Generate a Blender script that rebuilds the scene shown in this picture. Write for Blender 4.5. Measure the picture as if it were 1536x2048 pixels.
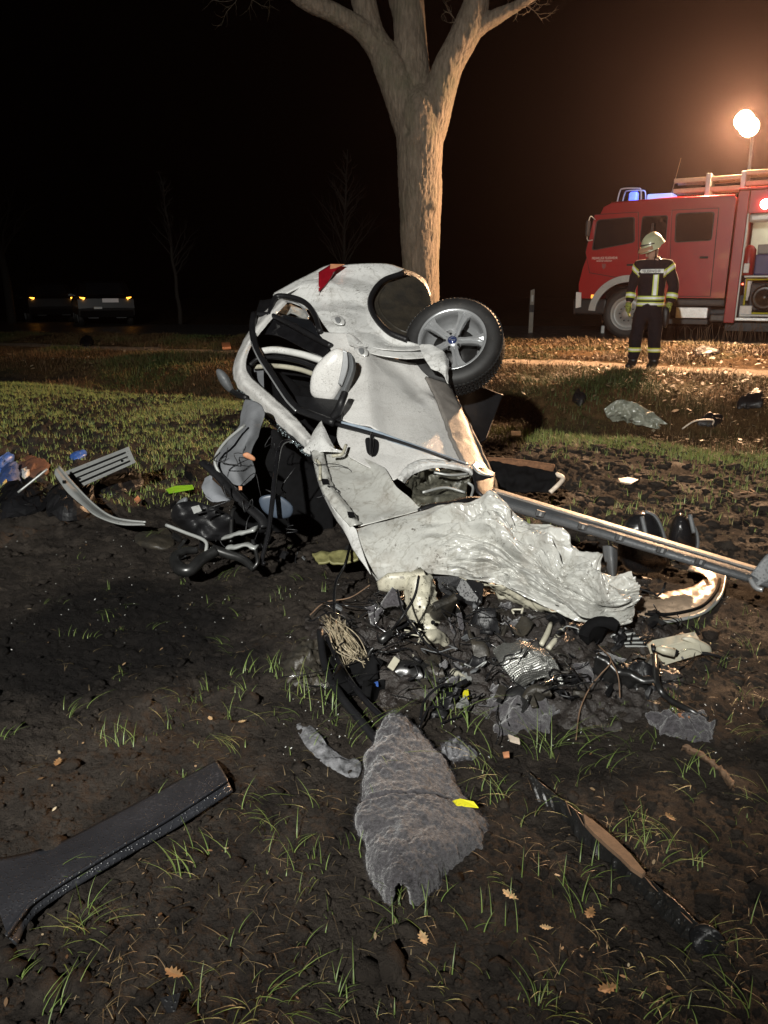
import bpy, bmesh, math, random
import numpy as np
from mathutils import Vector, Matrix, Euler

random.seed(7)
RNG = np.random.default_rng(7)
for o in list(bpy.data.objects):
    bpy.data.objects.remove(o, do_unlink=True)
SC = bpy.context.scene
COL = SC.collection

# ------------------------------------------------------------------ camera
FPX = 1538.0
PITCH = math.atan((1024 - 575) / FPX)
CAM_H = 1.55
cam_data = bpy.data.cameras.new("camera")
cam = bpy.data.objects.new("camera", cam_data)
COL.objects.link(cam)
cam.location = (0, 0, CAM_H)
cam.rotation_euler = (math.pi / 2 - PITCH, 0, 0)
cam_data.sensor_fit = 'VERTICAL'
cam_data.sensor_height = 36.0
cam_data.lens = 36.0 * FPX / 2048.0
cam_data.clip_start = 0.05
cam_data.clip_end = 2000
SC.camera = cam

# ------------------------------------------------------------------ night sky, exposure
W = bpy.data.worlds.new("World")
SC.world = W
W.use_nodes = True
wn = W.node_tree.nodes
wl = W.node_tree.links
bg = wn["Background"]
sky = wn.new("ShaderNodeTexSky")
sky.sky_type = 'NISHITA'
sky.sun_disc = False
sky.sun_elevation = math.radians(-4)
sky.sun_rotation = math.radians(200)
wl.new(sky.outputs[0], bg.inputs[0])
bg.inputs[1].default_value = 0.006
SC.view_settings.view_transform = 'Standard'
SC.view_settings.look = 'None'
SC.view_settings.gamma = 1
SC.view_settings.exposure = 0.12
SC.view_settings.use_curve_mapping = False
SC.render.engine = 'CYCLES'
SC.cycles.use_denoising = True
SC.cycles.max_bounces = 5
SC.cycles.diffuse_bounces = 2
SC.cycles.glossy_bounces = 3
SC.cycles.transmission_bounces = 3
SC.cycles.volume_bounces = 0
SC.cycles.sample_clamp_indirect = 3.0
SC.cycles.caustics_reflective = False
SC.cycles.caustics_refractive = False


def add_spot(name, loc, target, power, color, angle, blend, radius):
    l = bpy.data.lights.new(name, 'SPOT')
    l.energy = power
    l.color = color
    l.spot_size = math.radians(angle)
    l.spot_blend = blend
    l.shadow_soft_size = radius
    o = bpy.data.objects.new(name, l)
    COL.objects.link(o)
    o.location = loc
    o.rotation_euler = (Vector(target) - Vector(loc)).to_track_quat('-Z', 'Y').to_euler()
    return o


def add_point(name, loc, power, color, radius):
    l = bpy.data.lights.new(name, 'POINT')
    l.energy = power
    l.color = color
    l.shadow_soft_size = radius
    o = bpy.data.objects.new(name, l)
    COL.objects.link(o)
    o.location = loc
    return o


# the rescuers' white floodlight, on its tripod behind the photographer
KEY = add_spot("floodlight_behind", (-1.9, -3.7, 4.3), (-0.5, 9.0, 0.7), 5000, (1.0, 0.99, 0.93), 66, 0.75, 0.10)

# ------------------------------------------------------------------ pixel -> place
CP, SP = math.cos(PITCH), math.sin(PITCH)


def raydir(u, v):
    xc = (u - 768) / FPX
    yc = -(v - 1024) / FPX
    return (xc, CP + yc * SP, -SP + yc * CP)


def P(u, v, d):
    r = raydir(u, v)
    k = d / r[1]
    return np.array((r[0] * k, d, CAM_H + r[2] * k))


# ------------------------------------------------------------------ noise
def _hash(ix, iy, iz, seed):
    h = (ix * 374761393 + iy * 668265263 + iz * 2147483647 + seed * 1274126177) & 0xffffffff
    h = ((h ^ (h >> 13)) * 1274126177) & 0xffffffff
    h = ((h ^ (h >> 16)) * 2246822519) & 0xffffffff
    return ((h ^ (h >> 15)) & 0xffffff) / float(0xffffff)


def vn3(x, y, z, seed=0):
    x, y, z = np.broadcast_arrays(np.asarray(x, float), np.asarray(y, float), np.asarray(z, float))
    ix, iy, iz = np.floor(x).astype(np.int64), np.floor(y).astype(np.int64), np.floor(z).astype(np.int64)
    fx, fy, fz = x - ix, y - iy, z - iz
    sx, sy, sz = [f * f * f * (f * (f * 6 - 15) + 10) for f in (fx, fy, fz)]
    def g(a, b, c): return _hash(ix + a, iy + b, iz + c, seed)
    def L(a, b, t): return a + (b - a) * t
    return L(L(L(g(0, 0, 0), g(1, 0, 0), sx), L(g(0, 1, 0), g(1, 1, 0), sx), sy),
             L(L(g(0, 0, 1), g(1, 0, 1), sx), L(g(0, 1, 1), g(1, 1, 1), sx), sy), sz) * 2 - 1


def vn2(x, y, seed=0):
    x, y = np.broadcast_arrays(np.asarray(x, float), np.asarray(y, float))
    ix, iy = np.floor(x).astype(np.int64), np.floor(y).astype(np.int64)
    fx, fy = x - ix, y - iy
    sx, sy = [f * f * f * (f * (f * 6 - 15) + 10) for f in (fx, fy)]
    z = np.zeros_like(ix)
    a, b, c, d = _hash(ix, iy, z, seed), _hash(ix + 1, iy, z, seed), _hash(ix, iy + 1, z, seed), _hash(ix + 1, iy + 1, z, seed)
    return ((a + (b - a) * sx) * (1 - sy) + (c + (d - c) * sx) * sy) * 2 - 1


def fbm2(x, y, seed=0, oct=4):
    s, a, f = 0, 1.0, 1.0
    for i in range(oct):
        s = s + a * vn2(x * f + 3.1 * i, y * f - 1.7 * i, seed + i)
        a *= .5
        f *= 2.03
    return s


def fbm3(x, y, z, seed=0, oct=3):
    s, a, f = 0, 1.0, 1.0
    for i in range(oct):
        s = s + a * vn3(x * f, y * f, z * f, seed + i)
        a *= .5
        f *= 2.1
    return s


# ------------------------------------------------------------------ terrain height
PROF_T = [-60, 8.15, 8.65, 9.1, 9.95, 11.0, 12.4, 13.5, 14.2, 20.6, 22.0, 25.0, 400]
PROF_Z = [0, 0, -.13, -.12, .30, .42, .43, .52, .60, .62, .45, .25, .25]


def tq(x, y):
    return .5 * x + .866 * y, .866 * x - .5 * y


def sinterp(t, xs, ys):
    t = np.asarray(t, float)
    xs, ys = np.array(xs, float), np.array(ys, float)
    i = np.clip(np.searchsorted(xs, t) - 1, 0, len(xs) - 2)
    f = np.clip((t - xs[i]) / (xs[i + 1] - xs[i]), 0, 1)
    f = f * f * (3 - 2 * f)
    return ys[i] + (ys[i + 1] - ys[i]) * f


def ground_h(x, y, detail=True):
    x, y = np.asarray(x, float), np.asarray(y, float)
    t, q = tq(x, y)
    tw = t + .22 * fbm2(x * .8, y * .8, 50, 2) * np.exp(-((t - 9.5) / 3) ** 2)
    k = np.interp(q, [-60, -22, -3, 12], [.1, .40, 1.0, 1.05])
    h = sinterp(tw, PROF_T, PROF_Z) * k
    A = np.interp(t, [8, 9.5, 11, 11.2, 12.3, 12.6, 13.6, 14.2, 20.5, 22], [1, 1.2, 1.2, .25, .25, 1.3, 1.0, .05, .05, 1])
    h = h + A * .035 * fbm2(x * .9, y * .9, 11, 3)
    # churned, thrown-up soil under and in front of the wreck
    mnd = np.exp(-(((x - .45) / 1.1) ** 2 + ((y - 3.15) / .55) ** 2))
    h = h + mnd * .05
    if detail:
        w1 = vn2(x * 3 + 7, y * 3, 21) * .12
        c1 = 1 - np.abs(fbm2(x * 4.2 + w1, y * 4.2 - w1, 31, 3))
        c2 = fbm2(x * 11 + w1 * 4, y * 11, 32, 3)
        c3 = 1 - np.abs(fbm2(x * 26, y * 26, 33, 2))
        pat = np.clip(.5 + .9 * fbm2(x * .7, y * .7, 41, 2), 0.1, 1.3)
        nearf = np.where(t < 8.3, 1.0, .55)
        far = np.clip((y - 3.4) / 2.5, 0, 1) * .9
        h = h + A * nearf * ((.016 + .058 * far) * (c1 - .6) * pat + (.009 + .026 * far) * c2 * pat + (.007 + .010 * far) * (c3 - .6) * (1 + mnd * 1.5) + .003 * fbm2(x * 60, y * 60, 34, 2))
        h = h + mnd * .03 * c2
    return h


def gz(x, y):
    return float(ground_h(x, y))


def G(u, v, lift=0.0):
    """the place on the ground that the pixel looks at, raised by lift"""
    r = raydir(u, v)
    d = 3.0
    lo, hi = .5, 60.0
    for _ in range(50):
        d = (lo + hi) / 2
        k = d / r[1]
        if CAM_H + r[2] * k > float(ground_h(r[0] * k, d, False)) + lift:
            lo = d
        else:
            hi = d
    k = d / r[1]
    return np.array((r[0] * k, d, CAM_H + r[2] * k))


# ------------------------------------------------------------------ objects
def tag(o, label=None, cat=None, group=None, kind=None):
    if label: o['label'] = label
    if cat: o['category'] = cat
    if group: o['group'] = group
    if kind: o['kind'] = kind
    return o


def empty(name, loc, label, cat, rz=0, group=None):
    o = bpy.data.objects.new(name, None)
    o.empty_display_size = .2
    COL.objects.link(o)
    o.location = tuple(loc)
    o.rotation_euler = (0, 0, rz)
    o['off'] = [0.0, 0.0, 0.0] if rz else [float(c) for c in loc]
    return tag(o, label, cat, group)


def raw_mesh(name, V, F):
    V = np.asarray(V, np.float32)
    m = bpy.data.meshes.new(name)
    if isinstance(F, np.ndarray):
        n = F.shape[1]
        m.vertices.add(len(V))
        m.vertices.foreach_set('co', V.ravel())
        m.loops.add(F.size)
        m.loops.foreach_set('vertex_index', F.ravel().astype(np.int32))
        m.polygons.add(len(F))
        m.polygons.foreach_set('loop_start', np.arange(0, F.size, n, dtype=np.int32))
        m.update(calc_edges=True)
    else:
        m.from_pydata([tuple(map(float, p)) for p in V], [], F)
        m.update(calc_edges=True)
    return m


def link_mesh(name, V, F, mat, parent=None, smooth=True, origin=None, mats=None):
    """V in world coordinates (or in the local frame of a turned parent)"""
    V = np.asarray(V, float)
    if parent is not None:
        root = parent
        while root.parent: root = root.parent
        off = np.array(root['off'])
    else:
        off = np.array(origin) if origin is not None else np.array((V[:, 0].mean(), V[:, 1].mean(), V[:, 2].min()))
    m = raw_mesh(name, V - off, F)
    o = bpy.data.objects.new(name, m)
    COL.objects.link(o)
    if mats:
        for mm in mats: m.materials.append(mm)
    else:
        m.materials.append(mat)
    if smooth:
        m.polygons.foreach_set('use_smooth', np.ones(len(m.polygons), dtype=bool))
    if parent is not None:
        o.parent = parent
    else:
        o.location = tuple(off)
        o['off'] = [float(c) for c in off]
    return o


class MB:
    """collects shapes and links them as ONE mesh"""
    def __init__(s): s.V, s.F = [], []
    def add(s, V, F):
        b = len(s.V)
        s.V += [tuple(map(float, p)) for p in V]
        s.F += [tuple(int(i) + b for i in f) for f in F]
        return s
    def box(s, c, size, rot=None, bev=0.0):
        hx, hy, hz = [k / 2 for k in size]
        b = min(bev, hx * .6, hy * .6, hz * .6)
        bm = bmesh.new()
        bmesh.ops.create_cube(bm, size=1)
        for v in bm.verts: v.co = (v.co.x * size[0], v.co.y * size[1], v.co.z * size[2])
        if b > 0: bmesh.ops.bevel(bm, geom=bm.edges[:], offset=b, segments=2, affect='EDGES', profile=.6)
        M = Euler(rot).to_matrix() if rot is not None and not isinstance(rot, Matrix) else (rot or Matrix.Identity(3))
        bm.verts.ensure_lookup_table()
        for i, v in enumerate(bm.verts): v.index = i
        V = [tuple(M @ v.co + Vector(c)) for v in bm.verts]
        F = [tuple(v.index for v in f.verts) for f in bm.faces]
        bm.free()
        return s.add(V, F)
    def tube(s, pts, r, n=8, flat=1.0, up=None, caps=True):
        V, F = tube_geo(pts, r, n, flat, up, caps)
        return s.add(V, F)
    def prism(s, outline, axis_vec):
        a = [np.array(p, float) for p in outline]
        ax = np.array(axis_vec, float)
        n = len(a)
        V = a + [p + ax for p in a]
        F = [tuple(range(n))[::-1], tuple(range(n, 2 * n))] + [(i, (i + 1) % n, n + (i + 1) % n, n + i) for i in range(n)]
        return s.add(V, F)
    def lathe(s, c, axis, prof, n=32, ref=None):
        """prof: list of (r, h) along axis from c"""
        ax = Vector(axis).normalized()
        x = Vector(ref) if ref is not None else (Vector((0, 0, 1)) if abs(ax.z) < .9 else Vector((1, 0, 0)))
        x = (x - ax * x.dot(ax)).normalized()
        y = ax.cross(x)
        V, F = [], []
        for (r, h) in prof:
            for j in range(n):
                a = 2 * math.pi * j / n
                V.append(tuple(Vector(c) + ax * h + (x * math.cos(a) + y * math.sin(a)) * r))
        for i in range(len(prof) - 1):
            for j in range(n):
                F.append((i * n + j, i * n + (j + 1) % n, (i + 1) * n + (j + 1) % n, (i + 1) * n + j))
        return s.add(V, F)
    def build(s, name, mat, parent=None, smooth=False, origin=None):
        return link_mesh(name, np.array(s.V), s.F, mat, parent, smooth, origin)


def tube_geo(pts, r, n=8, flat=1.0, up=None, caps=True):
    pts = [Vector(p) for p in pts]
    m = len(pts)
    rs = list(r) if hasattr(r, '__len__') else [r] * m
    V, F = [], []
    t0 = (pts[1] - pts[0]).normalized()
    ref = Vector(up) if up is not None else (Vector((0, 0, 1)) if abs(t0.z) < .9 else Vector((1, 0, 0)))
    x = (ref - t0 * ref.dot(t0)).normalized()
    for i in range(m):
        t = (pts[min(i + 1, m - 1)] - pts[max(i - 1, 0)])
        if t.length < 1e-9: t = t0
        t = t.normalized()
        x = (x - t * x.dot(t))
        x = x.normalized() if x.length > 1e-6 else t.orthogonal().normalized()
        y = t.cross(x)
        for j in range(n):
            a = 2 * math.pi * j / n
            V.append(tuple(pts[i] + x * (math.cos(a) * rs[i] * flat) + y * (math.sin(a) * rs[i])))
    for i in range(m - 1):
        for j in range(n):
            F.append((i * n + j, i * n + (j + 1) % n, (i + 1) * n + (j + 1) % n, (i + 1) * n + j))
    if caps:
        F.append(tuple(range(n))[::-1])
        F.append(tuple(range((m - 1) * n, m * n)))
    return V, F


def crom(pts, n, closed=False):
    """Catmull-Rom through pts, n samples"""
    p = np.array(pts, float)
    m = len(p)
    if closed:
        t = np.linspace(0, m, n, endpoint=False)
        i = np.floor(t).astype(int)
        f = (t - i)[:, None]
        a, b, c, d = p[(i - 1) % m], p[i % m], p[(i + 1) % m], p[(i + 2) % m]
    else:
        t = np.linspace(0, m - 1, n)
        i = np.minimum(np.floor(t).astype(int), m - 2)
        f = (t - i).reshape((-1,) + (1,) * (p.ndim - 1))
        ext = np.concatenate([[2 * p[0] - p[1]], p, [2 * p[-1] - p[-2]]])
        a, b, c, d = ext[i], ext[i + 1], ext[i + 2], ext[i + 3]
    return .5 * ((2 * b) + (-a + c) * f + (2 * a - 5 * b + 4 * c - d) * f ** 2 + (-a + 3 * b - 3 * c + d) * f ** 3)


def patch_geo(ctrl, nu, nv, thick=.004, disp=None, away=None):
    """a curved sheet through a grid of 3D control points, with a real thickness"""
    ctrl = np.array(ctrl, float)
    g = crom(ctrl, nu)
    g = np.swapaxes(crom(np.swapaxes(g, 0, 1), nv), 0, 1)
    def normals(g):
        du = np.gradient(g, axis=0)
        dv = np.gradient(g, axis=1)
        n = np.cross(du, dv)
        n /= np.linalg.norm(n, axis=2, keepdims=True) + 1e-9
        return n
    n = normals(g)
    view = np.array((0, 0, CAM_H)) - g.mean((0, 1)) if away is None else -np.array(away, float)
    if (n.mean((0, 1)) @ view) < 0: n = -n
    if disp is not None:
        uu, vv = np.meshgrid(np.linspace(0, 1, nu), np.linspace(0, 1, nv), indexing='ij')
        g = g + n * disp(g, uu, vv)[..., None]
        n2 = normals(g)
        if (n2.mean((0, 1)) @ view) < 0: n2 = -n2
        n = n2
    N = nu * nv
    V = np.concatenate([g.reshape(-1, 3), (g - n * thick).reshape(-1, 3)])
    I = np.arange(N).reshape(nu, nv)
    q = np.stack([I[:-1, :-1], I[1:, :-1], I[1:, 1:], I[:-1, 1:]], -1).reshape(-1, 4)
    F = [q, q[:, ::-1] + N]
    for e in (I[0, :], I[-1, ::-1], I[::-1, 0], I[:, -1]):
        F.append(np.stack([e[:-1], e[1:], e[1:] + N, e[:-1] + N], -1))
    return V, np.concatenate(F)


def patch(name, ctrl, mat, parent=None, nu=30, nv=30, thick=.004, disp=None, away=None, smooth=True):
    V, F = patch_geo(ctrl, nu, nv, thick, disp, away)
    return link_mesh(name, V, F, mat, parent, smooth)


def inflate_geo(outline, bulge, back=None, n=40, rings=7, power=2.0, disp=None, normal=None, linear=False):
    """a closed outline of 3D points swollen into a body: front bulge and back bulge"""
    o = np.array(outline, float)
    o = o if linear else crom(o, n, True)
    n = len(o)
    c = o.mean(0)
    if normal is None:
        normal = np.array((0, 0, CAM_H)) - c
    nn = np.array(normal, float)
    nn = nn / np.linalg.norm(nn)
    back = bulge if back is None else back
    V, F = [o], []
    ss = [math.cos(math.pi / 2 * k / rings) for k in range(1, rings)]
    idx = n
    prev_f = prev_b = 0
    for s in ss:
        h = (1 - s ** power) ** (1 / power)
        V.append(c + (o - c) * s + nn * bulge * h)
        cur = idx
        idx += n
        F += [(prev_f + j, prev_f + (j + 1) % n, cur + (j + 1) % n, cur + j) for j in range(n)]
        prev_f = cur
    F.append(tuple(prev_f + j for j in range(n)))
    for s in ss:
        h = (1 - s ** power) ** (1 / power)
        V.append(c + (o - c) * s - nn * back * h)
        cur = idx
        idx += n
        F += [(prev_b + j, cur + j, cur + (j + 1) % n, prev_b + (j + 1) % n) for j in range(n)]
        prev_b = cur
    F.append(tuple(prev_b + j for j in range(n))[::-1])
    V = np.concatenate(V)
    if disp is not None:
        V = disp(V, c, nn)
    return V, F


def inflate(name, outline, mat, bulge, back=None, parent=None, **k):
    V, F = inflate_geo(outline, bulge, back, **k)
    return link_mesh(name, V, F, mat, parent, True)


def plate(name, pts, mat, thick=.006, parent=None, normal=None):
    """flat polygon of 3D points with real thickness, soft edge"""
    p = np.array(pts, float)
    c = p.mean(0)
    if normal is None: normal = np.array((0, 0, CAM_H)) - c
    nn = np.array(normal, float)
    nn /= np.linalg.norm(nn)
    n = len(p)
    ins = c + (p - c) * .985
    V = np.concatenate([ins + nn * thick * .5, p + nn * thick * .25, p - nn * thick * .5])
    F = [tuple(range(n))]
    for a in (0, n):
        F += [(a + i, a + n + i, a + n + (i + 1) % n, a + (i + 1) % n) for i in range(n)]
    F.append(tuple(range(2 * n, 3 * n))[::-1])
    return link_mesh(name, V, F, mat, parent, False)


def tube(name, pts, r, mat, parent=None, n=8, flat=1.0, up=None, samples=None):
    if samples:
        pts = crom(pts, samples)
        if hasattr(r, '__len__'): r = np.interp(np.linspace(0, 1, samples), np.linspace(0, 1, len(r)), r)
    V, F = tube_geo(pts, r, n, flat, up)
    return link_mesh(name, V, F, mat, parent, True)


def tri(x):
    return 2 * np.abs(2 * (x - np.floor(x + .5))) - 1


def creased(amp, scale, seed=0, mask=None, n=5):
    """sheet metal: flat facets meeting in sharp kinks"""
    r = random.Random(seed)
    ks = [(r.gauss(0, 1), r.gauss(0, 1), r.gauss(0, 1), r.random(), scale * r.uniform(.5, 1.6)) for _ in range(n)]
    def f(g, uu, vv):
        x, y, z = g[..., 0], g[..., 1], g[..., 2]
        out = 0
        for i, (a, b, c, ph, s) in enumerate(ks):
            l = math.sqrt(a * a + b * b + c * c)
            w = .30 * vn3(x * 2.2 + i, y * 2.2, z * 2.2, seed + i)
            m = np.clip(.25 + 1.3 * vn3(x * 1.9 - i * 3, y * 1.9, z * 1.9, seed + 40 + i), 0, 1)
            out = out + m * tri((a * x + b * y + c * z) / l * s + ph + w) / (s / scale) ** .8
        out = amp * out / n ** .5
        return out if mask is None else out * mask(uu, vv)
    return f


def crumple(amp, scale, seed=0, ridged=True, mask=None):
    def f(g, uu, vv):
        x, y, z = g[..., 0] * scale, g[..., 1] * scale, g[..., 2] * scale
        w = .35 * vn3(x * .6, y * .6, z * .6, seed + 9)
        nse = fbm3(x + w, y - w, z + w, seed, 3)
        if ridged: nse = .55 - np.abs(nse) * 1.3
        r = amp * nse
        if mask is not None: r = r * mask(uu, vv)
        return r
    return f


# ------------------------------------------------------------------ materials
MATS = {}


def pmat(name, col, rough=.5, metal=0.0, var=.15, vscale=4.0, bump=.0, bscale=30.0, col2=None, dirt=0.0, dirtcol=(.05, .04, .03),
         dscale=60.0, coat=0.0, drops=0.0, spec=.5, emit=None, estr=0.0, wet=0.0, sheen=0.0, trans=0.0, smear=0.0, rust=0.0, veins=0.0):
    if name in MATS: return MATS[name]
    m = bpy.data.materials.new(name)
    m.use_nodes = True
    N, L = m.node_tree.nodes, m.node_tree.links
    b = N['Principled BSDF']
    b.inputs['Roughness'].default_value = rough
    b.inputs['Metallic'].default_value = metal
    b.inputs['Specular IOR Level'].default_value = spec
    b.inputs['Coat Weight'].default_value = coat
    b.inputs['Coat Roughness'].default_value = .08
    if trans: b.inputs['Transmission Weight'].default_value = trans
    if sheen: b.inputs['Sheen Weight'].default_value = sheen
    tc = N.new('ShaderNodeTexCoord')
    src = tc.outputs['Object']
    n1 = N.new('ShaderNodeTexNoise')
    n1.inputs['Scale'].default_value = vscale
    n1.inputs['Detail'].default_value = 6
    n1.inputs['Roughness'].default_value = .65
    L.new(src, n1.inputs['Vector'])
    mix = N.new('ShaderNodeMix')
    mix.data_type = 'RGBA'
    c1 = tuple(min(1, c * (1 + var)) for c in col)
    c2 = col2 if col2 else tuple(c * (1 - var) for c in col)
    mix.inputs['A'].default_value = (*c2, 1)
    mix.inputs['B'].default_value = (*c1, 1)
    mr = N.new('ShaderNodeMapRange')
    mr.inputs['From Min'].default_value = .32
    mr.inputs['From Max'].default_value = .68
    L.new(n1.outputs['Fac'], mr.inputs['Value'])
    L.new(mr.outputs[0], mix.inputs['Factor'])
    colout = mix.outputs['Result']
    def over(colin, facout, c):
        mm = N.new('ShaderNodeMix')
        mm.data_type = 'RGBA'
        L.new(colin, mm.inputs['A'])
        mm.inputs['B'].default_value = (*c, 1)
        L.new(facout, mm.inputs['Factor'])
        return mm.outputs['Result']
    def thresh(scale, lo, hi, top=1.0, detail=4, warp=None):
        nn = N.new('ShaderNodeTexNoise')
        nn.inputs['Scale'].default_value = scale
        nn.inputs['Detail'].default_value = detail
        nn.inputs['Roughness'].default_value = .7
        if warp:
            mp = N.new('ShaderNodeMapping')
            mp.inputs['Scale'].default_value = warp
            L.new(src, mp.inputs[0])
            L.new(mp.outputs[0], nn.inputs['Vector'])
        else:
            L.new(src, nn.inputs['Vector'])
        r = N.new('ShaderNodeMapRange')
        r.inputs['From Min'].default_value = lo
        r.inputs['From Max'].default_value = hi
        r.inputs['To Max'].default_value = top
        L.new(nn.outputs['Fac'], r.inputs['Value'])
        return r.outputs[0]
    if smear: colout = over(colout, thresh(7, .5, .78, smear, 8, (1, 1, .45)), tuple(c * 3.2 for c in dirtcol))
    if veins:
        for sc, wd, k in ((5.5, .022, 1.0), (13, .026, .7)):
            nn = N.new('ShaderNodeTexNoise')
            nn.inputs['Scale'].default_value = sc
            nn.inputs['Detail'].default_value = 5
            nn.inputs['Distortion'].default_value = .6
            L.new(src, nn.inputs['Vector'])
            sb = N.new('ShaderNodeMath')
            sb.operation = 'SUBTRACT'
            sb.inputs[1].default_value = .5
            L.new(nn.outputs['Fac'], sb.inputs[0])
            ab = N.new('ShaderNodeMath')
            ab.operation = 'ABSOLUTE'
            L.new(sb.outputs[0], ab.inputs[0])
            r = N.new('ShaderNodeMapRange')
            r.inputs['From Min'].default_value = wd
            r.inputs['From Max'].default_value = 0
            r.inputs['To Max'].default_value = veins * k
            L.new(ab.outputs[0], r.inputs['Value'])
            colout = over(colout, r.outputs[0], (.10, .085, .055))
    if rust: colout = over(colout, thresh(16, .56, .66, rust, 6), (.16, .06, .025))
    if dirt:
        zone = thresh(2.6, .44, .62, 1.0, 3)
        for sc_, lo_, hi_ in ((dscale, .575, .63), (dscale * 3.1, .61, .66)):
            mz = N.new('ShaderNodeMath')
            mz.operation = 'MULTIPLY'
            L.new(zone, mz.inputs[0])
            L.new(thresh(sc_, lo_, hi_, dirt), mz.inputs[1])
            colout = over(colout, mz.outputs[0], dirtcol)
    L.new(colout, b.inputs['Base Color'])
    if wet:
        L.new(thresh(9, .4, .6, 1), (r := N.new('ShaderNodeMapRange')).inputs['Value'])
        r.inputs['To Min'].default_value = rough
        r.inputs['To Max'].default_value = max(.08, rough - wet)
        L.new(r.outputs[0], b.inputs['Roughness'])
    bo = None
    if bump:
        nb = N.new('ShaderNodeTexNoise')
        nb.inputs['Scale'].default_value = bscale
        nb.inputs['Detail'].default_value = 8
        nb.inputs['Roughness'].default_value = .65
        L.new(src, nb.inputs['Vector'])
        bp = N.new('ShaderNodeBump')
        bp.inputs['Strength'].default_value = min(1, bump)
        bp.inputs['Distance'].default_value = .3 * bump / bscale * 2
        L.new(nb.outputs['Fac'], bp.inputs['Height'])
        bo = bp.outputs[0]
    if drops:
        vo = N.new('ShaderNodeTexVoronoi')
        vo.inputs['Scale'].default_value = 115
        L.new(src, vo.inputs['Vector'])
        r2 = N.new('ShaderNodeMapRange')
        r2.inputs['From Min'].default_value = .0
        r2.inputs['From Max'].default_value = .38
        r2.inputs['To Min'].default_value = 1
        r2.inputs['To Max'].default_value = 0
        L.new(vo.outputs['Distance'], r2.inputs['Value'])
        bp2 = N.new('ShaderNodeBump')
        bp2.inputs['Strength'].default_value = drops
        bp2.inputs['Distance'].default_value = .0022
        L.new(r2.outputs[0], bp2.inputs['Height'])
        if bo: L.new(bo, bp2.inputs['Normal'])
        bo = bp2.outputs[0]
    if bo: L.new(bo, b.inputs['Normal'])
    if emit:
        b.inputs['Emission Color'].default_value = (*emit, 1)
        b.inputs['Emission Strength'].default_value = estr
    MATS[name] = m
    return m


M_WHITE = pmat('white_car_paint', (.60, .60, .585), .27, 0, .05, 3, .06, 40, dirt=.8, dscale=60, coat=.6, drops=.5, smear=.34, veins=.26)
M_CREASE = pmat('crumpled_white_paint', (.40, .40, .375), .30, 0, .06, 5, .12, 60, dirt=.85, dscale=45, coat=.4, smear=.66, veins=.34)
M_WETWHITE = pmat('wet_white_paint', (.62, .61, .59), .24, .0, .04, 3, .0, 40, dirt=.5, dscale=75, coat=.7, drops=1.0, smear=.16, veins=.10)
M_BLACK = pmat('black_plastic', (.008, .008, .009), .46, 0, .3, 12, .2, 120, drops=.5, spec=.35)
M_GLOSS = pmat('gloss_black', (.008, .008, .009), .16, 0, .3, 8, coat=.5)
M_RUBBER = pmat('tyre_rubber', (.014, .014, .014), .62, 0, .35, 14, .25, 160, dirt=.5, dirtcol=(.09, .075, .06), dscale=30)
M_BEAM = pmat('dull_beam_plastic', (.055, .058, .062), .5, 0, .25, 6, .2, 90, dirt=.4, drops=.9)
M_SILL = pmat('sill_plastic', (.17, .155, .14), .5, 0, .2, 8, .3, 90, dirt=.6, drops=.9)
M_GREY = pmat('grey_plastic', (.10, .105, .11), .5, 0, .2, 6, .2, 90, dirt=.4, drops=.9)
M_LGREY = pmat('light_grey_metal', (.36, .37, .36), .42, .35, .12, 5, .15, 60, dirt=.5)
M_SILVER = pmat('alloy_silver', (.46, .47, .48), .28, .6, .1, 9, .05, 60, dirt=.25)
M_STEEL = pmat('dark_steel', (.06, .06, .06), .32, .8, .3, 14, .2, 70, dirt=.4)
M_CREAM = pmat('cream_primer', (.40, .38, .30), .42, 0, .18, 8, .2, 60, dirt=.8, dscale=50, smear=.6)
M_RED = pmat('tail_lamp_red', (.20, .006, .012), .12, 0, .2, 20, coat=.8)
M_FELT = pmat('grey_felt', (.050, .047, .051), .95, 0, .5, 90, 1.0, 160, col2=(.020, .018, .020), sheen=.4, spec=.2)
M_LFELT = pmat('pale_felt', (.17, .17, .18), .95, 0, .4, 30, 1.0, 90, col2=(.05, .05, .052), spec=.2)
M_CLOTH = pmat('grey_trim_cloth', (.13, .135, .145), .8, 0, .2, 10, .3, 150)
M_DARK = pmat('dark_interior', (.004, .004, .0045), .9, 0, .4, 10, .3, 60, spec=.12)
M_MUD = pmat('mud_brown_liner', (.034, .029, .022), .6, 0, .5, 9, .6, 40, col2=(.012, .011, .009), wet=.3)
M_ALU = pmat('foil_aluminium', (.27, .27, .255), .34, .8, .25, 30, .35, 60, dirt=.6, dscale=40)
M_BARKY = pmat('splintered_wood', (.14, .085, .05), .8, 0, .3, 20, .5, 60)
M_YELLOW = pmat('yellow_tag', (.62, .58, .02), .5, 0, .1, 20)
M_GREENFOIL = pmat('green_foil', (.22, .50, .03), .3, 0, .2, 20)
M_BLUE = pmat('blue_plastic', (.05, .12, .40), .35, 0, .3, 20)
M_WPLAST = pmat('white_plastic', (.62, .62, .60), .35, 0, .1, 12, dirt=.5)
M_PAPER = pmat('pale_shard', (.62, .52, .42), .5, 0, .2, 20, dirt=.4)
M_TERRA = pmat('orange_shard', (.45, .20, .10), .6, 0, .2, 20, dirt=.4)
M_GLASSY = pmat('shattered_glass', (.30, .36, .38), .08, .1, .5, 120, 1.0, 160, coat=.5)
M_LEAF = pmat('oak_leaf_brown', (.22, .12, .05), .65, 0, .35, 40, .3, 90)
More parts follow.
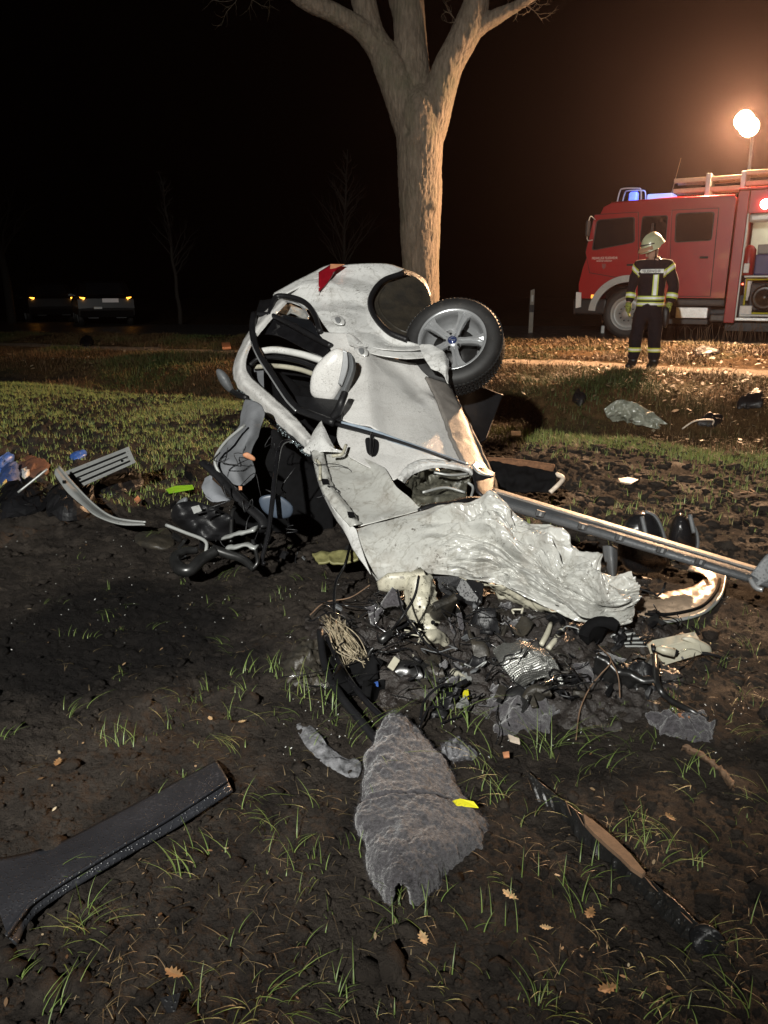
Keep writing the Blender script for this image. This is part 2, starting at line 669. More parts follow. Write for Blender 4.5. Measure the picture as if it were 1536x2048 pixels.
# ================================================================== land
def ground_material():
    m = bpy.data.materials.new('field_and_verge_soil')
    m.use_nodes = True
    N, L = m.node_tree.nodes, m.node_tree.links
    b = N['Principled BSDF']
    geo = N.new('ShaderNodeNewGeometry')
    pos = geo.outputs['Position']
    dot = N.new('ShaderNodeVectorMath')
    dot.operation = 'DOT_PRODUCT'
    dot.inputs[1].default_value = (.5, .866, 0)
    L.new(pos, dot.inputs[0])
    def noise(scale, det=6, rough=.6):
        n = N.new('ShaderNodeTexNoise')
        n.inputs['Scale'].default_value = scale
        n.inputs['Detail'].default_value = det
        n.inputs['Roughness'].default_value = rough
        L.new(pos, n.inputs['Vector'])
        return n.outputs['Fac']
    def math_(op, a, bb):
        k = N.new('ShaderNodeMath')
        k.operation = op
        for i, s in enumerate((a, bb)):
            if isinstance(s, (int, float)): k.inputs[i].default_value = s
            else: L.new(s, k.inputs[i])
        return k.outputs[0]
    def rng(s, a, c, lo=0, hi=1):
        r = N.new('ShaderNodeMapRange')
        r.interpolation_type = 'SMOOTHSTEP'
        for nme, val in (('From Min', a), ('From Max', c), ('To Min', lo), ('To Max', hi)): r.inputs[nme].default_value = val
        L.new(s, r.inputs['Value'])
        return r.outputs[0]
    def mix(f, a, c):
        k = N.new('ShaderNodeMix')
        k.data_type = 'RGBA'
        for nm, s in (('A', a), ('B', c)):
            if isinstance(s, tuple): k.inputs[nm].default_value = (*s, 1)
            else: L.new(s, k.inputs[nm])
        if isinstance(f, float): k.inputs['Factor'].default_value = f
        else: L.new(f, k.inputs['Factor'])
        return k.outputs['Result']
    t = math_('ADD', dot.outputs['Value'], math_('MULTIPLY', math_('SUBTRACT', noise(1.3, 5), .5), 1.0))
    big, mid, fine = noise(1.1, 5), noise(9, 8, .7), noise(70, 6, .7)
    soil = mix(rng(big, .35, .65), (.018, .0150, .0132), (.037, .0305, .0255))
    soil = mix(rng(mid, .4, .75), soil, (.056, .046, .038))
    soil = mix(rng(fine, .5, .8, 0, .5), soil, (.065, .050, .038))
    # shade left of the wreck, painted near-black into the soil colour
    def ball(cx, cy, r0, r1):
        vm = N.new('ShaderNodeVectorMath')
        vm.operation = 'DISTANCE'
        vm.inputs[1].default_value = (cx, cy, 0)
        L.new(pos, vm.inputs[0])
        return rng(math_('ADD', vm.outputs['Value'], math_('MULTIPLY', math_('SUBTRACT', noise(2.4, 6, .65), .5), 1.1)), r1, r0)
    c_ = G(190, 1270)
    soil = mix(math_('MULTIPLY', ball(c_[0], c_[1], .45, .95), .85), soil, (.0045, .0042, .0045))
    verge = mix(rng(mid, .35, .65), (.050, .030, .014), (.105, .062, .028))
    verge = mix(rng(big, .5, .62, 0, .6), verge, (.040, .042, .016))
    sand = mix(rng(mid, .3, .7), (.21, .165, .125), (.34, .28, .22))
    asph = mix(rng(fine, .3, .7), (.040, .040, .042), (.065, .064, .062))
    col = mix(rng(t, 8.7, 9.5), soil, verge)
    pth = math_('MULTIPLY', rng(t, 11.35, 11.6), rng(t, 12.35, 12.1))
    col = mix(pth, col, sand)
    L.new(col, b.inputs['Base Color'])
    wet = math_('MULTIPLY', rng(noise(2.3, 5), .47, .62), rng(t, 9.0, 8.2))
    L.new(rng(wet, 0, 1, .95, .70), b.inputs['Roughness'])
    b.inputs['Specular IOR Level'].default_value = .10
    h = math_('ADD', math_('MULTIPLY', noise(22, 9, .75), .030), math_('MULTIPLY', noise(120, 5, .7), .010))
    bp = N.new('ShaderNodeBump')
    bp.inputs['Strength'].default_value = 1.0
    bp.inputs['Distance'].default_value = 1.0
    L.new(h, bp.inputs['Height'])
    L.new(bp.outputs[0], b.inputs['Normal'])
    return m


def build_ground():
    ra = np.concatenate([[0.05, .3], np.exp(np.linspace(math.log(.6), math.log(26), 860)), np.exp(np.linspace(math.log(28), math.log(125), 24))])
    half = math.radians(44)
    fine = np.linspace(-half, half, 640)
    back = np.linspace(half, 2 * math.pi - half, 62)[1:-1]
    th = np.concatenate([fine, back])
    R_, T_ = np.meshgrid(ra, th, indexing='ij')
    X, Y = R_ * np.sin(T_), R_ * np.cos(T_)
    Z = ground_h(X, Y)
    V = np.stack([X, Y, Z], -1).reshape(-1, 3)
    nr, nt = R_.shape
    I = np.arange(nr * nt).reshape(nr, nt)
    J = np.roll(I, -1, axis=1)
    F = np.stack([I[:-1], J[:-1], J[1:], I[1:]], -1).reshape(-1, 4)[:, ::-1]
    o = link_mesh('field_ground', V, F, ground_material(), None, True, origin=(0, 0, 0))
    tag(o, 'dark churned wet soil of the field with bank and verge behind', 'ground', kind='structure')


build_ground()


def build_road():
    """asphalt carriageway on the embankment, a sheet 4 mm above the ground"""
    q = np.linspace(-70, 40, 160)
    t = np.array([14.55, 15.5, 17.4, 19.3, 20.25])
    Q, T = np.meshgrid(q, t, indexing='ij')
    X, Y = .5 * T + .866 * Q, .866 * T - .5 * Q
    k = np.interp(Q, [-60, -22, -3, 12], [.1, .40, 1.0, 1.05])
    Z = sinterp(T, PROF_T, PROF_Z) * k + .03
    V = np.stack([X, Y, Z], -1).reshape(-1, 3)
    I = np.arange(V.shape[0]).reshape(Q.shape)
    F = np.stack([I[:-1, :-1], I[1:, :-1], I[1:, 1:], I[:-1, 1:]], -1).reshape(-1, 4)
    o = link_mesh('road', V, F, pmat('asphalt', (.050, .050, .050), .55, 0, .2, 6, .5, 120, wet=.2), None, True)
    tag(o, 'wet asphalt road on the embankment behind the bank', 'road', kind='structure')


build_road()


# ------------------------------------------------------------------ grass
def blade_mat(name, cols, rough=.5):
    m = bpy.data.materials.new(name)
    m.use_nodes = True
    N, L = m.node_tree.nodes, m.node_tree.links
    b = N['Principled BSDF']
    at = N.new('ShaderNodeAttribute')
    at.attribute_name = 'tint'
    cr = N.new('ShaderNodeValToRGB')
    e = cr.color_ramp.elements
    e[0].position, e[0].color = 0, (*cols[0], 1)
    e[1].position, e[1].color = 1, (*cols[-1], 1)
    for i, c in enumerate(cols[1:-1]):
        k = e.new((i + 1) / (len(cols) - 1))
        k.color = (*c, 1)
    L.new(at.outputs['Fac'], cr.inputs[0])
    L.new(cr.outputs[0], b.inputs['Base Color'])
    b.inputs['Roughness'].default_value = rough
    b.inputs['Specular IOR Level'].default_value = .4
    return m


def blades(name, x, y, h, w, bend, head, tint, mat, label, seg=3, cat='grass', sink=.004):
    n = len(x)
    z = ground_h(x, y) - sink
    dx, dy = np.cos(head), np.sin(head)
    px, py = -dy, dx
    V = np.zeros((n, seg * 2 + 1, 3))
    for i in range(seg + 1):
        f = i / seg
        off = bend * h * f ** 1.8
        zz = h * (f - .45 * np.clip(bend, 0, 2) * f ** 2.4 * .8)
        ww = w * (1 - f) ** .6 * .5
        cx, cy, cz = x + dx * off, y + dy * off, z + zz
        if i < seg:
            V[:, 2 * i] = np.stack([cx - px * ww, cy - py * ww, cz], -1)
            V[:, 2 * i + 1] = np.stack([cx + px * ww, cy + py * ww, cz], -1)
        else:
            V[:, 2 * i] = np.stack([cx, cy, cz], -1)
    base = (np.arange(n) * (2 * seg + 1))[:, None]
    tri = []
    for i in range(seg - 1):
        a = 2 * i
        tri += [(a, a + 1, a + 3), (a, a + 3, a + 2)]
    a = 2 * (seg - 1)
    tri.append((a, a + 1, a + 2))
    F = (base[:, :, None] + np.array(tri)[None]).reshape(-1, 3)
    o = link_mesh(name, V.reshape(-1, 3), F, mat, None, True, origin=(0, 0, 0))
    at = o.data.attributes.new('tint', 'FLOAT', 'POINT')
    at.data.foreach_set('value', np.repeat(np.clip(tint, 0, 1), 2 * seg + 1).astype(np.float32))
    tag(o, label, cat, kind='stuff')
    return o


M_SEED = blade_mat('young_wheat_blades', [(.20, .155, .07), (.24, .235, .08), (.18, .25, .065), (.24, .30, .095)])
M_VERGE = blade_mat('dry_verge_blades', [(.085, .045, .018), (.125, .075, .034), (.115, .092, .032), (.06, .075, .02), (.045, .065, .018)], .65)


M_TUFT = blade_mat('grass_tuft_blades', [(.16, .12, .05), (.11, .13, .035), (.085, .13, .03), (.14, .19, .055)])


def in_wreck(x, y):
    ax, ay, bx, by = -.9, 6.2, 1.35, 2.95
    k = np.clip(((x - ax) * (bx - ax) + (y - ay) * (by - ay)) / ((bx - ax) ** 2 + (by - ay) ** 2), 0, 1)
    return np.hypot(x - ax - k * (bx - ax), y - ay - k * (by - ay)) < .62


def seedlings():
    xs, ys = [], []
    # the rows of young wheat left of the wreck and by the ditch
    n = 150000
    x, y = RNG.uniform(-9, 9, n), RNG.uniform(4.6, 17, n)
    t, q = tq(x, y)
    f = np.clip(.55 + .9 * fbm2(x * 1.1, y * 1.1, 71, 3), 0, 1)
    left = (1 / (1 + np.exp((x + .6 + .25 * vn2(y * 2, y, 5)) / .22))) * np.clip((y - 5.3) / 1.3, 0, 1)
    edge = np.exp(-((t - 7.95) / .34) ** 2) * 2.6
    right = .10 * (x > 0)
    prob = np.clip(np.maximum.reduce([left * (f * .9 + .25), edge * (.4 + f), right * f]), 0, 1)
    keep = (t < 8.5) & (RNG.random(n) < prob) & ~in_wreck(x, y) & (np.abs(np.arctan2(x, y)) < .72)
    xs, ys = x[keep], y[keep]
    m = len(xs)
    # sown in tufts: three blades to each plant
    xs = np.repeat(xs, 3) + RNG.normal(0, .012, 3 * m)
    ys = np.repeat(ys, 3) + RNG.normal(0, .012, 3 * m)
    m *= 3
    blades('wheat_seedlings', xs, ys, RNG.uniform(.03, .075, m) * np.where(xs > 1.2, 1.35, 1.0), RNG.uniform(.004, .008, m), RNG.uniform(.1, .95, m), RNG.uniform(0, 6.283, m),
           np.clip(RNG.normal(.55, .25, m), 0, 1), M_SEED, 'young green wheat seedlings sprouting across the field', 2)


def tufts():
    spots = [(655, 1420), (640, 1390), (680, 1440), (735, 1480), (745, 1530), (720, 1440), (600, 1405), (575, 1390), (560, 1440), (905, 1440), (890, 1425), (930, 1450), (975, 1530), (990, 1560), (1090, 1510),
             (1120, 1500), (1180, 1480), (1205, 1530), (1300, 1490), (1270, 1500), (1390, 1550), (1380, 1580), (790, 1815), (800, 1790), (830, 1845), (160, 1850), (170, 1870), (190, 1840), (620, 1775), (510, 1640), (545, 1670), (560, 1700),
             (500, 1610), (620, 1720), (1270, 1645), (1330, 1740), (1310, 1700), (1350, 1680), (1400, 1900), (1430, 1880), (1300, 1930), (1110, 2010), (1130, 2030), (1070, 1990), (540, 2010), (500, 2030), (600, 2000), (140, 1425), (250, 1490), (235, 1470),
             (350, 1445), (470, 1500), (455, 1440), (380, 1400), (100, 2030), (130, 1760), (1010, 1610), (1050, 1650), (1150, 1640), (1180, 1820), (1130, 1810), (1230, 1860), (1480, 1470), (1500, 1400), (1520, 1600), (1450, 1330), (1500, 1300),
             (1400, 1260), (1330, 1220), (860, 1820), (940, 1840), (1010, 1860), (1060, 1760), (960, 1590), (1000, 1580), (1150, 1560), (1240, 1690), (1190, 1730), (540, 1340), (500, 1350), (440, 1160), (455, 1200), (290, 1080), (60, 1010), (700, 1330), (380, 2010), (420, 1990), (1490, 2010), (1450, 1960),
             (420, 1375), (580, 1500), (640, 1610), (350, 1760), (400, 1720), (690, 1990), (760, 1640), (900, 1960), (1240, 1980)]
    X, Y, H, Wd, B, Hd, T = [], [], [], [], [], [], []
    rnd = random.Random(3)
    extra = [(rnd.uniform(0, 1536), rnd.uniform(1330, 2040)) for _ in range(60)] + [(rnd.uniform(0, 700), rnd.uniform(1090, 1500)) for _ in range(45)] + [(rnd.uniform(1000, 1536), rnd.uniform(940, 1500)) for _ in range(130)]
    for k, (u, v) in enumerate(spots + extra):
        p = G(u, v)
        main = k < len(spots)
        nb = rnd.randint(4, 9) if main else rnd.randint(2, 6)
        hd0 = rnd.uniform(0, 6.28)
        flat = rnd.random() < .65
        for _ in range(nb):
            X.append(p[0] + rnd.gauss(0, .03 if main else .02))
            Y.append(p[1] + rnd.gauss(0, .03 if main else .02))
            H.append((rnd.uniform(.08, .19) if k < 16 else rnd.uniform(.04, .11)) if main else rnd.uniform(.02, .07))
            Wd.append(rnd.uniform(.0022, .0042))
            B.append(rnd.uniform(.7, 1.5) if flat else rnd.uniform(.1, .9))
            Hd.append(rnd.gauss(hd0, .6) if flat else rnd.uniform(0, 6.28))
            T.append(min(1, max(0, rnd.gauss(.8, .2))))
    a = lambda L_: np.array(L_)
    blades('grass_tufts', a(X), a(Y), a(H), a(Wd), a(B), a(Hd), a(T), M_TUFT, 'scattered thin green grass tufts in the dark foreground soil', 5, sink=.006)


def verge():
    n = 330000
    t = RNG.uniform(8.4, 14.6, n)
    q = RNG.uniform(-26, 9, n)
    x, y = .5 * t + .866 * q, .866 * t - .5 * q
    f = .5 + .8 * fbm2(x * 1.3, y * 1.3, 91, 3)
    prob = np.clip(.35 + f, 0, 1)
    prob *= np.where((t > 11.3) & (t < 12.35), .02, 1) * np.where((t > 8.6) & (t < 9.25), .35, 1)
    keep = (RNG.random(n) < prob) & (np.abs(np.arctan2(x, y)) < .68) & (y < 26)
    x, y, t, f = x[keep], y[keep], t[keep], f[keep]
    m = len(x)
    g = np.clip(.35 + .55 * fbm2(x * .9 + 4, y * .9, 95, 3) + RNG.normal(0, .18, m), 0, 1)
    blades('verge_grass', x, y, RNG.uniform(.03, .12, m) * np.clip(.6 + .7 * f, .5, 1.5), RNG.uniform(.006, .013, m), RNG.uniform(.2, 1.6, m),
           RNG.uniform(0, 6.283, m), g, M_VERGE, 'matted brown and green grass on the bank and verge', 2)


def straw():
    n = 2000
    u_, v_ = RNG.uniform(-30, 1566, n), 1000 + 1040 * RNG.random(n) ** .8
    rd = np.array([raydir(u, v) for u, v in zip(u_, v_)])
    k_ = CAM_H / -rd[:, 2]
    x, y = rd[:, 0] * k_, rd[:, 1] * k_
    ok = (y < 6.5) & (fbm2(x * 2, y * 2, 77, 2) > -.35)
    x, y = x[ok], y[ok]
    m = len(x)
    blades('dead_straw', x, y, RNG.uniform(.006, .022, m), RNG.uniform(.001, .003, m), RNG.uniform(2.2, 4.0, m), RNG.uniform(0, 6.28, m), RNG.random(m) * .7,
           blade_mat('straw_blades', [(.10, .065, .035), (.20, .15, .085), (.09, .075, .03), (.07, .09, .03)]), 'thin flattened dead straw and blades matted on the soil', 4, sink=-.003)


seedlings()
straw()
tufts()
verge()


def litter():
    """dead leaves lying over the bank, too many to count"""
    n = 6500
    t, q = RNG.uniform(9.2, 14.4, n), RNG.uniform(-20, 8, n)
    x, y = .5 * t + .866 * q, .866 * t - .5 * q
    keep = (np.abs(np.arctan2(x, y)) < .66) & (RNG.random(n) < np.where((t > 11.4) & (t < 12.3), .25, 1) * np.clip((x + 4) / 5, .12, 1))
    x, y = x[keep], y[keep]
    n2 = 700
    u_, v_ = RNG.uniform(0, 1536, n2), RNG.uniform(1000, 2040, n2)
    gg = np.array([G(a, b)[:2] for a, b in zip(u_[:130], v_[:130])])
    x, y = np.concatenate([x, gg[:, 0]]), np.concatenate([y, gg[:, 1]])
    m = len(x)
    s = np.where(np.arange(m) < m - 130, RNG.uniform(.02, .05, m), RNG.uniform(.004, .012, m))
    a, tl = RNG.uniform(0, 6.28, m), RNG.uniform(-.5, .5, (m, 2))
    z = ground_h(x, y) + np.where(np.arange(m) < m - 130, RNG.uniform(.02, .07, m), .006)
    V = np.zeros((m, 6, 3))
    for k, (lx, ly, lz) in enumerate([(-1, 0, 0), (-.3, .45, .15), (.5, .4, .1), (1, 0, .22), (.4, -.42, .12), (-.35, -.4, .16)]):
        ex, ey = lx * s, ly * s
        V[:, k] = np.stack([x + ex * np.cos(a) - ey * np.sin(a), y + ex * np.sin(a) + ey * np.cos(a), z + lz * s + ex * tl[:, 0] + ey * tl[:, 1]], -1)
    F = (np.arange(m) * 6)[:, None] + np.arange(6)[None]
    o = link_mesh('fallen_leaves', V.reshape(-1, 3), F, None, None, False, origin=(0, 0, 0), mats=[blade_mat('dead_leaves', [(.06, .032, .016), (.13, .075, .035), (.22, .15, .085), (.38, .31, .21)], .6)])
    at = o.data.attributes.new('tint', 'FLOAT', 'POINT')
    at.data.foreach_set('value', np.repeat(RNG.random(m) ** 1.4, 6).astype(np.float32))
    tag(o, 'small brown and pale dead leaves littering bank and soil', 'leaves', kind='stuff')


litter()


# ------------------------------------------------------------------ the big roadside tree
def bark_mat():
    m = bpy.data.materials.new('grey_brown_bark')
    m.use_nodes = True
    N, L = m.node_tree.nodes, m.node_tree.links
    b = N['Principled BSDF']
    tc = N.new('ShaderNodeTexCoord')
    def noise(scale, sc, det=8):
        mp = N.new('ShaderNodeMapping')
        mp.inputs['Scale'].default_value = sc
        L.new(tc.outputs['Object'], mp.inputs[0])
        n = N.new('ShaderNodeTexNoise')
        n.inputs['Scale'].default_value = scale
        n.inputs['Detail'].default_value = det
        n.inputs['Roughness'].default_value = .7
        L.new(mp.outputs[0], n.inputs['Vector'])
        return n.outputs['Fac']
    cr = N.new('ShaderNodeValToRGB')
    cr.color_ramp.elements[0].color = (.085, .066, .047, 1)
    cr.color_ramp.elements[0].position = .3
    cr.color_ramp.elements[1].color = (.27, .215, .16, 1)
    cr.color_ramp.elements[1].position = .72
    L.new(noise(22, (1, 1, .18)), cr.inputs[0])
    mx = N.new('ShaderNodeMix')
    mx.data_type = 'RGBA'
    r = N.new('ShaderNodeMapRange')
    r.inputs['From Min'].default_value = .5
    r.inputs['From Max'].default_value = .7
    r.inputs['To Max'].default_value = .5
    L.new(noise(2.2, (1, 1, .6), 4), r.inputs['Value'])
    L.new(r.outputs[0], mx.inputs['Factor'])
    L.new(cr.outputs[0], mx.inputs['A'])
    mx.inputs['B'].default_value = (.075, .085, .045, 1)
    L.new(mx.outputs['Result'], b.inputs['Base Color'])
    b.inputs['Roughness'].default_value = .85
    bp = N.new('ShaderNodeBump')
    bp.inputs['Strength'].default_value = .8
    bp.inputs['Distance'].default_value = .03
    L.new(noise(34, (1, 1, .2)), bp.inputs['Height'])
    L.new(bp.outputs[0], b.inputs['Normal'])
    return m


M_BARK = bark_mat()
TREE_D = 14.4


def big_tree():
    d = TREE_D
    base = P(842, 760, d)
    base[2] = gz(base[0], base[1]) - .05
    root = empty('roadside_tree', base, 'large bare tree with thick forked trunk standing directly behind the wrecked car', 'tree')
    px = d / FPX * .85
    def pt(u, v, dd=0.0): return P(u, v, d + dd)
    skel = {
        'trunk': ([(842, 800, 0, 62), (843, 740, 0, 53), (843, 690, 0, 47), (842, 600, 0, 43), (841, 450, 0, 43), (840, 330, 0, 47), (840, 260, 0, 50), (838, 205, 0, 42), (838, 170, 0, 16)],),
        'left': ([(835, 330, .0, 26), (818, 235, .05, 38), (795, 165, .08, 36), (765, 105, .1, 30), (742, 60, .15, 27), (720, -30, .2, 24), (700, -150, .3, 20)],
                 [(790, 150, .1, 18), (765, 112, .1, 25), (725, 62, 0, 22), (670, 28, -.1, 18), (600, -6, -.25, 15), (500, -75, -.5, 12), (380, -110, -.8, 7)]),
        'middle': ([(838, 330, .0, 26), (832, 255, .1, 38), (826, 170, .15, 37), (820, 90, .2, 34), (815, 0, .25, 33), (812, -140, .3, 28)],
                   [(812, 60, .2, 22), (790, -10, .35, 16), (770, -120, .5, 12)]),
        'right': ([(842, 340, .0, 26), (856, 262, .0, 38), (878, 190, -.05, 34), (898, 130, -.1, 30), (925, 80, -.15, 29), (946, 30, -.2, 27), (956, -20, -.25, 25), (975, -140, -.3, 19)],
                  [(945, 62, -.2, 17), (975, 42, -.25, 14), (1015, 22, -.3, 12), (1060, -4, -.35, 10), (1120, -50, -.4, 8)]),
    }
    mb = MB()
    segs = []
    for nm, lines in skel.items():
        for ln in lines:
            pts = crom([list(pt(u, v, dd)) + [r * px] for (u, v, dd, r) in ln], 26)
            mb.tube(pts[:, :3], pts[:, 3], 28)
            segs.append((nm, pts))
    m = raw_mesh('tmp', np.array(mb.V), mb.F)
    o = bpy.data.objects.new('tmp', m)
    COL.objects.link(o)
    md = o.modifiers.new('r', 'REMESH')
    md.mode = 'VOXEL'
    md.voxel_size = .019
    sm = o.modifiers.new('s', 'SMOOTH')
    sm.factor = .5
    sm.iterations = 14
    dg = bpy.context.evaluated_depsgraph_get()
    me = bpy.data.meshes.new_from_object(o.evaluated_get(dg))
    bpy.data.objects.remove(o, do_unlink=True)
    nv = len(me.vertices)
    V = np.zeros(nv * 3, np.float32)
    me.vertices.foreach_get('co', V)
    V = V.reshape(-1, 3).astype(float)
    Nn = np.zeros(nv * 3, np.float32)
    me.vertices.foreach_get('normal', Nn)
    Nn = Nn.reshape(-1, 3)
    F = np.zeros(len(me.loops), np.int32)
    me.loops.foreach_get('vertex_index', F)
    F = F.reshape(-1, 4)
    # bark: long wavering furrows and scars as real relief
    x, y, z = V.T
    w = .25 * vn3(x * 6, y * 6, z * 2.5, 4)
    fur = 1 - np.abs(fbm3(x * 24 + w * 3, y * 24, z * 5 + w, 5, 2))
    fur2 = 1 - np.abs(fbm3(x * 52 + w * 5, y * 52, z * 11, 6, 2))
    V = V + Nn * ((fur - .6) * .014 + (fur2 - .5) * .012 + .028 * vn3(x * 2.3, y * 2.3, z * 1.6, 8))[:, None]
    for (u, v, rr, amp) in [(826, 275, .10, .055), (868, 410, .085, .05), (922, 85, .09, .05), (815, 262, .07, -.05), (900, 140, .07, .04), (880, 225, .07, .03)]:
        c = P(u, v, d - .3)
        V = V + Nn * (amp * np.exp(-(np.linalg.norm(V - c, axis=1) / rr) ** 2))[:, None]
    tmpm = raw_mesh('t', V, F)
    FN = np.zeros(nv * 3, np.float32)
    tmpm.vertices.foreach_get('normal', FN)
    FN = FN.reshape(-1, 3)
    names = [s[0] for s in segs]
    fc = V[F].mean(1)
    best = np.full(len(fc), 1e9)
    who = np.zeros(len(fc), int)
    for k, (nm, pts) in enumerate(segs):
        sel = pts if nm == 'trunk' else pts[7:]
        for p in sel:
            dd = np.linalg.norm(fc - p[:3], axis=1) - p[3]
            b = dd < best
            best[b], who[b] = dd[b], k
    keys = ['trunk', 'left', 'middle', 'right']
    trunk = None
    for key in keys:
        ids = [k for k, nm in enumerate(names) if nm == key]
        f = F[np.isin(who, ids)]
        used, inv = np.unique(f, return_inverse=True)
        ob = link_mesh('trunk' if key == 'trunk' else 'limb', V[used], inv.reshape(f.shape), M_BARK, root, True)
        ob.data.normals_split_custom_set_from_vertices([tuple(k) for k in FN[used]])
    # twigs hanging from the limbs
    rnd = random.Random(5)
    def twig(start, direc, length, r, depth, mbb):
        pts = [np.array(start)]
        dv = np.array(direc, float)
        for i in range(7):
            dv = dv + np.array([rnd.gauss(0, .22), rnd.gauss(0, .22), rnd.gauss(0, .2) + .03])
            dv /= np.linalg.norm(dv)
            pts.append(pts[-1] + dv * length / 7)
            if depth and rnd.random() < .75:
                sd = dv + np.array([rnd.gauss(0, .7), rnd.gauss(0, .6), rnd.gauss(0, .6)])
                twig(pts[-1], sd / np.linalg.norm(sd), length * rnd.uniform(.35, .6), r * .55, depth - 1, mbb)
        mbb.tube(pts, np.linspace(r, r * .35, len(pts)), 4)
    for (u, v, dd, du, dv_, ln, r) in [(1010, 24, -.3, 1, -.2, .5, .008), (1040, 8, -.3, 1, .2, .45, .008), (930, 60, -.2, -.6, -1, .4, .007), (1060, 0, -.3, 1, -.6, .5, .008),
                                     (560, -60, .4, -.6, .7, 1.0, .006), (450, -110, .6, -.3, .9, 1.0, .006), (500, -95, .5, .1, 1, .8, .005)]:
        t = MB()
        s = P(u, v, d + dd)
        e = P(u + du * 100, v + dv_ * 100, d + dd - .15) - s
        twig(s, e / np.linalg.norm(e), ln, r, 2, t)
        t.build('twig', M_BARK, root, True)


big_tree()


def small_tree(u, vbase, d, h, r, lean, label, seed, spread=.5, nb=26, name='bare_young_tree'):
    rnd = random.Random(seed)
    p0 = P(u, vbase, d)
    p0[2] = gz(p0[0], p0[1]) - .03
    root = empty(name, p0, label, 'tree', group='bare trees across the road')
    pts = [p0 + np.array([lean * (k / 9) ** 1.5 * h + rnd.gauss(0, .02 * h * .2), rnd.gauss(0, .03), h * k / 9]) for k in range(10)]
    M_DBARK = pmat('dark_bark', (.028, .023, .018), .9, 0, .4, 20)
    tube('trunk', pts, np.linspace(r, r * .2, 10), M_DBARK, root, 9, samples=26)
    t = MB()
    for i in range(nb):
        f = rnd.uniform(.28, .98)
        k = f * 9
        a = pts[int(k)] + (pts[min(9, int(k) + 1)] - pts[int(k)]) * (k - int(k))
        ang = rnd.uniform(0, 6.28)
        ln = h * spread * (1.05 - f) * rnd.uniform(.5, 1)
        dv = np.array([math.cos(ang), math.sin(ang), rnd.uniform(.8, 1.7)])
        dv /= np.linalg.norm(dv)
        br = [a + dv * ln * j / 5 + np.array([0, 0, .03 * ln * j]) + np.array([rnd.gauss(0, .03), rnd.gauss(0, .03), 0]) * j * .4 for j in range(6)]
        t.tube(br, np.linspace(r * .28, r * .06, 6), 4)
        for _ in range(4):
            s = br[rnd.randint(1, 4)]
            dv2 = dv + np.array([rnd.gauss(0, .6), rnd.gauss(0, .6), rnd.uniform(0, .5)])
            dv2 /= np.linalg.norm(dv2)
            t.tube([s, s + dv2 * ln * .22, s + dv2 * ln * .45 + np.array([0, 0, .03])], [r * .10, r * .07, r * .03], 3)
    t.build('crown', M_DBARK, root, True)


small_tree(362, 655, 30.5, 5.5, .085, -.07, 'slender bare young tree in the dark right of the parked cars', 11, .42, 30)
small_tree(28, 655, 30, 7.5, .17, -.10, 'bare tree with bent pale trunk at the far left by the road', 12, .4, 30)
small_tree(688, 640, 29, 6.0, .07, .03, 'dim bare sapling in the dark between wreck top and big tree', 13, .5, 46)
# ================================================================== fire engine on the road
M_TRED = pmat('engine_red', (.29, .004, .006), .32, 0, .08, 2, coat=.5, dirt=.25, dscale=30, smear=.03)
M_TGLASS = pmat('dark_window_glass', (.010, .011, .013), .08, 0, .2, 3, coat=.3)
M_TWHITE = pmat('white_body_paint', (.62, .62, .60), .4, 0, .08, 5, dirt=.2)
M_TPLATE = pmat('tread_plate', (.50, .51, .50), .35, .75, .12, 40, .8, 90)
M_LADDER = pmat('ladder_wood_and_metal', (.45, .36, .24), .5, .1, .15, 12)
M_DKGREY = pmat('chassis_grey', (.045, .046, .048), .6, 0, .25, 8, dirt=.3)
M_INNER = pmat('compartment_white', (.50, .52, .42), .5, .1, .08, 6, .5, 45)


def emat(name, col, strength):
    m = bpy.data.materials.new(name)
    m.use_nodes = True
    b = m.node_tree.nodes['Principled BSDF']
    b.inputs['Base Color'].default_value = (*[min(.8, c) for c in col], 1)
    b.inputs['Emission Color'].default_value = (*col, 1)
    b.inputs['Emission Strength'].default_value = strength
    b.inputs['Roughness'].default_value = .3
    return m


TT = 15.25
TE = np.array((.8660254, -.5, 0))
TN = np.array((.5, .8660254, 0))


def tplane(u, v, y=0.0):
    r = np.array(raydir(u, v))
    k = (TT + y) / (r @ TN)
    p = np.array((0, 0, CAM_H)) + r * k
    return p


_o = tplane(1156, 590)
TZ = float(ground_h(_o[0] + 1.5, _o[1] + .6, False)) + .03
TO = np.array((_o[0], _o[1], TZ))


def TL(u, v, y=0.0):
    p = tplane(u, v, y) - TO
    return np.array((p @ TE, y, p[2]))


truck = empty('fire_engine', TO, 'red fire engine with open lit equipment compartment and roof ladders, parked on the road', 'fire engine', rz=-math.pi / 6)


def tw(p):
    """truck local to world"""
    return TO + TE * p[0] + TN * p[1] + np.array((0, 0, p[2]))


def tprism(name, pts2, y0, y1, mat, parent=None, smooth=False):
    return MB().prism([(p[0], y0, p[1]) for p in pts2], (0, y1 - y0, 0)).build(name, mat, parent or truck, smooth)


def tbox(name, s0, s1, y0, y1, z0, z1, mat, parent=None, bev=.012):
    return MB().box(((s0 + s1) / 2, (y0 + y1) / 2, (z0 + z1) / 2), (s1 - s0, y1 - y0, z1 - z0), bev=bev).build(name, mat, parent or truck)


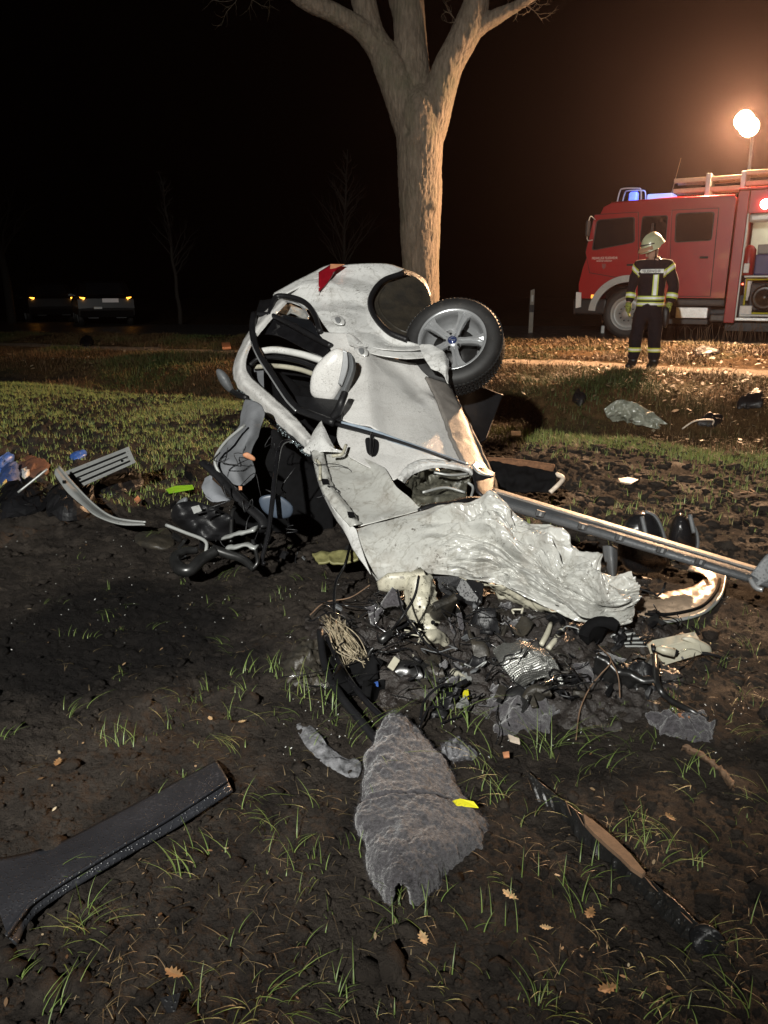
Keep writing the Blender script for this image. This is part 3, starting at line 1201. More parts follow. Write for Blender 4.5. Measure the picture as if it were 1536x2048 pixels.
def fire_engine():
    uv = lambda lst: [(TL(u, v)[0], TL(u, v)[2]) for u, v in lst]
    zb = TL(1380, 596)[2]
    wc = TL(1254, 627)
    wr = .47
    zr = TL(1216, 407)[2]
    s_end = TL(1472, 400)[0]
    ztop = TL(1472, 391)[2]
    arch = []
    for k in range(13):
        a = math.radians(8 + k * (172 - 8) / 12)
        arch.append((wc[0] + .63 * math.cos(a), wc[2] + .60 * math.sin(a)))
    arch = [p for p in arch if p[1] > zb + .01]
    body = [(0.02, zb - .02), (0.0, zb + .25), (.06, zb + .55)] + [(.16, zb + .85), (.30, zr - .22), (.37, zr - .06), (.50, zr)] + [(s_end * .6, (zr + ztop) / 2 + .015), (s_end - .03, ztop), (s_end, ztop - .04), (s_end, zb)] + \
           [(arch[0][0] + .01, zb)] + arch + [(arch[-1][0] - .01, zb - .02)]
    tprism('cab', body, 0, 2.35, M_TRED)
    # red roof edge strip
    MB().tube([(.5, .03, zr + .008), (s_end * .6, .03, (zr + ztop) / 2 + .024), (s_end - .03, .03, ztop + .008)], .018, 6).build('roof_gutter', M_TRED, truck, True)
    # doors, each slightly proud of the cab side, with their windows
    win = [uv([(1196, 441), (1268, 435), (1268, 484), (1186, 500)]), uv([(1286, 434), (1335, 432), (1331, 483), (1281, 484)]), uv([(1354, 428), (1428, 425), (1422, 480), (1351, 484)])]
    doors = [uv([(1190, 430), (1276, 425), (1276, 590), (1268, 560), (1180, 545), (1172, 505)]), uv([(1345, 421), (1437, 417), (1420, 592), (1338, 592)])]
    M_SEAM = pmat('door_seam_rubber', (.02, .004, .005), .6)
    dmesh = []
    for i, dr in enumerate(doors):
        c = np.mean(dr, 0)
        tprism('door_seam', [tuple(c + (np.array(p) - c) * 1.0 + np.sign(np.array(p) - c) * .012) for p in dr], -.003, .001, M_SEAM)
        dmesh.append(tprism('door', dr, -.014, -.002, M_TRED))
    tbox('middle_panel', *(lambda a, b: (a, b))(TL(1279, 500)[0], TL(1336, 500)[0]), -.008, -.002, TL(1300, 592)[2], TL(1300, 424)[2], M_TRED)
    for i, w in enumerate(win):
        par = dmesh[0] if i == 0 else (dmesh[1] if i == 2 else truck)
        c = np.mean(w, 0)
        # round the corners
        rp = []
        n = len(w)
        for k in range(n):
            a, b, d_ = np.array(w[k - 1]), np.array(w[k]), np.array(w[(k + 1) % n])
            for f in (0, .25, .5, .75, 1):
                p1, p2 = b + (a - b) * .10, b + (d_ - b) * .10
                rp.append(tuple((1 - f) ** 2 * p1 + 2 * f * (1 - f) * b + f * f * p2))
        tprism('window_frame', [tuple(c + (np.array(p) - c) * 1.06) for p in rp], -.019, -.003, M_RUBBER, par)
        tprism('window', rp, -.024, -.012, M_TGLASS, par)
    # quarter pane and windscreen
    MB().prism([(.14, .12, zb + .86), (.14, 2.23, zb + .86), (.285, 2.23, zr - .24), (.285, .12, zr - .24)], (-.012, 0, .004)).build('windscreen', M_TGLASS, truck)
    # breathing set behind the crew window seen as a pale shape on the pane
    tube('air_cylinder', [TL(1306, 446, -.028), TL(1302, 474, -.028)], [.020, .024], M_DKGREY, truck, 8, samples=6)
    # door handles
    for (u, v) in [(1408, 515), (1262, 530)]:
        p = TL(u, v)
        tbox('door_handle', p[0] - .07, p[0] + .07, -.045, -.012, p[2] - .018, p[2] + .018, M_BLACK)
    # wing mirror on its bracket
    a, b = TL(1186, 440), TL(1181, 478)
    tube('mirror_arm', [a + (0.05, -.0, 0), a + (-.03, -.12, 0.04), b + (-.03, -.12, 0), b + (.05, 0, -.02)], .010, M_WPLAST, truck, 6, samples=16)
    tbox('wing_mirror', a[0] - .06, a[0] - .01, -.27, -.10, b[2] + .04, a[2] - .02, M_BLACK, bev=.02)
    # wheel arch trim
    tr = [(wc[0] + .68 * math.cos(a), -.03, wc[2] + .64 * math.sin(a)) for a in np.linspace(math.radians(8), math.radians(176), 24)]
    V, F = [], []
    for k, a in enumerate(np.linspace(math.radians(5), math.radians(176), 26)):
        for (r, y) in ((.60, -.04), (.73, -.04), (.73, .02), (.60, .02)):
            V.append((wc[0] + r * math.cos(a), y, wc[2] + r * .95 * math.sin(a)))
    for k in range(25):
        for j in range(4):
            F.append((k * 4 + j, k * 4 + (j + 1) % 4, k * 4 + 4 + (j + 1) % 4, k * 4 + 4 + j))
    F += [(0, 1, 2, 3), (103, 102, 101, 100)]
    MB().add(V, F).build('wheel_arch_trim', M_LGREY, truck)
    # wheel
    wh = MB().lathe((wc[0], .02, wc[2]), (0, 1, 0), [(.30, 0), (.36, -.02), (.44, -.015), (wr, .03), (wr, .25), (.42, .30), (.2, .30)], 40).build('wheel', M_RUBBER, truck, True)
    MB().lathe((wc[0], .02, wc[2]), (0, 1, 0), [(.31, .0), (.315, -.02), (.29, -.025), (.27, .05), (.25, .06), (.17, .02), (.15, -.01), (.11, -.015), (.10, -.06), (.05, -.075), (.0, -.078)], 40).build('rim', M_LGREY, wh, True)
    for k in range(10):
        a = k * math.pi / 5
        MB().lathe((wc[0] + .135 * math.cos(a), .005, wc[2] + .135 * math.sin(a)), (0, -1, 0), [(.016, 0), (.016, .03), (.0, .032)], 6).build('wheel_nut', M_STEEL, wh)
    tbox('wheel_well', wc[0] - .55, wc[0] + .55, .36, .40, .3, wc[2] + .5, M_DARK)
    # bumper, lamps, corner guard
    tbox('bumper', -.10, .55, .02, 2.33, .42, zb - .03, M_BLACK, bev=.04)
    p = TL(1188, 593)
    tbox('indicator_lamp', p[0] - .06, p[0] + .06, -.012, .03, p[2] - .035, p[2] + .035, emat('amber_lamp', (1, .42, .06), 1.2))
    p = TL(1158, 598)
    MB().prism([(p[0] - .05, -.02, p[2] - .17), (p[0] + .05, -.02, p[2] - .15), (p[0] + .04, -.02, p[2] + .12), (p[0] - .06, -.02, p[2] + .13)], (0, .06, 0)).build('bumper_corner', M_TWHITE, truck)
    tbox('grille', -.02, .0, .5, 1.85, zb + .1, zb + .4, M_BLACK)
    for y in (.25, 2.0): tbox('headlamp', -.02, .02, y - .14, y + .14, zb + .0, zb + .2, M_LGREY)
    # steps and chassis under the crew cab
    a, b = TL(1353, 614), TL(1414, 637)
    tbox('tread_plate_box', a[0], b[0], -.03, .35, b[2], a[2], M_TPLATE)
    a, b = TL(1330, 637), TL(1415, 649)
    tbox('footboard', a[0], b[0], -.06, .34, b[2], a[2] - .004, M_DKGREY)
    a = TL(1345, 605)
    tbox('sill_pipe', TL(1330, 605)[0], TL(1448, 605)[0], .05, .4, a[2] - .06, a[2] + .06, M_DKGREY, bev=.05)
    tbox('chassis', .5, 7.6, .55, 1.85, .42, zb + .05, M_DKGREY)
    p = TL(1432, 636)
    tbox('step_bracket', TL(1418, 636)[0], TL(1449, 636)[0], .0, .3, p[2] - .07, p[2] + .07, M_STEEL, bev=.03)
    # lettering and crest on the cab door
    M_LET = pmat('cream_lettering', (.62, .58, .55), .6)
    def text(s, p, size, wide, mat, depth=-.0152):
        cu = bpy.data.curves.new('t', 'FONT')
        cu.body = s
        cu.size = size
        cu.extrude = .0008
        cu.align_x = 'LEFT'
        ob = bpy.data.objects.new('t', cu)
        COL.objects.link(ob)
        bpy.context.view_layer.update()
        me = bpy.data.meshes.new_from_object(ob.evaluated_get(bpy.context.evaluated_depsgraph_get()))
        bpy.data.objects.remove(ob, do_unlink=True)
        V = np.array([v.co[:] for v in me.vertices])
        V[:, 0] *= wide / (V[:, 0].max() - V[:, 0].min())
        V2 = np.stack([V[:, 0] + p[0], -V[:, 2] + depth, V[:, 1] + p[2]], -1)
        return link_mesh('lettering', V2, [tuple(f.vertices) for f in me.polygons], mat, truck, False)
    a, b = TL(1184, 519), TL(1235, 516)
    text("FREIWILLIGE FEUERWEHR", a, .062, b[0] - a[0], M_LET)
    a, b = TL(1193, 523.5), TL(1224, 522)
    text("HANSESTADT GARDELEGEN", a, .036, b[0] - a[0], M_LET)
    p = TL(1208, 533)
    MB().prism([(p[0] - .035, -.0155, p[2] + .05), (p[0] + .035, -.0155, p[2] + .05), (p[0] + .035, -.0155, p[2] - .01), (p[0], -.0155, p[2] - .055), (p[0] - .035, -.0155, p[2] - .01)], (0, .004, 0)).build('crest', pmat('faded_crest', (.20, .05, .05), .5), truck)
    # ---------------- equipment body
    s0 = s_end + .03
    s1 = 7.6
    zf = TL(1500, 635)[2]
    zh = TL(1500, 427)[2]
    zt = TL(1500, 374)[2]
    so = TL(1487, 520)[0]
    tbox('body_roof', s0, s1, 0, 2.4, zt - .04, zt, M_TRED)
    tbox('header_panel', so - .02, s1, .0, .05, zh, zt - .045, M_TRED)
    tbox('front_wall', s0, so - .03, .0, 2.4, zf - .1, zt - .045, M_TRED)
    tbox('rear_wall', s1 - .05, s1, .0, 2.4, zf - .1, zt - .045, M_TRED)
    tbox('shutter_rail', so - .028, so, -.022, .06, zf - .06, zh, M_LGREY)
    tbox('shutter_box', so + .005, s1 - .06, .03, .22, zh - .14, zh - .002, M_LGREY, bev=.05)
    tbox('back_panel', so, s1 - .06, .78, .82, zf, zt - .05, M_INNER)
    tbox('floor_plate', so - .02, s1, -.03, 2.35, zf - .06, zf - .002, M_TPLATE)
    tbox('far_side', so, s1, 2.36, 2.40, zf, zt - .05, M_TRED)
    tbox('body_underside', s0, s1, .25, 2.2, zf - .25, zf - .065, M_DKGREY)
    zs = TL(1500, 553)[2]
    tbox('shelf', so + .03, s1 - .07, .06, .77, zs - .02, zs + .02, M_LGREY)
    # gear on shelf and floor, strapped into the compartment
    p, q = TL(1485, 492), TL(1505, 548)
    cx = (p[0] + q[0]) / 2
    MB().lathe((cx, .2, zs + .021), (0, 0, 1), [(0, 0), (.10, 0), (.105, .03), (.105, p[2] - zs - .08), (.07, p[2] - zs - .03), (.03, p[2] - zs), (0, p[2] - zs)], 24).build('red_canister', pmat('canister_red', (.32, .02, .02), .35), truck, True)
    p = TL(1510, 508)
    tbox('blue_case', p[0], p[0] + .42, .12, .5, zs + .021, p[2], pmat('blue_case', (.035, .04, .14), .5), bev=.03)
    p2 = TL(1512, 488)
    tbox('grey_case', p2[0] + .02, p2[0] + .4, .16, .5, p[2] + .003, p2[2], pmat('grey_case', (.2, .2, .19), .5), bev=.02)
    tube('yellow_pole', [TL(1483, 550, .12), TL(1482, 452, .12)], .018, pmat('pole_yellow', (.5, .36, .05), .5), truck, 8, samples=4)
    # generator in its yellow frame
    a, b = TL(1493, 559), TL(1530, 620)
    g0, g1, gz0, gz1 = a[0], a[0] + .62, zf + .07, a[2]
    fr = MB()
    for (ya) in (.08, .6):
        fr.tube([(g0, ya, gz0), (g0, ya, gz1), (g1, ya, gz1), (g1, ya, gz0), (g0, ya, gz0)], .02, 8)
    for (s, z) in ((g0, gz1), (g1, gz1)): fr.tube([(s, .08, z), (s, .6, z)], .02, 8)
    gen = fr.build('generator_frame', pmat('frame_yellow', (.45, .42, .03), .4), truck)
    tbox('generator_body', g0 + .04, g1 - .04, .16, .56, gz0 + .02, gz1 - .05, M_BLACK, gen, bev=.04)
    gc = ((g0 + g1) / 2, .155, (gz0 + gz1) / 2 - .02)
    MB().lathe(gc, (0, -1, 0), [(.21, 0), (.21, .04), (.17, .06), (.15, .05), (.13, .07), (.06, .075), (.05, .09), (0, .09)], 32).build('recoil_cover', M_STEEL, gen, True)
    tbox('slide_rail', g0 - .05, s1 - .1, .02, .66, zf + .012, zf + .055, M_LGREY)
    a, b = TL(1461, 613), TL(1479, 631)
    sx = so + .03
    tbox('white_box', sx, sx + .20, .03, .3, zf + .001, zf + .20, M_WPLAST, bev=.015)
    inflate('folded_hose', [(sx + .03, .2, zf + .33), (sx + .12, .2, zf + .30), (sx + .14, .2, zf + .55), (sx + .11, .2, zf + .72), (sx + .02, .2, zf + .66)], M_WPLAST, .05, parent=truck, normal=(0, -1, 0))
    tbox('control_box', so + .01, so + .10, .05, .12, zs + .06, zs + .22, M_WPLAST)
    tbox('pilot_lamp', so + .015, so + .045, .03, .05, zs - .14, zs - .11, emat('red_pilot', (1, .1, .05), 6))
    # compartment lighting
    tbox('strip_light', so + .1, s1 - .3, .24, .28, zh - .06, zh - .03, emat('strip_glow', (1, .92, .70), 5))
    lp = tw((so + .6, .30, zh - .25))
    add_point('compartment_light', lp, 9, (1, .90, .66), .06)
    p = TL(1531, 408)
    MB().lathe((p[0], -.005, p[2]), (0, -1, 0), [(0, .03), (.075, .028), (.08, .0), (0, 0)], 20).build('scene_lamp', emat('scene_lamp_glow', (1, .82, .58), 30), truck, True)
    add_point('scene_lamp_light', tw((p[0], -.12, p[2])), 1.5, (1, .8, .55), .04)
    # ---------------- roof: beacon with guard, light box, ladders, aerial
    p = TL(1232, 400)
    zc = zr + .01
    bc = MB().lathe((.82, .35, zc), (0, 0, 1), [(0, .0), (.10, .0), (.10, .03), (.085, .035), (.085, .17), (.06, .20), (0, .20)], 24).build('blue_beacon', emat('beacon_blue', (.10, .16, 1.0), 2.2), truck, True)
    MB().lathe((.82, .35, zc), (0, 0, 1), [(.028, .05), (.028, .13), (0, .14)], 12).build('bulb', emat('beacon_core', (.55, .7, 1), 12), bc, True)
    for yy in (.17, .55):
        tube('beacon_guard', [(.56, yy, zc - .02), (.60, yy, zc + .20), (.66, yy, zc + .25), (.92, yy, zc + .24), (.98, yy, zc + .20), (1.0, yy, zc)], .013, M_WPLAST, truck, 6, samples=24)
    tbox('light_box', 1.10, 1.55, .15, .6, zc + .005, zc + .13, emat('light_box_glow', (.30, .40, .9), 1.1), bev=.03)
    add_point('beacon_light', tw((1.02, .30, zc + .32)), 5, (.2, .3, 1), .05)
    s_a = TL(1330, 402)[0]
    tube('aerial', [(s_a, .4, ztop), TL(1362, 316, .4)], [.006, .003], M_LADDER, truck, 5, samples=4)
    zl = TL(1480, 372)[2]
    for (s_0, s_1, zz) in ((TL(1342, 376)[0], TL(1481, 370)[0], zl + .0), (TL(1490, 355)[0], 7.4, zl + .06)):
        for dz in (0, .17):
            lad = None
            for yy in (.22, .62):
                r = MB().box(((s_0 + s_1) / 2, yy, zz + dz), (s_1 - s_0, .035, .075), bev=.008).build('ladder_rail', M_LADDER, truck)
            nr = int((s_1 - s_0) / .28)
            for k in range(nr):
                sx = s_0 + .14 + k * .28
                MB().tube([(sx, .22, zz + dz), (sx, .62, zz + dz)], .014, 6).build('rung', M_LADDER, truck, True)
    for sx in (TL(1412, 372)[0], TL(1484, 360)[0]):
        tbox('ladder_bracket', sx - .04, sx + .04, .17, .67, ztop - .03, zl + .26, M_LGREY)
    # ---------------- light mast
    lp = P(1494, 246, 14.55) - TO
    la = np.array((lp @ TE, lp @ TN, lp[2]))
    tube('light_mast', [(la[0] + .12, la[1] + .1, zt), (la[0] + .10, la[1] + .1, la[2] - .05)], [.035, .022], M_LGREY, truck, 10, samples=4)
    tgt = np.array((.6, 4.5, .3)) - TO
    tl_ = np.array((tgt @ TE, tgt @ TN, tgt[2]))
    dirv = Vector(tl_ - la).normalized()
    q_ = dirv.to_track_quat('-Z', 'Y').to_matrix()
    for sgn in (-1, 1):
        c = Vector(la) + q_ @ Vector((.045 * sgn, .05 * sgn, .02 * sgn))
        hd = MB().lathe(tuple(c), tuple(-dirv), [(.0, .10), (.08, .10), (.165, .0), (.17, -.05), (.16, -.055)], 28).build('floodlight_head', M_DKGREY, truck, True)
        MB().lathe(tuple(c), tuple(dirv), [(.161, .05), (.10, .07), (0, .08)], 28).build('lamp_glass', emat('halogen_glow', (1, .70, .38), 60), hd, True)
    global MAST_POS
    MAST_POS = tw(la + np.array(dirv) * .12)


fire_engine()
MAST = add_spot('mast_floodlight', tuple(MAST_POS), (.3, 4.6, .2), 9500, (1.0, .60, .33), 150, .5, .22)
# ================================================================== the firefighter
M_NAVY = pmat('dark_turnout_cloth', (.008, .008, .012), .9, 0, .35, 30, .4, 60, spec=.2)
M_SKIN = pmat('skin', (.42, .25, .18), .55, 0, .08, 30)
M_HELMET = pmat('phosphor_helmet', (.50, .52, .33), .35, 0, .1, 8, coat=.4, dirt=.3)
M_BANDY = pmat('yellow_band', (.48, .55, .06), .5, 0, .05, 30)
M_BANDS = pmat('silver_band', (.75, .76, .72), .4, 0, .05, 30)
M_BOOT = pmat('black_boot', (.012, .012, .012), .45, 0, .3, 20, dirt=.4)
M_GLOVE = pmat('yellow_black_glove', (.30, .33, .05), .75, 0, .3, 60, col2=(.02, .02, .015))
PD = 11.25


def skin_mesh(chains, sub=2):
    """chains: list of [(x,y,z,r)...]; chains after the first start at the nearest existing vertex"""
    V, E, R_ = [], [], []
    for ch in chains:
        prev = None
        for k, (x, y, z, r) in enumerate(ch):
            hit = None
            if k == 0 and V:
                for i, p in enumerate(V):
                    if (Vector(p) - Vector((x, y, z))).length < .004: hit = i
            if hit is None:
                V.append((x, y, z))
                R_.append(r)
                hit = len(V) - 1
            if prev is not None: E.append((prev, hit))
            prev = hit
    m = bpy.data.meshes.new('s')
    m.from_pydata(V, E, [])
    o = bpy.data.objects.new('s', m)
    COL.objects.link(o)
    md = o.modifiers.new('skin', 'SKIN')
    md.use_smooth_shade = True
    for i, sv in enumerate(m.skin_vertices[0].data):
        rr = R_[i] if hasattr(R_[i], '__len__') else (R_[i], R_[i])
        sv.radius = rr
        sv.use_root = (i == 0)
    sb = o.modifiers.new('sub', 'SUBSURF')
    sb.levels = sub
    sb.render_levels = sub
    me = bpy.data.meshes.new_from_object(o.evaluated_get(bpy.context.evaluated_depsgraph_get()))
    bpy.data.objects.remove(o, do_unlink=True)
    V = np.array([v.co[:] for v in me.vertices])
    F = [tuple(p.vertices) for p in me.polygons]
    return V, F


def firefighter():
    foot = P(1287, 737, PD)
    gzv = gz(foot[0], foot[1])
    root = empty('person', (foot[0], foot[1], gzv), 'firefighter in dark reflective turnout gear and pale helmet, looking down beside the fire engine', 'person')
    off = np.array((foot[0], foot[1], gzv))
    # turned a little to the camera's left
    def W_(V):
        V = np.asarray(V, float)
        a = math.radians(-30)
        c, s = math.cos(a), math.sin(a)
        return np.stack([V[:, 0] * c - V[:, 1] * s, V[:, 0] * s + V[:, 1] * c, V[:, 2]], -1) + off
    # joints, x to the camera's right, y away, z up
    hipL, hipR = (-.10, .02, .90), (.10, .02, .90)
    legs = {-1: [(-.10, .02, .88, .085), (-.125, -.07, .50, .065), (-.15, -.05, .10, .050)], 1: [(.10, .02, .88, .085), (.115, -.02, .50, .065), (.13, .02, .10, .050)]}
    shz = 1.44
    arms = {-1: [(-.19, .03, shz, .062), (-.275, .05, 1.15, .050), (-.285, -.02, .90, .036)], 1: [(.19, .03, shz, .062), (.295, .06, 1.15, .050), (.27, .0, .90, .036)]}
    def hand(sd):
        wx, wy, wz, _ = arms[sd][-1]
        ch = [[(wx, wy, wz, .036), (wx - .005 * sd, wy - .012, wz - .055, (.040, .022)), (wx - .01 * sd, wy - .02, wz - .095, (.038, .018))]]
        for k in range(4):
            f = (k - 1.5) * .019
            ln = (.062, .074, .070, .054)[k]
            x0, y0, z0 = wx - .01 * sd, wy - .02 + f, wz - .095
            ch.append([(wx - .01 * sd, wy - .02, wz - .095, .01), (x0, y0, z0 - .02, .0095), (x0 - .012 * sd, y0 - .004, z0 - .02 - ln * .55, .009), (x0 - .034 * sd, y0 - .004, z0 - .02 - ln * .85, .008)])
        ch.append([(wx - .005 * sd, wy - .012, wz - .055, .012), (wx - .012 * sd, wy - .052, wz - .075, .011), (wx - .03 * sd, wy - .062, wz - .115, .009)])
        return ch
    chains = [[(0, .02, .93, (.12, .09)), (0, .03, 1.10, (.14, .10)), (0, .03, 1.30, (.165, .105)), (0, .03, 1.44, (.12, .085)), (0, .015, 1.52, .055), (-.005, -.01, 1.575, .06), (-.012, -.02, 1.635, (.078, .092)), (-.012, -.015, 1.72, (.07, .085))]]
    for sd in (-1, 1):
        chains.append([(0, .02, .93, .1)] + legs[sd] + [(legs[sd][-1][0] + .0, legs[sd][-1][1] - .03, .05, .045), (legs[sd][-1][0] - .015, legs[sd][-1][1] - .16, .035, .035)])
        chains.append([(0, .03, 1.44, .1)] + arms[sd])
        chains += hand(sd)
    V, F = skin_mesh(chains)
    # turn the face down: shift the head forward
    body = link_mesh('body', W_(V), F, M_SKIN, root, True)
    # face
    hc = np.array((-.012, -.02, 1.62))
    def fpt(x, y, z):
        # head bowed and turned to the left
        p = np.array((x, y, z))
        a, b = math.radians(26), math.radians(-42)
        p = np.array((p[0], p[1] * math.cos(a) - p[2] * math.sin(a) * -1 * -1, p[2] * math.cos(a) + p[1] * math.sin(a)))
        p = np.array((p[0] * math.cos(b) - p[1] * math.sin(b), p[0] * math.sin(b) + p[1] * math.cos(b), p[2]))
        return hc + p
    V, F = inflate_geo([fpt(-.066, -.03, .06), fpt(0, -.05, .085), fpt(.066, -.03, .06), fpt(.068, -.03, 0), fpt(.05, -.045, -.075), fpt(0, -.07, -.115), fpt(-.05, -.045, -.075), fpt(-.068, -.03, 0)], .055, .05, normal=fpt(0, -1, 0) - hc, n=32)
    link_mesh('face', W_(V), F, M_SKIN, root, True)
    for nm, pts, r, mt in (('nose', [fpt(0, -.098, .03), fpt(0, -.125, -.02), fpt(0, -.105, -.032)], [.008, .014, .009], M_SKIN),
                           ('mouth', [fpt(-.022, -.104, -.062), fpt(0, -.111, -.06), fpt(.022, -.104, -.062)], [.003, .005, .003], pmat('lips', (.30, .12, .10), .5)),
                           ('eye', [fpt(-.040, -.090, .028), fpt(-.022, -.098, .028)], [.007, .007], pmat('eye_dark', (.03, .02, .02), .2)),
                           ('eye', [fpt(.022, -.098, .028), fpt(.040, -.090, .028)], [.007, .007], pmat('eye_dark', (.03, .02, .02), .2)),
                           ('ear', [fpt(.07, .01, .03), fpt(.078, .015, 0), fpt(.07, .01, -.03)], [.010, .014, .008], M_SKIN)):
        pts = W_(np.array(pts))
        tube(nm, pts, r, mt, root, 8, samples=8)
    # turnout jacket: torso and sleeves in one skin
    jr = [[(0, .02, .80, (.19, .15)), (0, .02, .90, (.20, .16)), (0, .03, 1.02, (.190, .150)), (0, .03, 1.25, (.205, .150)), (0, .03, 1.42, (.155, .115)), (0, .02, 1.50, (.085, .085)), (0, .01, 1.545, (.082, .082))]]
    for sd in (-1, 1):
        a = arms[sd]
        jr.append([(0, .03, 1.42, .1), (a[0][0] * 1.02, .03, 1.425, .092), ((a[0][0] + a[1][0]) / 2, .04, 1.29, .084), (a[1][0], a[1][1], a[1][2], .076), ((a[1][0] + a[2][0]) / 2, (a[1][1] + a[2][1]) / 2, 1.02, .070), (a[2][0], a[2][1], a[2][2] + .01, .060)])
    JV, JF = skin_mesh(jr, 3)
    wr = fbm3(JV[:, 0] * 9, JV[:, 1] * 9, JV[:, 2] * 7, 61, 2)
    ctr = np.stack([np.zeros(len(JV)), np.full(len(JV), .03), JV[:, 2]], -1)
    JV = JV + (JV - ctr) * (.05 * wr)[:, None]
    jk = link_mesh('jacket', W_(JV), JF, M_NAVY, root, True)
    # trousers
    tr = [[(0, .02, 1.0, (.15, .12)), (0, .02, .93, (.165, .13)), (0, .02, .84, (.165, .135))]]
    for sd in (-1, 1):
        l = legs[sd]
        tr.append([(0, .02, .84, .1), (l[0][0] * 1.08, (l[0][1] + l[1][1]) / 2, .74, .118), ((l[0][0] + l[1][0]) / 2, l[1][1] * .8, .62, .104), (l[1][0], l[1][1], l[1][2], .094), ((l[1][0] + l[2][0]) / 2, (l[1][1] + l[2][1]) / 2, .30, .092), (l[2][0], l[2][1], .12, .088)])
    TV, TF = skin_mesh(tr, 3)
    wr = fbm3(TV[:, 0] * 10, TV[:, 1] * 10, TV[:, 2] * 9, 63, 2)
    TV[:, 1] += .014 * wr
    TV[:, 0] += .010 * fbm3(TV[:, 0] * 8, TV[:, 1] * 8, TV[:, 2] * 11, 64, 2)
    link_mesh('trousers', W_(TV), TF, M_NAVY, root, True)
    for sd in (-1, 1):
        l = legs[sd]
        x = l[2][0]
        yo = l[2][1]
        BV, BF = skin_mesh([[(x, yo + .01, .26, .080), (x, yo + .01, .12, .076), (x - .004, yo - .02, .06, (.072, .06)), (x - .02, yo - .12, .05, (.062, .048)), (x - .03, yo - .19, .04, (.045, .034))]], 2)
        BV[:, 2] = np.maximum(BV[:, 2], .004)
        link_mesh('boot', W_(BV), BF, M_BOOT, root, True)
    # gloves over the hands, fingers apart
    for sd in (-1, 1):
        GV, GF = skin_mesh([[(arms[sd][2][0], arms[sd][2][1], .935, .046)] + [tuple(c[:3]) + ((tuple(k * 1.25 for k in c[3]) if hasattr(c[3], '__len__') else c[3] * 1.25),) for c in hand(sd)[0]]] +
                           [[tuple(c[:3]) + ((tuple(k * 1.25 for k in c[3]) if hasattr(c[3], '__len__') else c[3] * 1.3),) for c in ch] for ch in hand(sd)[1:]], 2)
        link_mesh('glove', W_(GV), GF, M_GLOVE, root, True)
    # reflective bands: slices of the jacket and trousers, a few millimetres proud
    def band(V, F, p, n, w, mat, near=None, rad=9, grow=.006, name='reflective_band'):
        bm = bmesh.new()
        vs = [bm.verts.new(tuple(v)) for v in V]
        for f in F:
            try: bm.faces.new([vs[i] for i in f])
            except ValueError: pass
        n = Vector(n).normalized()
        for s in (1, -1):
            bmesh.ops.bisect_plane(bm, geom=bm.verts[:] + bm.edges[:] + bm.faces[:], plane_co=Vector(p) + n * (w / 2 * s), plane_no=n * s, clear_outer=True)
        if near is not None:
            bmesh.ops.delete(bm, geom=[f for f in bm.faces if not near(f.calc_center_median())], context='FACES')
        bmesh.ops.remove_doubles(bm, verts=bm.verts[:], dist=1e-5)
        # keep only the largest connected piece
        left_, best_ = set(bm.faces), []
        while left_:
            st_, comp = [left_.pop()], []
            while st_:
                f_ = st_.pop()
                comp.append(f_)
                for e_ in f_.edges:
                    for g_ in e_.link_faces:
                        if g_ in left_:
                            left_.discard(g_)
                            st_.append(g_)
            if len(comp) > len(best_): best_ = comp
        bs_ = set(best_)
        bmesh.ops.delete(bm, geom=[f_ for f_ in bm.faces if f_ not in bs_], context='FACES')
        bmesh.ops.delete(bm, geom=[v_ for v_ in bm.verts if not v_.link_faces], context='VERTS')
        bmesh.ops.recalc_face_normals(bm, faces=bm.faces[:])
        bm.normal_update()
        for v in bm.verts: v.co += v.normal * grow
        bm.verts.index_update()
        VV = np.array([v.co[:] for v in bm.verts])
        FF = [tuple(v.index for v in f.verts) for f in bm.faces]
        bm.free()
        if len(FF): link_mesh(name, W_(VV), FF, mat, root, True)
    for z in (.985, .905):
        band(JV, JF, (0, 0, z), (0, 0, 1), .058, M_BANDY, lambda c: abs(c.x) < .20, grow=.008)
        band(JV, JF, (0, 0, z), (0, 0, 1), .026, M_BANDS, lambda c: abs(c.x) < .20, grow=.012)
    for sd in (-1, 1):
        a, b = Vector(arms[sd][1][:3]), Vector(arms[sd][2][:3])
        for (f, w, mt, g) in ((.55, .075, M_BANDY, .008), (.55, .032, M_BANDS, .012)):
            band(JV, JF, a.lerp(b, f), b - a, w, mt, lambda c, sd=sd: c.x * sd > .205, grow=g)
        a, b = Vector((.20 * sd, .03, 1.46)), Vector(arms[sd][1][:3])
        for (f, w, mt, g) in ((.30, .070, M_BANDY, .008), (.30, .036, M_BANDS, .012)):
            band(JV, JF, a.lerp(b, f), Vector((sd * .75, 0, -.8)), w, mt, lambda c, sd=sd: c.x * sd > .165 and c.z > 1.2, grow=g)
    band(JV, JF, (0, 0, 1.345), (0, 0, 1), .052, M_BANDS, lambda c: c.y < .0 and -.15 < c.x < .16, grow=.008, name='chest_patch')
    for (x0, w, mt, g) in ((.075, .075, M_BANDY, .007), (.075, .040, M_BANDS, .011)):
        band(JV, JF, (x0, 0, 0), (1, 0, 0), w, mt, lambda c: c.y < -.06 and 1.02 < c.z < 1.30, grow=g)
    for sd in (-1, 1):
        for z, w, mt, g in ((.275, .062, M_BANDY, .006), (.275, .028, M_BANDS, .010)):
            band(TV, TF, (0, 0, z), (0, 0, 1), w, mt, lambda c, sd=sd: c.x * sd > 0, grow=g)
    # FEUERWEHR across the chest patch
    cu = bpy.data.curves.new('t', 'FONT')
    cu.body = 'FEUERWEHR'
    cu.size = .056
    cu.extrude = .001
    ob = bpy.data.objects.new('t', cu)
    COL.objects.link(ob)
    bpy.context.view_layer.update()
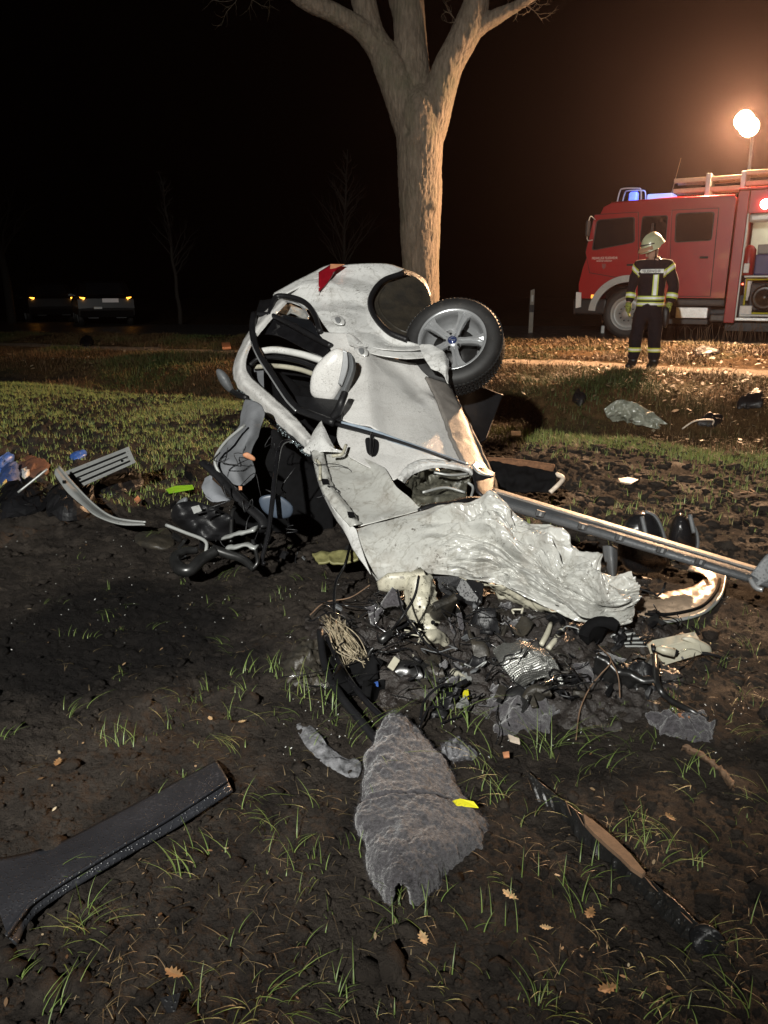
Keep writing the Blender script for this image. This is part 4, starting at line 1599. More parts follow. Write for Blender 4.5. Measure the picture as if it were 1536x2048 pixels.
    me = bpy.data.meshes.new_from_object(ob.evaluated_get(bpy.context.evaluated_depsgraph_get()))
    bpy.data.objects.remove(ob, do_unlink=True)
    LV = np.array([v.co[:] for v in me.vertices])
    LV[:, 0] = (LV[:, 0] / LV[:, 0].max() - .5) * .25
    fy = []
    for x_, z_ in zip(LV[:, 0], LV[:, 1] + 1.326):
        dd = (JV[:, 0] - x_) ** 2 + (JV[:, 2] - z_) ** 2 + (JV[:, 1] > .0) * 9
        fy.append(JV[np.argsort(dd)[:4], 1].mean())
    LV2 = np.stack([LV[:, 0] + .005, np.array(fy) - .014 - LV[:, 2], LV[:, 1] + 1.326], -1)
    link_mesh('lettering', W_(LV2), [tuple(f.vertices) for f in me.polygons], M_NAVY, root, False)
    # helmet: domed shell, ridge, brim and neck guard, raised visor
    V, F = [], []
    n, m = 36, 10
    for i in range(m + 1):
        f = i / m
        for j in range(n):
            a = 2 * math.pi * j / n
            rr = math.cos(f * math.pi / 2) ** .8
            x, y, z = .128 * rr * math.sin(a), -.158 * rr * math.cos(a), .135 * math.sin(f * math.pi / 2)
            z += .02 * math.exp(-(x / .02) ** 2) * (f > .3)
            if f == 0: x, y, z = x * 1.16, y * (1.28 if math.cos(a) > 0 else 1.12), -.03 - (.02 if math.cos(a) > 0 else 0)
            V.append(fpt(x, y + .012, z + .085))
    for i in range(m):
        for j in range(n):
            F.append((i * n + j, i * n + (j + 1) % n, (i + 1) * n + (j + 1) % n, (i + 1) * n + j))
    F.append(tuple(range(m * n, m * n + n)))
    hm = link_mesh('helmet', W_(np.array(V)), F, M_HELMET, root, True)
    gv = [[fpt(.135 * math.sin(t_) * k_, .01 - .185 * math.cos(t_) * k_, z_) for t_ in (-1.1, -.55, 0, .55, 1.1)] for k_, z_ in ((.98, .105), (1.12, .085), (1.24, .060))]
    patch('visor', [list(W_(np.array(r))) for r in gv], pmat('raised_visor', (.45, .26, .16), .2, 0, .1, 9, coat=.5), hm, 8, 12, .006)
    tube('chin_strap', W_(np.array([fpt(.10, -.02, .03), fpt(.085, -.05, -.06), fpt(.03, -.07, -.12), fpt(-.05, -.06, -.10)])), .007, M_BLACK, hm, 6, samples=12)
    tube('helmet_band', W_(np.array([fpt(-.130, -.04, .115), fpt(0, -.155, .14), fpt(.130, -.04, .115)])), .009, M_DKGREY, hm, 6, samples=16)
    # neck cloth, radio lead and pocketed gloves at the hip
    tube('radio_antenna', W_(np.array([(.215, -.06, .93), (.22, -.075, 1.12)])), [.010, .006], pmat('antenna_orange', (.55, .12, .04), .5), root, 6, samples=6)
    inflate('hip_pouch', list(W_(np.array([(.20, -.06, .86), (.28, -.05, .84), (.29, -.05, .66), (.25, -.06, .58), (.20, -.06, .68)]))), M_BLACK, .04, .03, parent=root)


firefighter()


# ================================================================== dark cars across the field
def parked_car(u, v, d, rz, label, plate_on):
    p = P(u, v, d)
    p[2] = float(ground_h(p[0], p[1], False)) + .03
    c = empty('parked_car', p, label, 'car', rz=rz, group='dark cars parked on the far road')
    paint = pmat('dark_car_paint', (.004, .004, .005), .4, 0, .1, 3, coat=.6)
    # estate car, tail toward -y, local units in metres
    prof = [(-2.20, .38), (-2.25, .62), (-2.22, .92), (-2.05, 1.02), (-1.72, 1.42), (-1.3, 1.50), (.2, 1.48), (.62, 1.36), (1.15, .98), (1.95, .86), (2.2, .70), (2.24, .40)]
    V, F = [], []
    xs = [-.90, -.86, -.5, .5, .86, .90]
    for k, x in enumerate(xs):
        for (y, z) in prof:
            sx = x * (1 - .20 * max(0, (z - .95)) / .55)
            V.append((sx, y, z - (.02 if abs(x) > .8 else 0)))
    n = len(prof)
    for k in range(len(xs) - 1):
        for j in range(n):
            F.append((k * n + j, k * n + (j + 1) % n, (k + 1) * n + (j + 1) % n, (k + 1) * n + j))
    F += [tuple(range(n)), tuple(range((len(xs) - 1) * n, len(xs) * n))[::-1]]
    MB().add(V, F).build('body', paint, c)
    MB().prism([(-.62, -2.07, 1.04), (.62, -2.07, 1.04), (.54, -1.75, 1.41), (-.54, -1.75, 1.41)], (0, -.03, .02)).build('rear_window', M_TGLASS, c)
    for s in (-1, 1):
        MB().prism([(s * .905, -1.6, 1.0), (s * .905, .75, 1.0), (s * .80, .25, 1.40), (s * .80, -1.35, 1.42)], (s * .012, 0, 0)).build('side_window', M_TGLASS, c)
        MB().prism([(s * .66, -2.25, .955), (s * .84, -2.19, .97), (s * .78, -2.2, .93), (s * .70, -2.26, .895)], (0, -.03, 0)).build('hazard_lamp', emat('hazard_amber', (1, .36, .03), 7), c)
        for y in (-1.35, 1.4):
            w = MB().lathe((s * .72, y, .32), (s, 0, 0), [(.1, .0), (.32, 0), (.32, .16), (.29, .19), (.22, .185)], 24).build('wheel', M_RUBBER, c, True)
            MB().lathe((s * .72, y, .32), (s, 0, 0), [(.225, .18), (.20, .13), (.05, .15), (0, .16)], 20).build('rim', M_SILVER, w, True)
        MB().box((s * .45, -2.24, .30), (.34, .06, .06), bev=.015).build('exhaust_trim', M_DKGREY, c)
        MB().box((s * .98, .62, 1.02), (.18, .12, .13), bev=.03).build('wing_mirror', paint, c)
    MB().box((0, -2.25, .42), (1.70, .10, .22), bev=.04).build('bumper', M_DARK, c)
    if plate_on:
        MB().box((.14, -2.275, .86), (.52, .02, .13), bev=.004).build('number_plate', emat('glowing_plate', (.55, .5, .48), .08), c)  # light on the plate put in as its own faint glow
        MB().box((-.28, -2.30, .62), (.26, .02, .07), bev=.004).build('sticker', M_WPLAST, c)
    q = np.array((p[0], p[1], p[2]))
    for s in (-1, 1):
        lx, ly = s * .72, -2.36
        wp = q + np.array((lx * math.cos(rz) - ly * math.sin(rz), lx * math.sin(rz) + ly * math.cos(rz), .9))
        add_point('hazard_light', wp, .35, (1, .45, .08), .03)


parked_car(206, 650, 29.0, math.radians(24), 'dark estate car with amber hazard lamps and glowing plate, right of the two', True)
parked_car(88, 648, 33.0, math.radians(34), 'dark car with hazard lamps, mostly hidden in the night, left of the two', False)


# ================================================================== posts by the road
def delineator(u0, v0, u1, v1, d, label, w, mat_body):
    top, bot = P(u0, v0, d), P(u1, v1, d)
    bot[2] = gz(bot[0], bot[1]) - .02
    c = empty('marker_post', bot, label, 'marker post', group='roadside marker posts')
    h = top[2] - bot[2]
    x = top[0] - bot[0]
    MB().prism([(bot[0] - w, bot[1], bot[2]), (bot[0] + w, bot[1], bot[2]), (bot[0] + w * .9, bot[1], bot[2] + h), (bot[0] - w * .9, bot[1], bot[2] + h * .97)], (0, w * 1.4, 0)).build('post', mat_body, c)
    MB().box((bot[0], bot[1] + w * .7, bot[2] + h * .58), (w * 2.2, w * 1.7, h * .16), bev=.004).build('black_band', M_BLACK, c)
    MB().box((bot[0], bot[1] - .006, bot[2] + h * .80), (w * .9, .01, h * .14), bev=.002).build('reflector', M_LGREY, c)


delineator(1066, 578, 1061, 668, G(1061, 668)[1], 'grey marker post with dark band, between the wheel and the fire engine', .047, pmat('post_grey', (.20, .18, .15), .7, 0, .2, 8))
delineator(1205, 631, 1205, 669, G(1205, 669)[1], 'short white marker post in front of the fire engine front wheel', .032, M_WPLAST)
# ================================================================== the wrecked car
def D0(u, v):
    d = np.interp(v, [520, 540, 600, 650, 700, 750, 800, 850, 900, 950, 1000, 1050, 1100, 1150, 1200, 1250],
                  [6.5, 6.42, 6.1, 5.78, 5.5, 5.22, 4.98, 4.74, 4.48, 4.22, 3.98, 3.80, 3.62, 3.44, 3.27, 3.12])
    rid = np.interp(v, [540, 650, 950, 1050], [735, 745, 850, 860])
    x = (u - rid) / 300.0
    return float(d + (.34 * x * x if x < 0 else .85 * x * x))


def B(u, v, o=0.0):
    return P(u, v, D0(u, v) + o)


wb = G(760, 1130)
wb[2] -= .02
wreck = empty('wrecked_car', wb, 'crumpled white car wreck torn open and tipped on its side in the field', 'wrecked car')


def BR(rows, o=0.0):
    return [[B(p[0], p[1], o + (p[2] if len(p) > 2 else 0)) for p in r] for r in rows]


def edge_mask(uu, vv):
    return np.clip(np.minimum.reduce([uu, 1 - uu, vv, 1 - vv]) * 8, .25, 1)


def wreck_car():
    small = creased(.008, 3.0, 3)
    mid = crumple(.016, 5, 5)
    # --- rear quarter with the wheel arch
    q = patch('rear_quarter_panel', BR([
        [(598, 566), (640, 542), (690, 529), (768, 527), (808, 538)],
        [(572, 577), (635, 572), (690, 560), (735, 556), (765, 564)],
        [(546, 590), (610, 596), (675, 592), (712, 592), (741, 599)],
        [(590, 606), (638, 616), (688, 620), (722, 624), (750, 633)],
        [(630, 626), (664, 640), (702, 646), (742, 651), (777, 661)],
        [(648, 650), (688, 664), (730, 672), (772, 676), (808, 677)],
        [(672, 684), (722, 692), (775, 699), (826, 700), (862, 694)]]), M_WHITE, wreck, 90, 90, .006, creased(.045, 2.0, 3, edge_mask, 8))
    patch('lip_flange', BR([[(690, 676), (730, 690), (775, 700), (820, 703), (880, 705)], [(705, 690), (745, 705), (785, 712), (830, 716), (892, 716)]], -.03), M_WHITE, wreck, 12, 40, .006, small)
    # roof line strip and taillight
    patch('roof_edge', BR([[(548, 587, -.02), (600, 558, -.02), (640, 536, -.02), (664, 528, -.02)], [(556, 596, -.04), (606, 572, -.04), (642, 552, -.04), (668, 540, -.04)]]), M_WHITE, wreck, 8, 30, .01, small)
    tl = inflate('tail_lamp', [B(u, v, -.075) for u, v in [(637, 544), (664, 527), (690, 529), (672, 540), (662, 556), (652, 570), (637, 584)]], M_RED, .02, .06, wreck, linear=True, rings=4, power=3)
    plate('lamp_lens_edge', [B(u, v, -.10) for u, v in [(661, 528), (690, 528.5), (672, 536), (660, 538)]], M_TERRA, .01, tl)
    # far fender corner behind the wheel well
    patch('bumper_corner', BR([[(806, 536, .0), (830, 545, .15), (850, 560, .25), (862, 590, .3)], [(812, 548, .0), (830, 556, .1), (846, 572, .2), (856, 600, .25)]]), M_MUD, wreck, 10, 20, .012, small)
    # --- wheel arch opening and its liner dish
    arch = [(808, 546), (764, 563), (741, 598), (748, 631), (777, 663), (815, 680), (850, 660), (862, 610), (848, 568)]
    tube('arch_edge', [B(u, v, -.01) for u, v in arch[:6]], .022, M_BLACK, wreck, 8, samples=40)
    cl = [B(u, v, .06) for u, v in arch]
    V, F = inflate_geo(cl, -.03, .25, n=48, rings=10, disp=lambda V, c, n: V + n * (.012 * fbm3(V[:, 0] * 9, V[:, 1] * 9, V[:, 2] * 22, 47, 3))[:, None])
    lin = link_mesh('wheel_liner', V, F, M_MUD, wreck, True)
    c0 = np.mean(cl, 0)
    for k, f in enumerate((.84,)):
        pts = [c0 + (p - c0) * f + np.array((0.02, .02 - .0 * k, .01)) - np.array(((0 - c0[0]) * 0, -.10 * (1 - f), 0)) for p in crom(cl, 30, True)[2:24]]
        tube('liner_rib', pts, .010, M_MUD, lin, 6)
    patch('inner_arch_band', [[B(u, v, .05) for u, v in arch[:6]], [B(u + (800 - u) * .14, v + (615 - v) * .14, .16) for u, v in arch[:6]], [B(u + (800 - u) * .22, v + (615 - v) * .22, .26) for u, v in arch[:6]]], M_BLACK, wreck, 10, 40, .01)
    # --- upper door with crease
    def door_disp(g, uu, vv):
        ridge = .030 * np.exp(-((vv - .30) / .10) ** 2) - .016 * np.exp(-((vv - .58) / .2) ** 2)
        dent = -.05 * np.exp(-(((uu - .30) / .22) ** 2 + ((vv - .78) / .20) ** 2)) + .03 * np.exp(-(((uu - .42) / .10) ** 2 + ((vv - .92) / .08) ** 2))
        return ridge + dent - .13 * np.clip((vv - .30) / .70, 0, 1) ** 1.15 + creased(.012, 1.7, 8)(g, uu, vv)
    patch('upper_door', BR([
        [(633, 662), (690, 672), (750, 690), (812, 700), (876, 702)],
        [(662, 700), (715, 705), (765, 714), (822, 726), (884, 744)],
        [(676, 745), (722, 745), (775, 757), (838, 773), (899, 788)],
        [(680, 790), (725, 795), (784, 808), (848, 829), (922, 854)],
        [(678, 838), (732, 856), (794, 875), (868, 899), (946, 930)]]), M_WETWHITE, wreck, 80, 80, .008, door_disp)
    for (u, v, s) in ((675, 640, 1.0), (722, 702, 1.0)):
        hg = inflate('door_hinge', [B(u + a * s, v + b * s, -.06) for a, b in [(-14, -5), (2, -10), (14, -1), (12, 10), (-4, 8)]], M_WHITE, .03, .03, wreck, n=20)
        inflate('hinge_pin', [B(u + a * s, v + b * s, -.10) for a, b in [(-5, -4), (4, -6), (6, 3), (-1, 6)]], M_SILVER, .01, .01, hg, n=14)
    plate('torn_flap', [B(u, v, -.06) for u, v in [(690, 664), (708, 678), (736, 694), (716, 697), (698, 690)]], M_WHITE, .006, wreck)
    # right hand flap of bent sheet in front of the wheel
    patch('bent_flap', BR([[(838, 690, -.05), (862, 690, -.12), (884, 702, -.16), (896, 720, -.1)], [(846, 712, -.04), (868, 715, -.1), (888, 728, -.16), (897, 745, -.1)], [(862, 738, -.02), (880, 745, -.05), (890, 755, -.08), (896, 768, -.02)]]), M_WHITE, wreck, 40, 40, .005, mid)
    # --- sill trim, lit from the mast
    patch('sill_trim', BR([[(852, 752, -.01), (888, 764, .03), (896, 768, .12)], [(870, 788, -.02), (908, 800, .02), (918, 806, .12)], [(888, 834, -.02), (930, 842, .02), (938, 850, .12)],
                           [(906, 882, -.02), (948, 892, .02), (958, 902, .12)], [(926, 922, -.02), (968, 930, .02), (976, 940, .12)], [(948, 945, -.02), (984, 948, .02), (990, 956, .12)]], .20), M_SILL, wreck, 60, 16, .02, crumple(.006, 9, 4))
    blk = MB()
    inflate('sill_end_block', [B(u, v, -.02) for u, v in [(946, 930), (968, 936), (990, 948), (991, 992), (968, 1000), (952, 985), (944, 950)]], M_BLACK, .05, .10, wreck, linear=True, rings=4, power=4)
    patch('block_top', BR([[(944, 928, -.08), (960, 945, -.1), (988, 950, -.08)], [(950, 922, .0), (968, 934, .0), (990, 946, .0)]]), M_LGREY, wreck, 6, 14, .01, small)
    # --- split line with bright inner strip and the lower door skin
    patch('door_gap_strip', BR([[(682, 842, -.03), (740, 856, -.03), (800, 878, -.02), (870, 902, -.015), (936, 926, -.01)], [(676, 852, -.01), (740, 868, -.01), (800, 888, -.01), (868, 908, -.01), (936, 929, -.01)]]), pmat('bluish_wet_seal', (.35, .42, .50), .2, .2, .15, 12, drops=.5), wreck, 8, 60, .006)
    tube('door_gap_seal', [B(u, v, -.035) for u, v in [(672, 848), (740, 866), (800, 884), (868, 907), (934, 930)]], [.014, .012, .010, .008, .004], M_BLACK, wreck, 8, samples=40)
    ld = patch('lower_door', BR([
        [(676, 852), (745, 868), (805, 888), (870, 908), (938, 930)],
        [(674, 874), (742, 893), (800, 905), (848, 911), (905, 922, .03)],
        [(680, 892), (735, 908), (782, 920), (815, 926), (866, 919, .03)],
        [(690, 903), (732, 920), (768, 935), (790, 946), (824, 928, .02)],
        [(700, 915), (730, 932), (762, 946), (784, 958), (799, 951)]], .01), M_WETWHITE, wreck, 60, 60, .008, creased(.012, 1.8, 12))
    # handle
    hd = inflate('door_handle_recess', [B(u, v, -.015) for u, v in [(732, 876), (755, 880), (756, 900), (748, 912), (736, 908), (732, 895)]], M_BLACK, .006, .02, wreck, n=24)
    tube('door_handle', [B(u, v, -.05) for u, v in [(742, 866), (744, 885), (742, 910)]], [.008, .014, .007], M_GLOSS, hd, 8, samples=10, flat=.7)
    # --- lower wheel arch: white flanged ring and the dark cavity
    outer = [(795, 957), (806, 940), (824, 926), (846, 919), (872, 918), (905, 924), (938, 933), (948, 948)]
    inner = [(812, 967), (820, 954), (838, 944), (858, 938), (882, 936), (908, 939), (932, 944), (944, 953)]
    patch('arch_flange', [[B(u, v, -.03) for u, v in outer], [B((a[0] + b[0]) / 2, (a[1] + b[1]) / 2, -.035) for a, b in zip(outer, inner)], [B(u, v, .02) for u, v in inner]], M_WHITE, wreck, 14, 60, .006, crumple(.006, 14, 6))
    patch('cavity_liner', [[B(u, v, .03) for u, v in inner], [B(u + (880 - u) * .12, v + 14, .16) for u, v in inner], [B(u + (890 - u) * .2, 975 + (u - 812) * -.02, .22) for u, v in inner], [B(u + (890 - u) * .15, 1000 + (u - 812) * -.06, .10) for u, v in inner], [B(u + 20 - (u - 812) * .1, 1020 - (u - 812) * .15, .02) for u, v in inner]], pmat('liner_grey_green', (.075, .072, .055), .45, .2, .5, 14, .5, 40, col2=(.02, .02, .016)), wreck, 70, 60, .006, crumple(.05, 8, 15))
    for pts in ([(868, 945), (900, 950), (935, 948)], [(936, 965), (946, 975), (942, 995)], [(845, 985), (890, 975), (930, 985)]):
        tube('bent_bracket', [B(u, v, .0) for u, v in pts], .008, M_LGREY, wreck, 6, samples=14)
    tube('arch_cross_beam', [B(u, v, -.06) for u, v in [(838, 1022), (862, 1014), (900, 1008), (935, 1000), (968, 998)]], [.016, .020, .018, .020, .014], M_BLACK, wreck, 8, samples=30)
    # --- crumpled inner wing panel and its torn flange
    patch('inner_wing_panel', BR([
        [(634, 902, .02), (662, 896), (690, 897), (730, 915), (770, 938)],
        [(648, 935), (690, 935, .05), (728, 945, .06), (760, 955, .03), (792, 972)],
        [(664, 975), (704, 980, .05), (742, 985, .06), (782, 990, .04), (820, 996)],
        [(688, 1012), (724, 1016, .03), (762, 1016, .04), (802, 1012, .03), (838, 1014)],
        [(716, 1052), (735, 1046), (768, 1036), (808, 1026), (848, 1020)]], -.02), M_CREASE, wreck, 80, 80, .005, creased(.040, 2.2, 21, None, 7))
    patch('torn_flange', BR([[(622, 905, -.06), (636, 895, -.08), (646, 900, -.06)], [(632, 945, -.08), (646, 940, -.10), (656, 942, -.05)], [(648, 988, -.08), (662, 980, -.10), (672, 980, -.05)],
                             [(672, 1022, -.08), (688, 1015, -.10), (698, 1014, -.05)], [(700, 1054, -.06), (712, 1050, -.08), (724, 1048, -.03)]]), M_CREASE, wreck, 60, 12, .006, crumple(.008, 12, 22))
    for (u, v) in ((650, 963), (702, 1029)):
        plate('slot', [B(u + a, v + b, -.115) for a, b in [(-8, -6), (6, -5), (9, 6), (-5, 6)]], M_DARK, .004, wreck)
    # side face hanging under the flange
    patch('wing_side_skin', BR([[(622, 905, -.05), (640, 960, -.07), (664, 1015, -.07), (712, 1058, -.06)], [(632, 950, .02), (656, 1010, .0), (684, 1055, -.02), (722, 1092, -.04)], [(652, 990, .1), (676, 1045, .06), (704, 1092, .0), (740, 1148, -.02)]]), M_WHITE, wreck, 30, 50, .006, small)
    # torn triangle and flanges by the pillar
    patch('torn_peak', BR([[(612, 896, -.06), (640, 846, -.10), (646, 852, -.10), (668, 892, -.06)], [(606, 902, -.05), (630, 880, -.12), (646, 876, -.14), (672, 900, -.06)], [(618, 910, -.03), (634, 905, -.09), (650, 902, -.10), (690, 905, -.02)]]), M_WHITE, wreck, 36, 36, .005, creased(.016, 4, 24))
    for pts in ([(664, 912), (684, 908), (692, 890)], [(632, 920), (640, 930), (640, 960)]):
        tube('folded_edge', [B(u, v, -.10) for u, v in pts], .010, M_CREAM, wreck, 6, samples=14)
    # --- the big crumpled bonnet and wing thrown forward
    rows = [
        [(696, 1060), (760, 1048), (850, 1022), (920, 1010), (985, 996), (1030, 1024), (1092, 1060), (1156, 1094), (1196, 1140), (1263, 1143)],
        [(706, 1078), (770, 1072), (856, 1050), (925, 1038), (992, 1030), (1042, 1056), (1102, 1088), (1160, 1118), (1206, 1154), (1270, 1156)],
        [(722, 1105), (785, 1102), (858, 1082), (928, 1072), (998, 1066), (1052, 1092), (1108, 1124), (1162, 1148), (1212, 1176), (1275, 1170)],
        [(734, 1128), (795, 1122), (858, 1112), (926, 1102), (992, 1104), (1052, 1130), (1106, 1158), (1158, 1180), (1210, 1204), (1278, 1188)],
        [(744, 1146), (800, 1140), (858, 1134), (924, 1130), (986, 1138), (1044, 1162), (1098, 1188), (1150, 1210), (1206, 1230), (1268, 1216)],
        [(752, 1162), (802, 1152), (856, 1148), (920, 1155), (985, 1166), (1036, 1186), (1086, 1211), (1140, 1236), (1190, 1252), (1236, 1252)]]
    dep_t = [3.86, 3.84, 3.78, 3.74, 3.70, 3.62, 3.54, 3.46, 3.38, 3.30]
    dep_b = [3.62, 3.55, 3.50, 3.44, 3.36, 3.28, 3.22, 3.17, 3.12, 3.10]
    grid = []
    for i, r in enumerate(rows):
        f = i / 5
        bulge = -.10 * math.sin(math.pi * f)
        grid.append([P(u, v, dep_t[j] * (1 - f) + dep_b[j] * f + bulge * (1.0 if j < 9 else .4)) for j, (u, v) in enumerate(r)])
    def bonnet(g, uu, vv):
        x, y, z = g[..., 0], g[..., 1], g[..., 2]
        m = 1 / (1 + np.exp(-(vv - .33 - .12 * (uu - .5)) / .035))
        # folds running across the sheet, buckled and doubled
        s = vv * 5.0 + uu * 1.1
        t = uu * 5.0 - vv * 3.2
        w = .5 * fbm2(s * 1.3, t * 1.3, 81, 2)
        r1 = .5 - np.abs(fbm2(s * .9 + w, t * 1.35 + w, 82, 2)) * 1.4
        r2 = .5 - np.abs(fbm2(s * 2.4 - w * 1.4, t * 2.6 + w * 2, 83, 2)) * 1.3
        r3 = .5 - np.abs(fbm2(s * 6 - w * 2, t * 6 + w * 3, 84, 2)) * 1.2
        edge = np.clip(np.minimum(uu, 1 - uu) * 10, .3, 1)
        kk = random.Random(77)
        t1 = 0
        for i in range(12):
            ang = kk.gauss(-.62, .8)
            fr_ = kk.uniform(1.1, 3.0) if i < 7 else kk.uniform(3, 5.5)
            ph = kk.random()
            ww = .16 * fbm2(uu * 2.3 + i * 5, vv * 3.1, 200 + i, 2)
            mk = np.clip(.15 + 1.5 * vn2(uu * 2.4 + i * 7, vv * 4.2 - i, 230 + i), 0, 1)
            t1 = t1 + mk * tri((math.cos(ang) * uu * 2 + math.sin(ang) * vv * 3.6) * fr_ + ph + ww) / fr_ ** .72
        d = m * edge * (.070 * t1 + .013 * r2 + .008 * r3)
        d = d + .010 * (1 - m) * fbm2(uu * 3, vv * 9, 85, 2) + .022 * np.exp(-((vv - .27 - .1 * uu) / .03) ** 2) * (1 - m)
        d = d + .035 * np.exp(-((vv - .44) / .035) ** 2) * np.clip(1 - uu * 1.6, 0, 1)
        return d
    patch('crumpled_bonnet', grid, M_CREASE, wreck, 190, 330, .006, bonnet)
    # underside fold of the bonnet towards the soil
    patch('bonnet_underfold', [[P(u, v, d) for u, v, d in r] for r in [
        [(920, 1152, 3.46), (985, 1164, 3.38), (1036, 1184, 3.30), (1086, 1209, 3.24), (1140, 1234, 3.19)],
        [(905, 1172, 3.60), (975, 1188, 3.52), (1036, 1206, 3.45), (1086, 1228, 3.38), (1135, 1245, 3.33)]]], M_CREAM, wreck, 20, 60, .005, crumple(.03, 10, 31))
    # --- white longitudinal member sticking into the soil, with flared end
    def col_pts(l, r_, d0, d1):
        return [[P(u, v, d0 + (d1 - d0) * i / (len(l) - 1)) for (u, v) in (l[i], ((l[i][0] * .66 + r_[i][0] * .34), l[i][1] * .66 + r_[i][1] * .34), ((l[i][0] * .3 + r_[i][0] * .7), l[i][1] * .3 + r_[i][1] * .7), r_[i])] for i in range(len(l))]
    ms = col_pts([(800, 1150), (806, 1190), (812, 1220), (818, 1250), (820, 1275)], [(862, 1148), (872, 1190), (882, 1220), (888, 1250), (892, 1270)], 3.40, 3.16)
    for r in ms:
        for k in (1, 2): r[k] = r[k] + np.array((0, -.07, .02))
    mem = patch('longitudinal_member', ms, M_CREAM, wreck, 50, 24, .10, crumple(.016, 11, 33))
    patch('flared_end', [[P(u, v, d) for u, v, d in r] for r in [[(816, 1272, 3.15), (845, 1262, 3.02), (880, 1262, 3.04), (908, 1288, 3.14)], [(820, 1288, 3.14), (846, 1280, 2.98), (878, 1280, 3.0), (905, 1294, 3.10)], [(830, 1300, 3.16), (852, 1308, 3.05), (876, 1306, 3.06), (896, 1298, 3.14)]]], M_CREAM, mem, 24, 24, .008, crumple(.01, 12, 34))
    inflate('crash_box', [P(u, v, 3.38) for u, v in [(756, 1160), (775, 1146), (815, 1144), (836, 1150), (838, 1172), (810, 1180), (775, 1184), (758, 1178)]], M_CREAM, .05, .10, wreck, linear=True, rings=5, power=3, disp=lambda V, c, n: V + .008 * fbm3(V[:, 0] * 25, V[:, 1] * 25, V[:, 2] * 25, 44, 2)[:, None])
    for (u, v, s) in ((866, 1245, 5), (824, 1204, 3), (838, 1246, 4)):
        MB().lathe(P(u, v, 3.10), P(u, v, 3.0) - P(u, v, 3.1), [(0, .0), (s * .002, .0), (s * .002, .004), (0, .004)], 14).build('hole', M_DARK, mem)
    plate('black_cover_plate', [P(u, v, d) for u, v, d in [(866, 1152, 3.52), (925, 1152, 3.46), (968, 1168, 3.38), (964, 1206, 3.38), (952, 1216, 3.36), (905, 1196, 3.42), (876, 1180, 3.48)]], M_BLACK, .012, wreck)
    # --- pillar, roof rail and window frames
    pl = [(560, 594), (512, 640), (482, 690), (466, 735), (472, 772), (492, 790), (540, 835), (592, 880), (618, 902)]
    pr = [(576, 604), (534, 650), (504, 690), (492, 728), (500, 752), (528, 778), (578, 822), (610, 856), (630, 880)]
    pil = patch('roof_pillar', [[B(a[0], a[1], .03) for a in pl], [B((a[0] * .5 + b[0] * .5), (a[1] * .5 + b[1] * .5), -.07) for a, b in zip(pl, pr)], [B(b[0], b[1], -.02) for b in pr]], M_WETWHITE, wreck, 16, 110, .012, crumple(.006, 7, 41))
    tube('pillar_seal', [B(a[0] + 6, a[1] + 10, .05) for a in pl[4:]], .016, M_BLACK, wreck, 8, samples=40)
    rnd = random.Random(9)
    gl = MB()
    for k in range(240):
        f = rnd.random() * 4
        i = int(f)
        a = np.array(pl[4 + i]) * (1 - f + i) + np.array(pl[min(8, 5 + i)]) * (f - i)
        c = B(a[0] + rnd.uniform(-2, 7), a[1] + rnd.uniform(4, 15), rnd.uniform(.0, .05))
        s = rnd.uniform(.003, .008)
        gl.box(c, (s, s, s * .6), (rnd.random() * 3, rnd.random() * 3, rnd.random() * 3))
    g_ = gl.build('glass_crumbs', M_GLASSY, wreck)
    g_['kind'] = 'stuff'
    def bar(name, pts, r, mat=M_BLACK, o=0, parent=None, flat=1.0, n=44):
        return tube(name, [B(p[0], p[1], o + (p[2] if len(p) > 2 else 0)) for p in pts], r, mat, parent or wreck, 8, flat, samples=n)
    bar('front_window_frame', [(508, 628), (505, 655), (510, 690), (520, 712), (545, 750), (575, 795), (596, 818), (630, 832), (668, 846)], .026, o=-.06)
    bar('frame_bright_edge', [(503, 640), (504, 680), (515, 714), (540, 753), (570, 798), (592, 822)], .006, M_SILVER, o=-.09)
    bar('upper_window_rail', [(510, 628), (545, 632), (580, 648), (620, 670), (662, 692)], .022, o=-.03)
    patch('window_rail_cover', BR([[(512, 636, .02), (560, 640, .02), (615, 664, .01), (664, 690, 0)], [(514, 650, .05), (555, 654, .05), (606, 678, .03), (658, 702, .02)], [(516, 668, .1), (556, 672, .08), (602, 694, .06), (650, 716, .04)]]), M_GLOSS, wreck, 16, 40, .01, crumple(.008, 10, 45))
    bar('rear_window_frame', [(538, 632), (545, 606), (556, 592), (590, 596), (614, 608), (630, 632), (640, 664)], .020, o=-.05)
    bar('rear_window_inner', [(552, 622), (558, 604), (590, 606), (606, 616), (618, 634)], .008, M_SILVER, o=.02)
    patch('rear_window_inside', BR([[(556, 612, .16), (585, 610, .16), (612, 622, .14)], [(552, 628, .2), (585, 628, .2), (618, 640, .16)]]), M_LGREY, wreck, 20, 30, .01, crumple(.03, 9, 46))
    patch('dark_rear_glass', BR([[(520, 630, .02), (570, 630, .02), (622, 640, .0)], [(530, 640, .02), (585, 645, .02), (650, 680, .0)]]), M_TGLASS, wreck, 12, 20, .006, small)
    # white and cream inner roof rails seen through the window
    bar('inner_roof_rail', [(514, 704), (550, 700), (600, 708), (646, 722)], .026, M_WPLAST, o=.12)
    bar('inner_roof_rail', [(500, 730), (520, 716), (560, 716), (600, 724), (640, 738)], .016, M_BLACK, o=.08)
    bar('headliner_edge', [(508, 734), (550, 732), (595, 738), (632, 750)], .018, M_CREAM, o=.20)
    bar('inner_pillar', [(496, 735), (502, 758), (540, 795), (600, 850)], .020, M_BLACK, o=.04)
    plate('door_card', [B(u, v, .3) for u, v in [(506, 738), (527, 740), (528, 775), (524, 782)]], M_CLOTH, .02, wreck)
